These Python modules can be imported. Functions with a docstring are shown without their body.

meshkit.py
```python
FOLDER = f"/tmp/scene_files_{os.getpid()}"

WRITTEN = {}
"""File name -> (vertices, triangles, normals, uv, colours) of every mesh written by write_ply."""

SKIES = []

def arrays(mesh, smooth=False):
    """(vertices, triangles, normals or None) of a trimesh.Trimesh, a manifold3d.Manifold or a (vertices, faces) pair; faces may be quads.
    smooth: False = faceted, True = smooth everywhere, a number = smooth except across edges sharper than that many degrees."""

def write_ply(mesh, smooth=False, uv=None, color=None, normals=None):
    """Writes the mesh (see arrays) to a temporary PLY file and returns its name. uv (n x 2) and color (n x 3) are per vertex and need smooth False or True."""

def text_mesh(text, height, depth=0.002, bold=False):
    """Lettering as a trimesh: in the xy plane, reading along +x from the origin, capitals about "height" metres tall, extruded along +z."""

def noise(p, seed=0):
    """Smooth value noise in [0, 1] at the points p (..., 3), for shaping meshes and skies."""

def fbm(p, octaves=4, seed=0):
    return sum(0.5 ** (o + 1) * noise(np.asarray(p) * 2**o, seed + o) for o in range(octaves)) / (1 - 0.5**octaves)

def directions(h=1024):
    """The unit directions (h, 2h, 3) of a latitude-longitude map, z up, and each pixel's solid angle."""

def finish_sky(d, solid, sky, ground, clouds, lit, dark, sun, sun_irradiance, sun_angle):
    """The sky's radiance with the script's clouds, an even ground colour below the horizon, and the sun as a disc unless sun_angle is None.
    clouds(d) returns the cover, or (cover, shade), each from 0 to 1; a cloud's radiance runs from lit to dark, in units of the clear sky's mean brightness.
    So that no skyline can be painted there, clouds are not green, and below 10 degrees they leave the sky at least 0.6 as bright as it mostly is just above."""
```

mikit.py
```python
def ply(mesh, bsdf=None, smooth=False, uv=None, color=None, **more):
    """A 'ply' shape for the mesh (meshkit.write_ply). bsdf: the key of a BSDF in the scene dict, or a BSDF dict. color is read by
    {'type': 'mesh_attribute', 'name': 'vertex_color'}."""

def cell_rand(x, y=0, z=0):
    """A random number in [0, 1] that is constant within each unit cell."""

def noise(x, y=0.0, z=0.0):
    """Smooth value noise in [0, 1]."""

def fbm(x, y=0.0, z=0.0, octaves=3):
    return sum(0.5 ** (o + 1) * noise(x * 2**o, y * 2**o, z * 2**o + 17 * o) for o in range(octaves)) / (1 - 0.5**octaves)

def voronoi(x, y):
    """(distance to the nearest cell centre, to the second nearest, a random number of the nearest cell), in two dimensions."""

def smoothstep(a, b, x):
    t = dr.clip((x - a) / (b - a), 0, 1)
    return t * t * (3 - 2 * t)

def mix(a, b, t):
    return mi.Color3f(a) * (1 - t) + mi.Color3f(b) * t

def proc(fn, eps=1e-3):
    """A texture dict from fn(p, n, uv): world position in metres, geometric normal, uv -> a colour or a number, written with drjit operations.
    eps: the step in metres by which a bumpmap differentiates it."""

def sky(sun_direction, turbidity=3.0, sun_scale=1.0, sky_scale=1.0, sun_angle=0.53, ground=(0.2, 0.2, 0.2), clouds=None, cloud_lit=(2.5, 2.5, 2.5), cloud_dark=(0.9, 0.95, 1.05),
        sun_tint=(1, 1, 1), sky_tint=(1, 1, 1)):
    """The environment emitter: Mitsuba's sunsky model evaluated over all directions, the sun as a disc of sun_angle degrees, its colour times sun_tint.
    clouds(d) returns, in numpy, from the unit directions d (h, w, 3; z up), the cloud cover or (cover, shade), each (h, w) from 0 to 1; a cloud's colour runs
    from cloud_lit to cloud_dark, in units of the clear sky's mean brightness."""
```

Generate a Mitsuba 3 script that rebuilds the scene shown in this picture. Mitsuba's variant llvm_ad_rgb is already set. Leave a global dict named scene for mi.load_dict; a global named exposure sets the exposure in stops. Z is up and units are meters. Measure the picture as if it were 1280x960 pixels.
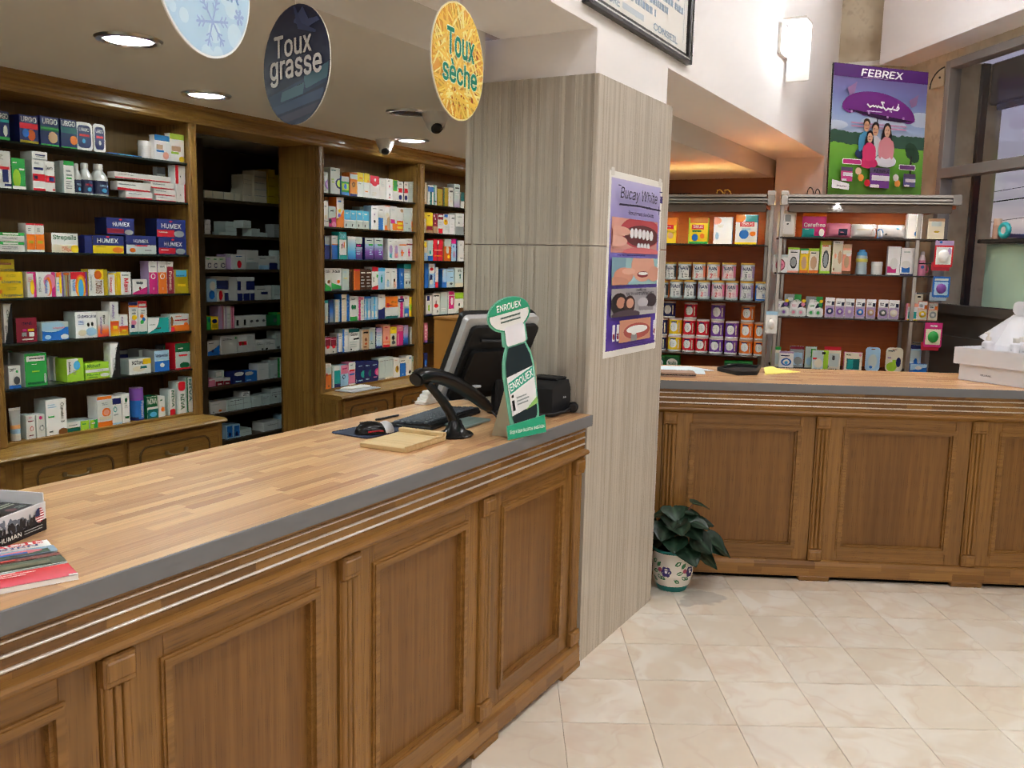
import math, random
import numpy as np, trimesh, shapely
import shapely.geometry as sg
import shapely.affinity as sa
import drjit as dr
import mitsuba as mi
import mikit, meshkit
from mikit import proc, noise, fbm, smoothstep, mix, cell_rand

random.seed(7)
rng = np.random.default_rng(7)
scene, labels = {}, {}
T = mi.ScalarTransform4f

# ---------------------------------------------------------------- camera, sky, exposure
EYE = np.array([0.0, 0.0, 1.55])
def camera_axes(pitch=-7.924, roll=1.286, yaw=29.452):
    p, r, a = np.radians([pitch, roll, yaw])
    F, R = np.array([0, np.cos(p), np.sin(p)]), np.array([1.0, 0, 0])
    U = np.cross(R, F)
    r2 = np.cos(r) * R + np.sin(r) * U
    u2 = np.cross(r2, F)
    Z = np.array([[np.cos(a), -np.sin(a), 0], [np.sin(a), np.cos(a), 0], [0, 0, 1]])
    return Z @ F, Z @ u2
FWD, UP = camera_axes()
scene['camera'] = {'type': 'perspective', 'fov': 2 * math.degrees(math.atan(640 / 1120.57)), 'fov_axis': 'x', 'near_clip': 0.05, 'far_clip': 500.0,
                   'to_world': T().look_at(origin=EYE.tolist(), target=(EYE + FWD).tolist(), up=UP.tolist())}
exposure = 0.0
def dusk_clouds(d):
    z = d[..., 2:3]
    q = np.concatenate([d[..., :2] / (np.abs(z) + 0.15), z * 0], -1) * [1.2, 3.0, 1]
    return np.clip(meshkit.fbm(q * 1.5, 4, 3) * 1.8 - 0.55, 0, 0.85)
scene['sky'] = mikit.sky((-0.6, -0.75, 0.14), turbidity=3.0, sun_scale=0.0, sky_scale=5.0, sky_tint=(1.08, 0.88, 1.25), clouds=dusk_clouds,
                         cloud_lit=(1.05, 0.93, 1.25), cloud_dark=(0.75, 0.68, 0.98))
ADDED_HALL_LAMP, DOWN_LAMP, WARM_LAMP, SCONCE = 18.5, 185.0, 3200.0, 120.0

# ---------------------------------------------------------------- helpers
def lin(c):
    if isinstance(c, str):
        c = c.lstrip('#'); c = [int(c[i:i + 2], 16) / 255 for i in (0, 2, 4)]
    c = np.asarray(c, float)
    return np.where(c < 0.04045, c / 12.92, ((c + 0.055) / 1.055) ** 2.4)
def L(c): return [float(x) for x in lin(c)]

class Frame:
    """Local axes: s along the front, t into the furniture (away from whoever faces it), z up."""
    def __init__(self, x, y, heading=0.0):
        a = math.radians(heading)
        d = np.array([math.sin(a), math.cos(a), 0]); t = np.array([-d[1], d[0], 0])
        self.o, self.d, self.t = np.array([x, y, 0.0]), d, t
        self.m = np.eye(4); self.m[:3, 0], self.m[:3, 1], self.m[:3, 3] = d, t, self.o
    def local(self, p):     # drjit point -> (s, t, z)
        x, y = p.x - float(self.o[0]), p.y - float(self.o[1])
        return x * float(self.d[0]) + y * float(self.d[1]), x * float(self.t[0]) + y * float(self.t[1]), p.z
FW = Frame(0, 0, 90)                       # s = x, t = y : plain world axes
FA = Frame(-1.385, 0, 0)                   # long counter and the pillar side
FB = Frame(-1.321, 4.232, 63.68)           # counter at the right
FS = Frame(-3.50, 0, 0)                    # shelves on the wall behind the long counter
FD = Frame(-4.20, 0, 0)                    # rack in the dark back room
FL = Frame(-1.432, 6.017, 80.9)            # display bay, formula
FR = Frame(-1.432, 6.017, 72.6)            # display bay, baby goods
FWIN = Frame(-0.51, 6.932, 142.6)          # window wall

used = {}
def key(name, parent=None):
    k = f'{parent}__{name}' if parent else name
    if k in scene or k in used:
        n = 1
        while f'{k}_{n:03d}' in scene or f'{k}_{n:03d}' in used: n += 1
        k = f'{k}_{n:03d}'
    used[k] = 1
    return k
def cat(*ms):
    ms = [m for m in ms if m is not None]
    return ms[0] if len(ms) == 1 else trimesh.util.concatenate(ms)
def put(name, mesh, mat, parent=None, fr=None, smooth=False, color=None, **more):
    k = key(name, parent)
    if fr is not None:
        mesh = mesh.copy(); mesh.apply_transform(fr.m)
    scene[k] = mikit.ply(mesh, mat, smooth=smooth, color=color, **more)
    return k
def tag(k, label=None, category=None, group=None, kind=None):
    d = {n: v for n, v in (('label', label), ('category', category), ('group', group), ('kind', kind)) if v}
    labels[k] = d
    return k
def thing(name, label, category, group=None):
    k = key(name)
    return tag(k, label, category, group)
def bx(x0, y0, z0, x1, y1, z1, b=0.0):
    if b <= 0:
        m = trimesh.creation.box(extents=(x1 - x0, y1 - y0, z1 - z0)); m.apply_translation(((x0 + x1) / 2, (y0 + y1) / 2, (z0 + z1) / 2)); return m
    pts = []
    for x, sx in ((x0, 1), (x1, -1)):
        for y, sy in ((y0, 1), (y1, -1)):
            for z, sz in ((z0, 1), (z1, -1)):
                pts += [(x + sx * b, y, z), (x, y + sy * b, z), (x, y, z + sz * b)] if False else [(x, y + sy * b, z + sz * b), (x + sx * b, y, z + sz * b), (x + sx * b, y + sy * b, z)]
    return trimesh.convex.convex_hull(np.array(pts))
def prism(poly, h, z=0.0):
    """polygon in xy extruded up from z."""
    g = poly if hasattr(poly, 'geom_type') else sg.Polygon(poly)
    ms = [trimesh.creation.extrude_polygon(q, h, engine='earcut') for q in getattr(g, 'geoms', [g])]
    m = cat(*ms); m.apply_translation((0, 0, z)); return m
def facing(poly, th, t0=0.0):
    """polygon drawn in (s, z), extruded into the wall from t0 by th."""
    m = prism(poly, th)
    v = m.vertices.copy(); m.vertices = np.c_[v[:, 0], t0 + th - v[:, 2], v[:, 1]]
    return m
def profile(pts, s0, s1):
    """closed (t, z) outline swept along s."""
    m = prism(pts, s1 - s0)
    v = m.vertices.copy(); m.vertices = np.c_[s0 + v[:, 2], v[:, 0], v[:, 1]]
    return m
def lathe(rz, n=24, at=(0, 0, 0)):
    m = trimesh.creation.revolve(np.array(rz, float), sections=n); m.apply_translation(at); return m
def tube(pts, r, n=8, closed=False):
    p = np.asarray(pts, float)
    if np.ndim(r) == 0: p = p[np.r_[True, np.linalg.norm(np.diff(p, axis=0), axis=1) > 1e-6]]
    rr = np.broadcast_to(r, (len(p),)).astype(float)
    t = np.gradient(p, axis=0); t /= np.linalg.norm(t, axis=1, keepdims=True) + 1e-12
    a = np.cross(t, [0.13, 0.21, 0.97]); bad = np.linalg.norm(a, axis=1) < 0.1
    a[bad] = np.cross(t[bad], [1, 0, 0.1]); a /= np.linalg.norm(a, axis=1, keepdims=True)
    b = np.cross(t, a); th = np.arange(n) * 2 * np.pi / n
    v = p[:, None] + rr[:, None, None] * (np.cos(th)[None, :, None] * a[:, None] + np.sin(th)[None, :, None] * b[:, None])
    f = []
    for i in range(len(p) - 1):
        for j in range(n):
            q = [i * n + j, i * n + (j + 1) % n, (i + 1) * n + (j + 1) % n, (i + 1) * n + j]
            f += [[q[0], q[1], q[2]], [q[0], q[2], q[3]]]
    V = v.reshape(-1, 3); c0, c1 = len(V), len(V) + 1
    V = np.vstack([V, p[0], p[-1]])
    for j in range(n):
        f += [[c0, (j + 1) % n, j], [c1, (len(p) - 1) * n + j, (len(p) - 1) * n + (j + 1) % n]]
    m = trimesh.Trimesh(V, f, process=False); m.fix_normals(); return m
def bez(*p, n=16):
    t = np.linspace(0, 1, n)[:, None]; p = np.asarray(p, float)
    if len(p) == 3: return (1 - t) ** 2 * p[0] + 2 * t * (1 - t) * p[1] + t * t * p[2]
    return (1 - t) ** 3 * p[0] + 3 * t * (1 - t) ** 2 * p[1] + 3 * t * t * (1 - t) * p[2] + t ** 3 * p[3]
def rrect(x0, y0, x1, y1, r, n=5):
    return sg.box(x0 + r, y0 + r, x1 - r, y1 - r).buffer(r, quad_segs=n)

# ---------------------------------------------------------------- flat print
COL = dict(w='#eeeeea', W='#ffffff', s='#c9d6d2', i='#e9e0c8', e='#9aa0a0', E='#4b4f52', k='#15171a', r='#cf2231', R='#7a1c2c', p='#e58aa6', m='#c82a78', o='#ec7a26', O='#c4571d', a='#f2a58a',
           y='#f0cc22', Y='#b59a20', l='#a4cf38', g='#2f9b46', G='#155c38', t='#1f9a95', T='#10605f', c='#4fb3e2', q='#a9cfe8', b='#2568b8', n='#1c2458', N='#0f1638', v='#7a4b9e', V='#b79bc4', u='#7a4a28', U='#3d2418', h='#c9a27e')
_glyph = {}
def text2d(txt, bold=False):
    if (txt, bold) not in _glyph:
        m = meshkit.text_mesh(txt, 1.0, 0.01, bold)
        f = m.faces[m.face_normals[:, 2] > 0.9]
        idx, inv = np.unique(f, return_inverse=True)
        v = m.vertices[idx][:, :2]
        v = (v - v.min(0)) / np.maximum(np.ptp(v, axis=0), 1e-6)
        _glyph[(txt, bold)] = (v, inv.reshape(-1, 3))
    return _glyph[(txt, bold)]
def tri2d(g):
    v, f, n = [], [], 0
    for q in getattr(g, 'geoms', [g]):
        if q.geom_type != 'Polygon' or q.is_empty: continue
        a, b = trimesh.creation.triangulate_polygon(q, engine='earcut')
        v.append(a); f.append(b + n); n += len(a)
    return (np.vstack(v), np.vstack(f)) if v else (np.zeros((0, 2)), np.zeros((0, 3), int))
class Print:
    """coloured flat shapes on a (u, v) sheet of size w x h, each layer a fraction of a millimetre proud of the one below."""
    def __init__(self, w, h, step=0.0004):
        self.w, self.h, self.step, self.n = w, h, step, 1
        self.v, self.f, self.c, self.k = [], [], [], 0
    def raw(self, v, f, c, layer=None):
        if not len(v): return
        if layer is None: layer = self.n; self.n += 1
        v = np.asarray(v, float); f = np.asarray(f, int)
        a, b, d = v[f[:, 0]], v[f[:, 1]], v[f[:, 2]]
        neg = (b[:, 0] - a[:, 0]) * (d[:, 1] - a[:, 1]) - (b[:, 1] - a[:, 1]) * (d[:, 0] - a[:, 0]) < 0
        f = np.where(neg[:, None], f[:, ::-1], f)
        self.v.append(np.c_[v[:, 0] * self.w, np.full(len(v), -self.step * layer), v[:, 1] * self.h]); self.f.append(f + self.k); self.k += len(v)
        c = lin(COL.get(c, c) if isinstance(c, str) else c)
        self.c.append(np.broadcast_to(c, (len(v), 3)))
    def poly(self, g, c, layer=None): self.raw(*tri2d(g if hasattr(g, 'geom_type') else sg.Polygon(g).buffer(0)), c, layer)
    def rect(self, x0, y0, x1, y1, c, layer=None): self.raw([(x0, y0), (x1, y0), (x1, y1), (x0, y1)], [(0, 1, 2), (0, 2, 3)], c, layer)
    def ell(self, cx, cy, rx, ry, c, layer=None, n=18):
        a = np.arange(n) * 2 * np.pi / n
        self.raw(np.c_[cx + rx * np.cos(a), cy + ry * np.sin(a)], [(0, i, i + 1) for i in range(1, n - 1)], c, layer)
    def grad(self, x0, y0, x1, y1, cols, layer=None, vertical=True):
        n = len(cols); tt = np.linspace(0, 1, n); v, c, f = [], [], []
        for i, t in enumerate(tt):
            v += [(x0, y0 + (y1 - y0) * t), (x1, y0 + (y1 - y0) * t)] if vertical else [(x0 + (x1 - x0) * t, y0), (x0 + (x1 - x0) * t, y1)]
            c += [lin(COL.get(cols[i], cols[i]))] * 2
            if i: f += [(2 * i - 2, 2 * i - 1, 2 * i + 1), (2 * i - 2, 2 * i + 1, 2 * i)]
        self.raw(v, f, (0, 0, 0), layer); self.c[-1] = np.array(c)
    def text(self, txt, x0, y0, x1, y1, c, bold=True, vert=False, shear=0.0, layer=None, rot=0.0):
        v, f = text2d(txt, bold)
        if vert: v = np.c_[v[:, 1], 1 - v[:, 0]]
        u = np.c_[x0 + v[:, 0] * (x1 - x0) + shear * v[:, 1] * (y1 - y0), y0 + v[:, 1] * (y1 - y0)]
        if rot:
            m = np.array([(x0 + x1) / 2, (y0 + y1) / 2]); q = (u - m) * [self.w, self.h]; a = math.radians(rot)
            u = m + q @ np.array([[math.cos(a), math.sin(a)], [-math.sin(a), math.cos(a)]]) / [self.w, self.h]
        self.raw(u, f, c, layer)
    def lines(self, x0, y0, x1, y1, n, c, fill=0.4, seed=0):
        r = random.Random(seed * 31 + n); st = (y1 - y0) / n; ly = self.n; self.n += 1
        for i in range(n):
            y = y1 - (i + 0.7) * st
            self.rect(x0, y, x0 + (x1 - x0) * (0.55 + 0.45 * r.random()), y + st * fill, c, ly)
    def mesh(self):
        m = trimesh.Trimesh(np.vstack(self.v), np.vstack(self.f), process=False)
        return m, np.vstack(self.c)
def num(s): return [float(x) for x in s]
def run_spec(P, spec):
    for i, tk in enumerate(spec.split('|')[1:]):
        op, a = tk[0], tk[1:].split(',')
        if op == 'T': P.rect(0, 1 - float(a[0]), 1, 1, a[1])
        elif op == 'B': P.rect(0, 0, 1, float(a[0]), a[1])
        elif op == 'L': P.rect(0, 0, float(a[0]), 1, a[1])
        elif op == 'Q': P.rect(1 - float(a[0]), 0, 1, 1, a[1])
        elif op == 'M': P.rect(0, float(a[0]), 1, float(a[1]), a[2])
        elif op == 'N': P.rect(float(a[0]), 0, float(a[1]), 1, a[2])
        elif op == 'R': P.rect(*num(a[:4]), a[4])
        elif op in 'EO':
            cx, cy, rx, ry = num(a[:4]); sheet = sg.box(0, 0, 1, 1)
            if cx - rx < 0 or cx + rx > 1 or cy - ry < 0 or cy + ry > 1:
                full = lambda q: sa.translate(sa.scale(sg.Point(0, 0).buffer(1, quad_segs=5), rx * q, ry * q), cx, cy).intersection(sheet)
                P.poly(full(1), a[4])
                if op == 'O': P.poly(full(.68), a[5])
            else:
                P.ell(cx, cy, rx, ry, a[4])
                if op == 'O': P.ell(cx, cy, rx * .68, ry * .68, a[5])
        elif op == 'D': P.poly([(0, 0), (1, 0), (1, float(a[1])), (0, float(a[0]))], a[2])
        elif op == 'C': P.poly([(1, 0), (1, 1), (float(a[0]), 1), (0.5, 0.62), (0.38, 0.3), (0.0, 0)], a[1])
        elif op == 'X': P.text(a[0], *num(a[1:5]), a[5])
        elif op == 'V': P.text(a[0], *num(a[1:5]), a[5], vert=True)
        elif op == 'S': P.lines(*num(a[:4]), int(a[4]), a[5], seed=len(spec) + i)
        elif op == 'G': P.grad(0, float(a[0]), 1, float(a[1]), a[2:])
def printed_box(w, d, h, spec, side=None):
    """a carton standing on z = 0 with its printed front at t = 0: (mesh, colours)."""
    base = spec.split('|')[0]
    front, sd = (base.split('/') + [None])[:2]
    if sd is None: sd = front
    b = trimesh.creation.box(extents=(w, d, h)); b.apply_translation((w / 2, d / 2, h / 2))
    v = b.vertices[b.faces].reshape(-1, 3); f = np.arange(len(v)).reshape(-1, 3)
    nrm = np.repeat(b.face_normals, 3, 0)
    c = np.where((nrm[:, 1] < -0.5)[:, None], lin(COL[front]), lin(COL[sd]))
    P = Print(w, h); run_spec(P, spec)
    if not P.v: return trimesh.Trimesh(v, f, process=False), c
    m, pc = P.mesh()
    return trimesh.Trimesh(np.vstack([v, m.vertices]), np.vstack([f, m.faces + len(v)]), process=False), np.vstack([c, pc])

# ---------------------------------------------------------------- materials
def mat(name, base, rough=0.5, spec=0.5, metallic=0.0, bump=None, bump_scale=0.001, **kw):
    col = base if isinstance(base, dict) else {'type': 'rgb', 'value': L(base)}
    b = {'type': 'principled', 'base_color': col, 'roughness': rough, 'specular': spec, 'metallic': metallic, **kw}
    if bump: b = {'type': 'bumpmap', 'arbitrary': proc(bump, 8e-4), 'scale': bump_scale, 'nested_bsdf': b}
    scene[name] = {'type': 'twosided', 'bsdf': b} if not bump else {'type': 'twosided', 'bsdf': b}
    return name
def C3(c): return mi.Color3f(*L(c))
def wood(fr, axis, light, mid, dark, fine=1.0):
    """grain running along 'axis' (0 = s, 1 = t, 2 = z) of the frame"""
    a, b, c = C3(light), C3(mid), C3(dark)
    def fn(p, n, uv):
        q = list(fr.local(p))
        g = q.pop(axis); x, y = q
        warp = 0.02 * (fbm(x * 3, y * 3, g * 1.3) - 0.5)
        st = fbm((x + warp) * 95 * fine, (y + warp) * 95 * fine, g * 2.2, 3)
        big = noise((x + warp) * 11, y * 11, g * 0.7)
        pore = noise(x * 520, y * 520, g * 14)
        col = mix(a, b, smoothstep(0.2, 0.8, st))
        col = mix(col, c, smoothstep(0.35, 0.95, big) * 0.45)
        return mix(col, c, smoothstep(0.62, 0.95, pore) * 0.5)
    return proc(fn)
def staves(fr, axis, across, width, length, tones, grain=0.35):
    cs = [C3(c) for c in tones]
    def fn(p, n, uv):
        q = fr.local(p); g, x = q[axis], q[across]
        row = dr.floor(x / width)
        off = cell_rand(row, 3) * length
        col_i = dr.floor((g + off) / length)
        r1 = cell_rand(row, col_i, 7); r2 = cell_rand(row, col_i, 11)
        split = cell_rand(row, col_i, 5) * 0.5 + 0.25
        r1 = dr.select((g + off) / length - col_i > split, r2, r1)
        k = r1 * (len(cs) - 1)
        out = cs[0]
        for i in range(1, len(cs)): out = mix(out, cs[i], dr.clip(k - (i - 1), 0, 1))
        st = fbm(x * 260, g * 4 + r1 * 31, r1 * 9, 3)
        return out * (1 - grain + 2 * grain * (1 - st))
    return proc(fn)
OAK = ('#7d5729', '#6e4820', '#4c2f14')
mat('oak_panel', wood(FA, 2, *OAK), 0.42, 0.4)
mat('oak_rail_a', wood(FA, 0, '#8d6430', '#7a5425', '#573818'), 0.38, 0.45)
mat('oak_rail_b', wood(FB, 0, '#8d6430', '#7a5425', '#573818'), 0.38, 0.45)
mat('oak_stile', wood(FA, 2, '#8d6430', '#7a5425', '#573818'), 0.38, 0.45)
ST = ('#684520', '#7a5326', '#8b6331', '#724b22', '#946c38')
mat('stave_a', staves(FA, 0, 2, 0.031, 0.36, ST, 0.25), 0.36, 0.45)
mat('stave_b', staves(FB, 0, 2, 0.031, 0.36, ST, 0.25), 0.36, 0.45)
WT = ('#aa7f5a', '#bd9369', '#c79f73', '#b18660', '#c1976e', '#a87b5a')
mat('top_a', staves(FA, 0, 1, 0.029, 0.52, WT, 0.2), 0.3, 0.5)
mat('top_b', staves(FB, 0, 1, 0.029, 0.52, WT, 0.2), 0.26, 0.5)
mat('oak_shelf', wood(FS, 2, '#8a6631', '#735026', '#523619'), 0.4, 0.4)
mat('oak_shelf_rail', wood(FS, 0, '#8d6932', '#785428', '#56391a'), 0.34, 0.45)
mat('oak_back', wood(FS, 2, '#5f4423', '#51391c', '#3b2a14'), 0.45, 0.35)
mat('mahogany', wood(FR, 0, '#c0642b', '#b65a25', '#9e4c1e'), 0.4, 0.4)
mat('fibreboard', '#a8702f', 0.6, 0.3)
mat('fibre_dark', '#6b4a2c', 0.6, 0.3)
mat('pale_wood', wood(FA, 1, '#cfb384', '#c4a573', '#a98a5a'), 0.55, 0.3)
mat('canopy_brown', '#5f5248', 0.35, 0.5, 0.3)
mat('grey_band', '#6d6d6e', 0.45, 0.4)
mat('alu', '#b9b5b0', 0.3, 0.5, 0.9)
mat('chrome', '#d8d8d8', 0.15, 0.5, 1.0)
mat('bright_metal', '#e9e6df', 0.28, 0.5, 0.75)
mat('brass_dark', '#8d7a58', 0.3, 0.5, 0.9)
mat('dark_glass', '#0c1310', 0.12, 0.6)
mat('smoke_shelf', '#241c16', 0.2, 0.5)
mat('black_gloss', '#0b0c0e', 0.2, 0.35)
mat('key_top', '#4c535b', 0.4, 0.4)
mat('black_matt', '#131416', 0.5, 0.35)
mat('dark_plastic', '#1d1f22', 0.45, 0.4)
mat('silver', '#c6c7ca', 0.4, 0.5, 0.3)
mat('white_plastic', '#d9d6cf', 0.4, 0.4)
mat('paper_white', '#e8e6e0', 0.7, 0.2)
mat('white_card', '#dfe0e4', 0.5, 0.35)
mat('yellow_paper', '#efe27a', 0.7, 0.2)
mat('grey_frame', '#8f8a86', 0.45, 0.5, 0.3)
mat('dark_panel', '#4b4843', 0.55, 0.3)
mat('black_gap', '#060606', 0.9, 0.1)
mat('grout', '#a89a86', 0.9, 0.1)
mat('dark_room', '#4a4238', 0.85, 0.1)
mat('brown_wall', '#6d5344', 0.8, 0.15)  # brown carries the dim shade behind the formula bay in its colour
def paint(c, amp=0.03):
    a, b = C3(c), lin(c) * (1 - amp * 3)
    b = mi.Color3f(*[float(x) for x in b])
    return proc(lambda p, n, uv: mix(a, b, fbm(p.x * 2.1, p.y * 2.1, p.z * 2.1, 3) * 0.8))
mat('paint_white', paint('#efecea', 0.015), 0.8, 0.2)
mat('paint_shop', paint('#c4bfb6', 0.02), 0.85, 0.15)
mat('paint_ceiling', paint('#cdc8bf', 0.015), 0.85, 0.15)
def stone_fn(p, n, uv):
    f = fbm(p.x * 4 + p.z, p.y * 4, p.z * 3.1, 4)
    g = fbm(p.x * 23, p.y * 23, p.z * 17, 3)
    c = mix(C3('#cfc3ab'), C3('#b7a78c'), smoothstep(0.35, 0.7, f))
    return mix(c, C3('#a8977b'), smoothstep(0.55, 0.8, g) * 0.4)
mat('stone', proc(stone_fn), 0.6, 0.3)
TU, TT, TU0, TT0 = 0.298, 0.3205, 0.22, 2.8495
TILE = Frame(0, 0, -29.93)
def tile_fn(p, n, uv):
    t, s, z = TILE.local(p); u = -s
    iu, it = dr.floor((u - TU0) / TU), dr.floor((t - TT0) / TT)
    r = cell_rand(iu, it, 1)
    ox, oy = cell_rand(iu, it, 2) * 40, cell_rand(iu, it, 3) * 40
    x, y = u * 5 + ox, t * 5 + oy
    wv = fbm(x, y, 2.0, 3)
    f = fbm(x * 0.8 + wv * 2.2, y * 0.8 + wv * 1.5, r * 7, 4)
    c = mix(C3('#ede6d8'), C3('#e4d9c6'), smoothstep(0.38, 0.62, f))
    vein = 1 - dr.abs(fbm(x * 0.9 + wv * 1.7, y * 0.9 - wv, 5.0, 4) - 0.5) * 18
    c = mix(c, C3('#cbb09a'), dr.clip(vein, 0, 1) * 0.2)
    c = mix(c, C3('#dcc4ae'), smoothstep(0.6, 0.8, fbm(x * 1.4, y * 1.4, 9.0, 3)) * 0.3)
    dark_patch = smoothstep(0.50, 0.62, fbm(p.x * 9, p.y * 9, 3.0, 3) + 0.26 - 3.2 * dr.sqrt(dr.square(p.x + 1.18) + dr.square(p.y - 3.93)))
    c = c * (1 - 0.30 * dark_patch)  # irregular darker patch on the tiles beside the pot
    return c * (0.96 + 0.06 * r)
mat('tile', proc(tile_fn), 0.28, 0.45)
def clad_fn(p, n, uv):
    s = p.y * 1.0 + p.x * 1.0
    st = noise(s * 150, 3.0, p.z * 0.6); st2 = noise(s * 420, 8.0, p.z * 1.5); sp = fbm(s * 60, p.z * 7, 4.0, 3)
    c = mix(C3('#bdb4a6'), C3('#aea494'), smoothstep(0.3, 0.75, st))
    c = mix(c, C3('#9c9282'), smoothstep(0.6, 0.95, st2) * 0.4)
    return mix(c, C3('#c6beb1'), smoothstep(0.55, 0.8, sp) * 0.3)
mat('cladding', proc(clad_fn), 0.55, 0.3)
def rib_fn(p, n, uv):
    s = p.y * 1.0 + p.x * 1.0
    w = 0.0128; k = dr.floor(s / w); r = cell_rand(k, 5)
    c = mix(C3('#b9b1a2'), C3('#a0978a'), r)
    st2 = noise(s * 420, 8.0, p.z * 1.5)
    return mix(c, C3('#8b8273'), smoothstep(0.55, 0.95, st2) * 0.5)
mat('cladding_rib', proc(rib_fn), 0.55, 0.3)
scene['ink'] = {'type': 'twosided', 'bsdf': {'type': 'principled', 'base_color': {'type': 'mesh_attribute', 'name': 'vertex_color'}, 'roughness': 0.42, 'specular': 0.4}}
scene['ink_matt'] = {'type': 'twosided', 'bsdf': {'type': 'principled', 'base_color': {'type': 'mesh_attribute', 'name': 'vertex_color'}, 'roughness': 0.65, 'specular': 0.25}}
scene['pane'] = {'type': 'thindielectric', 'int_ior': 1.5}
scene['clear_plastic'] = {'type': 'twosided', 'bsdf': {'type': 'principled', 'base_color': {'type': 'rgb', 'value': L('#cfdbe2')}, 'roughness': 0.18, 'specular': 0.6}}
_solid = {}
def solid(c, rough=0.45):
    c = COL.get(c, c); k = f'paint_{c[1:]}_{int(rough * 100)}'
    if k not in scene: mat(k, c, rough, 0.4)
    return k

# ---------------------------------------------------------------- the setting
def struct(name, mesh, m, parent=None, fr=None, smooth=False, label=None):
    k = put(name, mesh, m, parent, fr, smooth)
    if parent is None: tag(k, label, None, None, 'structure')
    elif label: tag(k, label)
    return k
ZC, ZS, ZH, XU = 2.372, 2.235, 4.30, -1.40
# floor: slab in grout colour with every tile its own piece
fl = struct('floor', bx(-6.2, -3.2, -0.12, 4.2, 8.6, -0.004), 'grout', label='cream marble tile floor with thin dark joints')
room = sg.Polygon([(-1.34, -0.6), (3.5, -0.6), (3.5, 1.75), (-0.35, 6.78), (-1.2, 6.78), (-2.2, 3.82), (-1.355, 3.80), (-1.355, 0)])
g = 0.0011
tiles = []
for i in range(-6, 16):
    for j in range(-13, 12):
        u0, t0 = TU0 + i * TU, TT0 + j * TT
        q = [(-t, -u) for u, t in ((u0 + g, t0 + g), (u0 + TU - g, t0 + g), (u0 + TU - g, t0 + TT - g), (u0 + g, t0 + TT - g))]
        w = [tuple((TILE.d * a + TILE.t * b)[:2]) for a, b in ((-x, y) for x, y in q)]
        pl = sg.Polygon(w)
        c = pl.centroid
        if pl.intersection(room).area > 0.02 * pl.area: tiles.append(((c.x ** 2 + c.y ** 2), w))
tiles.sort(key=lambda x: x[0])
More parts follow.
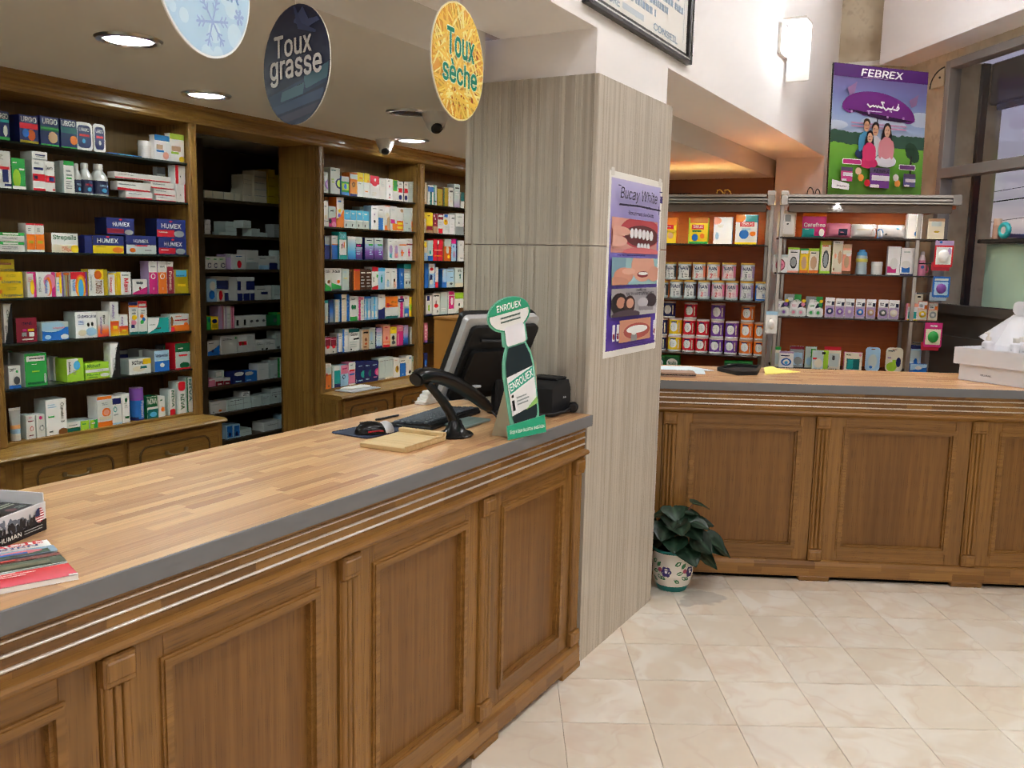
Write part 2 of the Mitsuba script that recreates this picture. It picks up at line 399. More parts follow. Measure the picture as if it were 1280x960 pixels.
for _, w in tiles:
    v = np.array([(*a, 0.0) for a in w] + [(*a, -0.006) for a in w])
    f = [(0, 1, 2), (0, 2, 3), (0, 4, 5), (0, 5, 1), (1, 5, 6), (1, 6, 2), (2, 6, 7), (2, 7, 3), (3, 7, 4), (3, 4, 0)]
    m = trimesh.Trimesh(v, f, process=False); m.fix_normals()
    if m.face_normals[0][2] < 0: m.invert()
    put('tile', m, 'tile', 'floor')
# outer shell
struct('wall_upper', bx(-1.62, -3.0, ZC, XU, 7.5, ZH), 'paint_white', label='white painted upper wall above the counters')
struct('ceiling', cat(bx(-1.66, -3.2, ZH, 4.2, 8.4, ZH + 0.1), bx(-1.80, -3.0, ZC, -1.62, 7.5, ZC + 0.1)), 'paint_white', label='high white ceiling over the customer hall')
struct('ceiling_shop', cat(bx(-3.80, -1.1, ZS, -1.80, 2.93, ZC + 0.05), bx(-3.80, 2.93, ZS, -1.945, 3.86, ZC + 0.05), bx(-5.6, 3.86, ZS, -1.80, 7.5, ZC + 0.05)), 'paint_ceiling', label='lowered off white ceiling over the shelves')
struct('wall_shelf', cat(bx(-3.80, -1.0, 0, -3.765, 3.08, ZS), bx(-3.80, 3.93, 0, -3.765, 7.5, ZS), bx(-3.80, 3.08, 2.21, -3.765, 3.93, ZS)), 'oak_back', label='wall behind the medicine shelves')
struct('wall_near', cat(bx(-5.6, -1.1, 0, -1.42, -1.0, ZC), bx(-1.42, -3.1, 0, 4.1, -3.0, ZH), bx(-1.62, -3.0, 0, XU, -1.0, ZC)), 'paint_white', label='white wall behind the camera')
struct('wall_right', bx(3.6, -3.0, 0, 3.7, 2.4, ZH), 'paint_white', label='white side wall of the hall')
struct('wall_far', bx(-5.6, 7.5, 0, -0.6, 7.6, ZH), 'stone', label='beige stone wall at the far end')
struct('wall_recess', bx(-5.6, 7.30, 0, -1.79, 7.36, ZS), 'brown_wall', label='wall behind the formula shelves with its shade painted in as dark brown')
struct('column', bx(-1.76, 7.22, 0, -1.40, 7.5, ZC), 'paint_white', label='white column at the far corner')
dr_ = struct('door_1', cat(bx(-3.15, 7.26, 0, -2.55, 7.30, 2.02)), 'dark_panel', label='dark door behind the formula shelves')
put('frame', cat(bx(-3.25, 7.24, 0, -3.15, 7.30, 2.12), bx(-2.55, 7.24, 0, -2.45, 7.30, 2.12), bx(-3.25, 7.24, 2.02, -2.45, 7.30, 2.12)), 'black_matt', dr_)
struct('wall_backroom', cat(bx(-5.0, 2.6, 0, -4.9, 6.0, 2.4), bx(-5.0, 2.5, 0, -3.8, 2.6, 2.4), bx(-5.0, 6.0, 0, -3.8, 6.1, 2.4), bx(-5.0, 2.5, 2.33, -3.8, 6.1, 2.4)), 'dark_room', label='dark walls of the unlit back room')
# white cable trunking on the far wall
k = thing('cable_trunking', 'thin white cable trunking across the beige stone wall above the poster', 'trunking')
put('duct', bx(-1.36, 7.47, 3.06, -0.82, 7.5, 3.10, .004), 'white_plastic', k)
# pillar
pl = struct('pillar', bx(-1.915, 3.04, 0, XU, 3.77, ZC), 'paint_white', label='pillar clad in beige wood grain laminate')
SEAM = 1.605
for z0, z1 in ((0.0, SEAM - .0015), (SEAM + .0015, 2.213)):
    put('cladding_panel', bx(-1.395, 3.02, z0, -1.378, 3.79, z1, .0015), 'cladding', pl)
    put('cladding_panel', bx(-1.935, 3.02, z0, -1.918, 3.79, z1), 'cladding', pl)
    put('cladding_panel', bx(-1.918, 3.772, z0, -1.395, 3.79, z1), 'cladding', pl)
    # near face: ribbed strips of uneven depth
    ms, s, r = [], -1.918, random.Random(5 + int(z0))
    while s < -1.396:
        w = min(0.0128, -1.395 - s)
        d = r.choice([0, 0.0012, 0.003, 0.0045])
        ms.append(bx(s, 3.02 + d, z0, s + w, 3.04, z1)); s += w
    put('ribbed_panel', cat(*ms), 'cladding_rib', pl)
# ---- window wall
W = FWIN
s0, s1 = -0.053, 3.2
struct('wall_window', cat(bx(-0.75, 0, 2.955, 6.6, 0.22, ZH), bx(-0.75, 0, 0, -0.107, 0.42, 2.955), bx(-0.75, 0.42, 0, -0.09, 0.62, 1.78), bx(s1, 0, 0, 6.6, 0.22, 2.955)), 'stone', fr=W, label='beige stone wall around the large window')
wn = struct('window_1', cat(bx(-0.107, -0.03, 0, s0, 0.06, 2.955, .004), bx(s0, -0.03, 2.90, s1, 0.06, 2.955, .004), bx(s0, -0.035, 2.165, s1, 0.06, 2.235, .004), bx(s1 - .05, -0.03, 0, s1, 0.06, 2.9, .004), bx(1.55, -0.03, 0, 1.61, 0.06, 2.9, .004)), 'grey_frame', fr=W, label='tall grey framed window on the street')
put('lower_panel', cat(bx(s0, 0.0, 0.02, s1, 0.04, 1.25), bx(s0, -0.03, 1.25, s1, 0.05, 1.31)), 'dark_panel', wn, W)
put('bottom_rail', bx(s0, -0.03, 1.02, s1, 0.0, 1.10), 'dark_panel', wn, W)
def pane(x0, z0, x1, z1, t=0.02):
    return trimesh.Trimesh([(x0, t, z0), (x1, t, z0), (x1, t, z1), (x0, t, z1)], [(0, 1, 2), (0, 2, 3)], process=False)
put('pane', pane(s0, 2.23, 1.56, 2.91), 'pane', wn, W); put('pane', pane(1.6, 2.23, s1, 2.91), 'pane', wn, W)
put('pane', pane(s0, 1.30, 1.56, 2.17), 'pane', wn, W); put('pane', pane(1.6, 1.30, s1, 2.17), 'pane', wn, W)
struct('trim_1', bx(-0.60, -0.24, 3.02, 6.6, 0.0, ZH), 'paint_white', fr=W, label='white boxed beam above the window')
k = thing('window_ledge', 'dark narrow ledge across the window on top of the frosted panel', 'ledge')
put('board', bx(0.50, -0.10, 1.715, 1.55, 0.0, 1.74, .003), 'black_matt', k, W)
k = thing('frosted_panel', 'pale green frosted glass panel filling the lower window pane', 'glass panel')
mat('frosted', '#a6c9bb', 0.14, 0.6)
put('sheet', bx(0.50, -0.03, 1.315, 1.55, -0.015, 1.712, .002), 'frosted', k, W)
# ---- outside
struct('ground_outside', bx(-2, 0.25, -0.3, 14, 16, -0.1), 'dark_room', fr=W, label='street paving outside the window')
gd = thing('shutter_guide', 'dark vertical shutter guide on the stone reveal outside the window', 'shutter guide')
put('track', bx(-0.106, 0.235, 0, -0.07, 0.283, 2.95), 'black_matt', gd, W)
sh = thing('shutter_box', 'dark grey roller shutter box hanging outside above the window', 'shutter')
put('housing', bx(-0.066, 0.287, 2.67, 3.19, 0.41, 2.95, .01), 'dark_panel', sh, W)
put('slat_end', bx(0.0, 0.30, 2.63, 3.18, 0.33, 2.67, .004), 'dark_panel', sh, W)
put('stopper', lathe([(0, -.05), (.02, -.045), (.026, 0), (.012, .02), (0, .02)], 14, (0.30, 0.315, 2.63)), 'black_matt', sh, W, smooth=40)
for i, (y0, z0, sl, rad) in enumerate(((14, 4.22, .0405, .009), (14, 3.82, .0295, .018), (14, 3.45, .053, .009))):
    k = thing('overhead_cable', ('highest', 'middle', 'lowest')[i] + ' thin dark cable across the dusk sky outside the window', 'cable')
    scene.setdefault(k, {}); del scene[k]
    a = np.array([[-34 + j * 3.0, y0, z0 + sl * (-34 + j * 3.0 + 10)] for j in range(13)])
    put('wire', tube(a, rad, 5), 'black_matt', k, W)
hp = np.linspace(-320, 60, 150)
hz = 4.5 + 4.5 * meshkit.fbm(np.c_[hp * 0.06, hp * 0, hp * 0], 4, 2)
hill = sg.Polygon([(a, b) for a, b in zip(hp, hz)] + [(60, -2), (-320, -2)])
mat('hill', '#5d5c78', 0.9, 0.1)
struct('hills', facing(hill, 8.0, 90), 'hill', fr=W, label='hazy mauve hills far beyond the window')

# ---------------------------------------------------------------- unseen lamps added above the hall, and the lamps of the shop
def downlight(x, y, z, lit=True, label=None, power=1.0):
    k = thing('downlight', label, 'ceiling light', 'round downlights in the lowered ceiling')
    put('trim_ring', lathe([(.082, -.004), (.086, -.010), (.100, -.008), (.106, -.001), (.106, 0.0), (.082, 0.0)], 40, (x, y, z)), 'chrome', k, smooth=40)
    put('reflector', lathe([(.082, -.002), (.080, .0), (.070, .0), (.070, -.002)], 32, (x, y, z)), 'alu', k, smooth=40)
    d = trimesh.creation.cylinder(.074, .003, sections=32); d.apply_translation((x, y, z - .0045))
    if lit:
        kk = put('lens', d, 'white_plastic', k)
        scene[kk]['emitter'] = {'type': 'area', 'radiance': {'type': 'rgb', 'value': [DOWN_LAMP * power * c for c in (0.85, 1.0, 0.97)]}}
    else: put('lens', d, 'dark_plastic', k)
    return k
downlight(-2.617, 2.033, ZS, True, 'round chrome downlight shining in the shop ceiling, nearest of the lit ones')
downlight(-3.186, 2.863, ZS, True, 'round chrome downlight shining above the dark doorway')
downlight(-3.223, 4.438, ZS, True, 'round chrome downlight shining beside the small dome camera')
downlight(-2.630, 3.588, ZS, False, 'round chrome downlight switched off beside the larger dome camera')
for x, y, w in ((-2.6, 0.4, 'over the near end of the long counter, left of the picture'), (-3.2, 1.2, 'above the shelving bay at the left edge'), (-2.65, 5.1, 'hidden behind the pillar, nearer of two'), (-3.2, 5.9, 'hidden behind the pillar, farther of two')): downlight(x, y, ZS, True, 'round lit downlight ' + w)
for i, (x, y) in enumerate(((0.4, 1.2), (0.4, 3.6), (2.0, -0.8), (2.0, 1.6), (0.0, -1.4), (-0.2, 5.6))):  # panel lamps out of view, added to brighten the hall
    k = thing('ceiling_panel_lamp', 'unseen ceiling lamp added to light the hall, ' + ('over the near counter', 'over the pillar side of the floor', 'near the hall corner behind the camera', 'above the middle of the floor', 'right behind the camera', 'nearest the window poster')[i], 'ceiling light', 'added panel lamps on the high ceiling')
    put('frame', bx(x - .2, y - .65, ZH - .05, x + .2, y + .65, ZH - .001, .004), 'white_plastic', k)
    kk = put('diffuser', bx(x - .17, y - .62, ZH - .056, x + .17, y + .62, ZH - .051), 'white_plastic', k)
    scene[kk]['emitter'] = {'type': 'area', 'radiance': {'type': 'rgb', 'value': [ADDED_HALL_LAMP * c for c in (0.97, 0.99, 1.03)]}}
# glaring lamp on the upper wall
k = thing('wall_lamp', 'small glaring wall lamp on the white upper wall', 'lamp')
put('back_plate', bx(XU, 5.60, 2.80, XU + .02, 5.78, 2.98, .004), 'white_plastic', k)
put('shade', cat(bx(XU + .02, 5.76, 2.66, XU + .16, 5.775, 2.99, .003), bx(XU + .02, 5.60, 2.985, XU + .16, 5.775, 3.0, .003)), 'white_plastic', k)
kk = put('bulb', lathe([(0, -.06), (.03, -.05), (.042, -.01), (.035, .04), (0, .055)], 16, (XU + .085, 5.69, 2.90)), 'white_plastic', k, smooth=True)
scene[kk]['emitter'] = {'type': 'area', 'radiance': {'type': 'rgb', 'value': [SCONCE * c for c in (0.98, 1.0, 1.03)]}}

# ---------------------------------------------------------------- dome cameras
def dome(x, y, r, h, tilt, az, label):
    k = thing('security_camera', label, 'security camera', 'dome cameras on the shop ceiling')
    put('base', lathe([(r * .72, -h), (r * .85, -h * .8), (r, -.004), (r, 0), (0, 0)], 28, (x, y, ZS)), 'white_plastic', k, smooth=40)
    b = put('ball', lathe([(r * .72 * math.sin(a), -r * .72 * math.cos(a)) for a in np.linspace(0, math.pi / 2, 9)], 28, (x, y, ZS - h)), 'white_plastic', k, smooth=True)
    c = lathe([(0, .004), (r * .30, .004), (r * .42, -.002), (r * .42, -.02), (0, -.02)], 20)
    c.apply_transform(trimesh.geometry.align_vectors([0, 0, 1], [math.cos(az) * math.cos(tilt), math.sin(az) * math.cos(tilt), -math.sin(tilt)]))
    dd = np.array([math.cos(az) * math.cos(tilt), math.sin(az) * math.cos(tilt), -math.sin(tilt)])
    c.apply_translation(np.array([x, y, ZS - h]) + dd * (r * .68))
    put('lens', c, 'black_gloss', k, smooth=40)
dome(-3.36, 4.36, .055, .05, 0.75, -0.9, 'small white dome camera at the wooden cornice')
dome(-2.52, 3.66, .066, .05, 0.7, -0.75, 'larger white dome camera beside the unlit downlight')

# ---------------------------------------------------------------- panelled counters
def counter(name, fr, s0, s1, pil, stave, rail, top, label, toplabel, feet):
    pil = sorted(pil)
    k = thing(name, label, 'counter')
    put('carcass', bx(s0, .022, .035, s1, .60, .945), 'oak_panel', k, fr)
    put('plinth', profile([(-.02, .022), (-.02, .080), (-.012, .098), (.0, .102), (.03, .102), (.03, .022)], s0, s1), stave, k, fr)
    put('kick', bx(s0, .012, 0, s1, .58, .03), 'black_gap', k, fr)
    for f in feet: put('foot', bx(f - .075, -.024, 0, f + .075, .02, .024, .003), rail, k, fr)
    put('fascia', bx(s0, -.012, .846, s1, .03, .948), stave, k, fr)
    put('cornice', profile([(.0, .822), (-.012, .826), (-.018, .833), (-.030, .838), (-.034, .846), (-.030, .853), (-.014, .857), (.0, .857)], s0, s1), rail, k, fr, smooth=40)
    for z in (.924, .900, .875):
        a = [(-.012 + .0052 * -math.sin(q), z + .0034 * math.cos(q)) for q in np.linspace(0, math.pi, 9)] + [(-.008, z - .0034), (-.008, z + .0034)]
        put('metal_strip', profile(a, s0, s1 - .004), 'bright_metal', k, fr, smooth=50)
    for p in pil:
        c = put('pilaster', cat(bx(p - .032, -.006, .10, p + .032, .02, .825),
            *[profile([(-.006 - .011 * math.sin(q), 0) for q in [0]] or [], 0, 1) for _ in ()],
            *[prism([(x + .0085 * math.cos(q), -.006 - .010 * math.sin(q)) for q in np.linspace(0, math.pi, 8)], .60, .165) for x in (p - .0185, p, p + .0185)]), 'oak_stile', k, fr, smooth=30)
        for z0, z1 in ((.768, .828), (.104, .160)):
            put('block', cat(bx(p - .034, -.022, z0, p + .034, .0, z1, .004), bx(p - .030, -.026, z0 + .012, p + .030, -.018, z1 - .01, .003)), 'oak_stile', c, fr)
    ed = [s0] + [x for p in pil for x in (p - .034, p + .034)] + [s1]
    for a, b in zip(ed[::2], ed[1::2]):
        if b - a < .12: continue
        w0, w1 = a + .075, b - .075
        for x0, x1 in ((a, w0), (w1, b)): put('stile', bx(x0, 0, .102, x1, .024, .824, .002), 'oak_stile', k, fr)
        for y0, y1 in ((.102, .165), (.765, .824)): put('rail', bx(w0, 0, y0, w1, .024, y1, .002), rail, k, fr)
        put('panel', bx(w0 - .004, .014, .160, w1 + .004, .024, .77), 'oak_panel', k, fr)
        ring = lambda o, i: sg.box(w0 - o, .165 - o, w1 + o, .765 + o).difference(sg.box(w0 + i, .165 + i, w1 - i, .765 - i))
        put('moulding', cat(facing(ring(.010, .004), .020, -.006), facing(ring(.004, .012), .020, -.010), facing(ring(-.010, .020), .015, .000)), rail, k, fr)
    w = thing('worktop', toplabel, 'worktop')
    put('slab', bx(s0, -.033, .950, s1 + .012, .635, .985), top, w, fr)
    put('edge_band', bx(s0, -.037, .944, s1 + .012, -.031, .9853, .0015), 'grey_band', w, fr)
pa = [2.949 - .651 * i for i in range(7)]
counter('service_counter', FA, -1.0, 2.992, pa, 'stave_a', 'oak_rail_a', 'top_a', 'long oak panelled counter in the foreground running up to the pillar', 'butcher block pattern worktop with grey edge on the long foreground counter', [2.92, 2.3, 1.65, .99])
counter('corner_counter', FB, -.62, 1.95, [-.15, .59, 1.33, 1.93], 'stave_b', 'oak_rail_b', 'top_b', 'oak panelled counter at the right behind the potted plant', 'butcher block pattern worktop with grey edge on the right counter', [-.15, .59, 1.33])

# ---------------------------------------------------------------- wall shelving behind the long counter
ZB = .752
SH = {}
def z_of(*v): return list(v)
U1 = [1.970, 1.784, 1.535, 1.350, 1.167, .981]
U2 = [1.903, 1.713, 1.526, 1.341, 1.154, .969]
def bay(name, label, s0, s1, zs, dep=.26, base_to=None):
    k = thing(name, label, 'shelving')
    put('side_panel', bx(s0, .02, ZB, s0 + .02, dep, 2.2), 'oak_shelf', k, FS)
    put('side_panel', bx(s1 - .02, .02, ZB, s1, dep, 2.2), 'oak_shelf', k, FS)
    put('back_panel', bx(s0, dep - .01, ZB, s1, dep, 2.2), 'oak_back', k, FS)
    for z in zs: put('glass_shelf', bx(s0 + .021, .03, z - .009, s1 - .021, dep - .011, z, .001), 'dark_glass', k, FS)
    put('bottom_board', bx(s0 + .0205, .019, ZB + .0005, s1 - .0205, dep - .0105, ZB + .012), 'oak_shelf_rail', k, FS)
    return k
def post(a, b, label, par):
    p = put('post', bx(a, -.004, ZB, b, .018, 2.154, .003), 'oak_shelf', par, FS)
    put('groove', cat(bx(a + .006, -.007, ZB + .05, a + .011, -.002, 2.12), bx(b - .011, -.007, ZB + .05, b - .006, -.002, 2.12)), 'oak_shelf', p, FS)
    put('screw_cap', lathe([(0, 0), (.006, 0), (.005, .003), (0, .004)], 10, (0, 0, 0)).apply_transform(trimesh.transformations.rotation_matrix(math.pi / 2, [1, 0, 0])).apply_translation(((a + b) / 2, -.004, 2.135)), 'brass_dark', p, FS)
def base(name, label, s0, s1, drawers):
    k = thing(name, label, 'cabinet')
    put('body', bx(s0 + .004, -.135, 0, s1 - .004, .25, .727), 'oak_shelf', k, FS)
    put('top', profile([(-.150, .727), (-.165, .732), (-.172, .739), (-.165, .747), (-.150, .752), (.26, .752), (.26, .727)], s0, s1), 'oak_shelf_rail', k, FS, smooth=35)
    put('end_panel', cat(bx(s0, -.12, .62, s0 + .004, .2, .70), bx(s0, -.12, .06, s0 + .004, -.07, .62), bx(s0, .15, .06, s0 + .004, .2, .62)), 'oak_shelf', k, FS)
    for a, b in drawers:
        d = put('drawer', bx(a, -.152, .545, b, -.135, .715, .003), 'oak_shelf_rail', k, FS)
        m = (a + b) / 2
        o = rrect(a + .05, .580, b - .05, .685, .045); 
        put('oval_moulding', facing(o.difference(o.buffer(-.008)), .006, -.156), 'oak_back', d, FS)
        h = bez((m - .055, -.156, .637), (m - .045, -.185, .622), (m + .045, -.185, .622), (m + .055, -.156, .637), n=12)
        put('handle', cat(tube(h, .0045, 7), *[lathe([(0, -.01), (.009, -.008), (.010, 0), (.009, .008), (0, .01)], 10, (m + q, -.156, .637)) for q in (-.055, .055)]), 'brass_dark', d, FS, smooth=40)
        put('door', bx(a, -.150, .04, b, -.135, .530, .003), 'oak_shelf', k, FS)
left_bay = bay('shelving_bay', 'oak shelving bay with dark glass shelves left of the dark doorway', 2.04, 3.07, U1)
post(2.03, 2.083, '', left_bay); post(3.03, 3.075, '', left_bay)
mid_bay = bay('shelving_bay', 'oak shelving bay with dark glass shelves between the doorway and the narrow bay', 3.93, 4.925, U2)
post(3.93, 3.976, '', mid_bay); post(4.905, 4.962, '', mid_bay)
nar_bay = bay('shelving_bay', 'oak shelving bay with dark glass shelves half hidden by the pillar', 4.945, 5.95, U2)
far_left = bay('shelving_bay', 'oak shelving bay at the left edge of the picture', .95, 2.03, U1)
base('base_cabinet', 'low oak drawer cabinet under the shelves left of the doorway', .95, 3.075, [(1.0, 1.98), (2.05, 2.50), (2.53, 3.03)])
base('base_cabinet', 'low oak drawer cabinet under the shelves right of the doorway', 3.93, 5.95, [(3.97, 4.43), (4.46, 4.92), (4.95, 5.4), (5.43, 5.9)])
cn = thing('cornice', 'oak cornice running along the ceiling above the medicine shelves', 'cornice')
put('moulding', profile([(-.005, 2.155), (-.012, 2.165), (-.012, 2.178), (-.022, 2.184), (-.022, 2.212), (-.036, 2.220), (-.040, ZS), (.26, ZS), (.26, 2.155)], .95, 6.6), 'oak_shelf_rail', cn, FS, smooth=30)
# panelled side of the middle bay that faces the doorway
sp = struct('door_2', cat(bx(3.905, .03, 0, 3.93, .26, 2.16)), 'oak_shelf', fr=FS, label='oak panelled side of the doorway to the back room')
put('panel_frame', cat(bx(3.899, .03, .76, 3.906, .075, 2.15), bx(3.899, .20, .76, 3.906, .26, 2.15), bx(3.899, .075, 1.98, 3.906, .20, 2.15), bx(3.899, .075, .76, 3.906, .20, .86)), 'oak_shelf', sp, FS)
struct('door_3', bx(3.05, .03, 0, 3.09, .30, 2.16), 'oak_shelf', fr=FS, label='oak jamb left of the doorway to the back room')
# rack in the back room
UD = [1.866, 1.655, 1.450, 1.256, 1.088, .932, .742, .573, .398]
rk = thing('storage_rack', 'dark rack of full shelves in the unlit back room', 'shelving')
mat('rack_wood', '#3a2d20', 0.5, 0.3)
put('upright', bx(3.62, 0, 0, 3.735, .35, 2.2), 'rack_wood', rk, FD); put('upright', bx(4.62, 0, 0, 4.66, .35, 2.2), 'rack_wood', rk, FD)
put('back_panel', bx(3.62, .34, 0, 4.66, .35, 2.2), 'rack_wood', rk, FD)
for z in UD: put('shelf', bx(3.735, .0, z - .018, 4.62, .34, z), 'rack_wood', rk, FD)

# ---------------------------------------------------------------- display bays at the right
ZL = [1.682, 1.306, .935, .80]
ZR = [1.735, 1.502, 1.216, .872]
def display(fr, s0, s1, zs, name, label, endcap):
    b0, b1, x1 = s0 + (.07 if endcap else 0), s1 - (0 if endcap else .06), s1 + (.165 if endcap else 0)
    k = thing(name, label, 'shelving')
    put('back_panel', bx(b0, .34, .05, b1, .355, 1.93), 'mahogany', k, fr)
    put('plinth', bx(b0, .02, 0, b1, .34, .1), 'mahogany', k, fr)
    for z in zs: put('glass_shelf', bx(s0 + .005, .0, z - .009, x1 - (.005 if endcap else .05), .34, z, .001), 'smoke_shelf', k, fr)
    put('canopy', bx(b0, .03, 1.925, s1 + (.20 if endcap else -.06), .36 if endcap else .52, 1.945), 'mahogany', k, fr)
    put('fascia', bx(s0 + .05, -.004, 1.893, s1 + (.17 if endcap else -.05), .008, 1.944, .002), 'canopy_brown', k, fr)
    if endcap: put('rear_board', bx(.20, .362, 1.925, 1.06, .74, 1.945), 'mahogany', k, fr)
    e = s1 + (.215 if endcap else 0)
    pts = lambda z0, z1, d: [(-d * .2, z0), (-d, z0 + .004), (-d, z1 - .004), (-d * .2, z1), (.028, z1), (.028, z0)]
    for z0, z1, d in ((1.945, 1.962, .034), (1.9622, 1.9838, .026), (1.984, 2.008, .036)):
        put('rail', profile(pts(z0, z1, d), s0, e - (.05 if z0 > 1.98 else 0)), 'alu', k, fr, smooth=30)
    for s in (s0 + .012, s1 - .012):
        u = put('post', cat(bx(s - .012, .009, 0, s + .012, .029, 1.945, .003), bx(s - .012 + (.05 if endcap and s < .1 else (-.05 if not endcap and s > -.1 else 0)), .31, 0, s + .012 + (.05 if endcap and s < .1 else (-.05 if not endcap and s > -.1 else 0)), .335, 1.924, .003)), 'alu', k, fr)
    if endcap: put('end_cap', profile([(-.036, 1.945), (-.036, 2.008), (.06, 2.008), (.06, 1.945)], e - .05, e), 'grey_frame', k, fr)
    return k
bl = display(FL, -1.15, -.03, ZL, 'display_bay', 'mahogany display bay holding cereal boxes and formula cans', False)
br = display(FR, .012, .875, ZR, 'display_bay', 'mahogany display bay holding baby goods beside the window', True)
for k, fr, s in ((bl, FL, -.048), (br, FR, .030)):
    put('rail_block', cat(bx(s - .022, -.045, 1.935, s + .022, .03, 2.0, .003)), 'alu', k, fr)
    put('cap_block', cat(bx(s - .024, -.047, 1.998, s + .024, .03, 2.028, .003)), 'white_plastic', k, fr)
# warm spots in the canopies, then strips added for the ceiling glow
def spot(fr, s, t, label):
    k = thing('cabinet_spotlight', label, 'spotlight', 'warm spotlights under the display canopies')
    put('ring', lathe([(.011, 0), (.014, -.003), (.0145, .003), (.011, .003)], 20, (s, t, 1.9412 if t < 0 else 1.9212)), 'chrome', k, fr, smooth=40)
    kk = put('bulb', trimesh.creation.cylinder(.0105, .004, sections=18).apply_translation((s, t, 1.9405 if t < 0 else 1.9205)), 'white_plastic', k, fr)
    scene[kk]['emitter'] = {'type': 'area', 'radiance': {'type': 'rgb', 'value': [WARM_LAMP * c for c in (1.0, 0.70, 0.42)]}}
for s, w in ((-.85, 'left'), (-.5, 'middle'), (-.2, 'right')): spot(FL, s, .034, f'small warm spotlight under the formula bay canopy, {w} of three')
for s, w in ((.36, 'left'), (.60, 'middle'), (.82, 'right')): spot(FR, s, -.0195 if s < .4 else .034, f'small warm spotlight under the baby goods bay canopy, {w} of three')
for fr, s0, s1, nm in ((FL, -1.0, -.15, 'formula'), (FR, .09, .28, 'baby goods')):
    q_ = .46 if fr is FL else .27  # hidden strips added to stand in for halogen light thrown on the ceiling
    k = thing('strip_light', f'unseen glow strip added on top of the {nm} canopy and shining up', 'added glow strip')
    put('holder', bx(s0, q_, 1.9455, s1, q_ + .04, 1.955), 'white_plastic', k, fr)
    kk = put('tube', bx(s0 + .01, q_ + .008, 1.9552, s1 - .01, q_ + .032, 1.965), 'white_plastic', k, fr)
    scene[kk]['emitter'] = {'type': 'area', 'radiance': {'type': 'rgb', 'value': [WARM_LAMP * .022 * c for c in (1.0, 0.38, 0.13)]}}

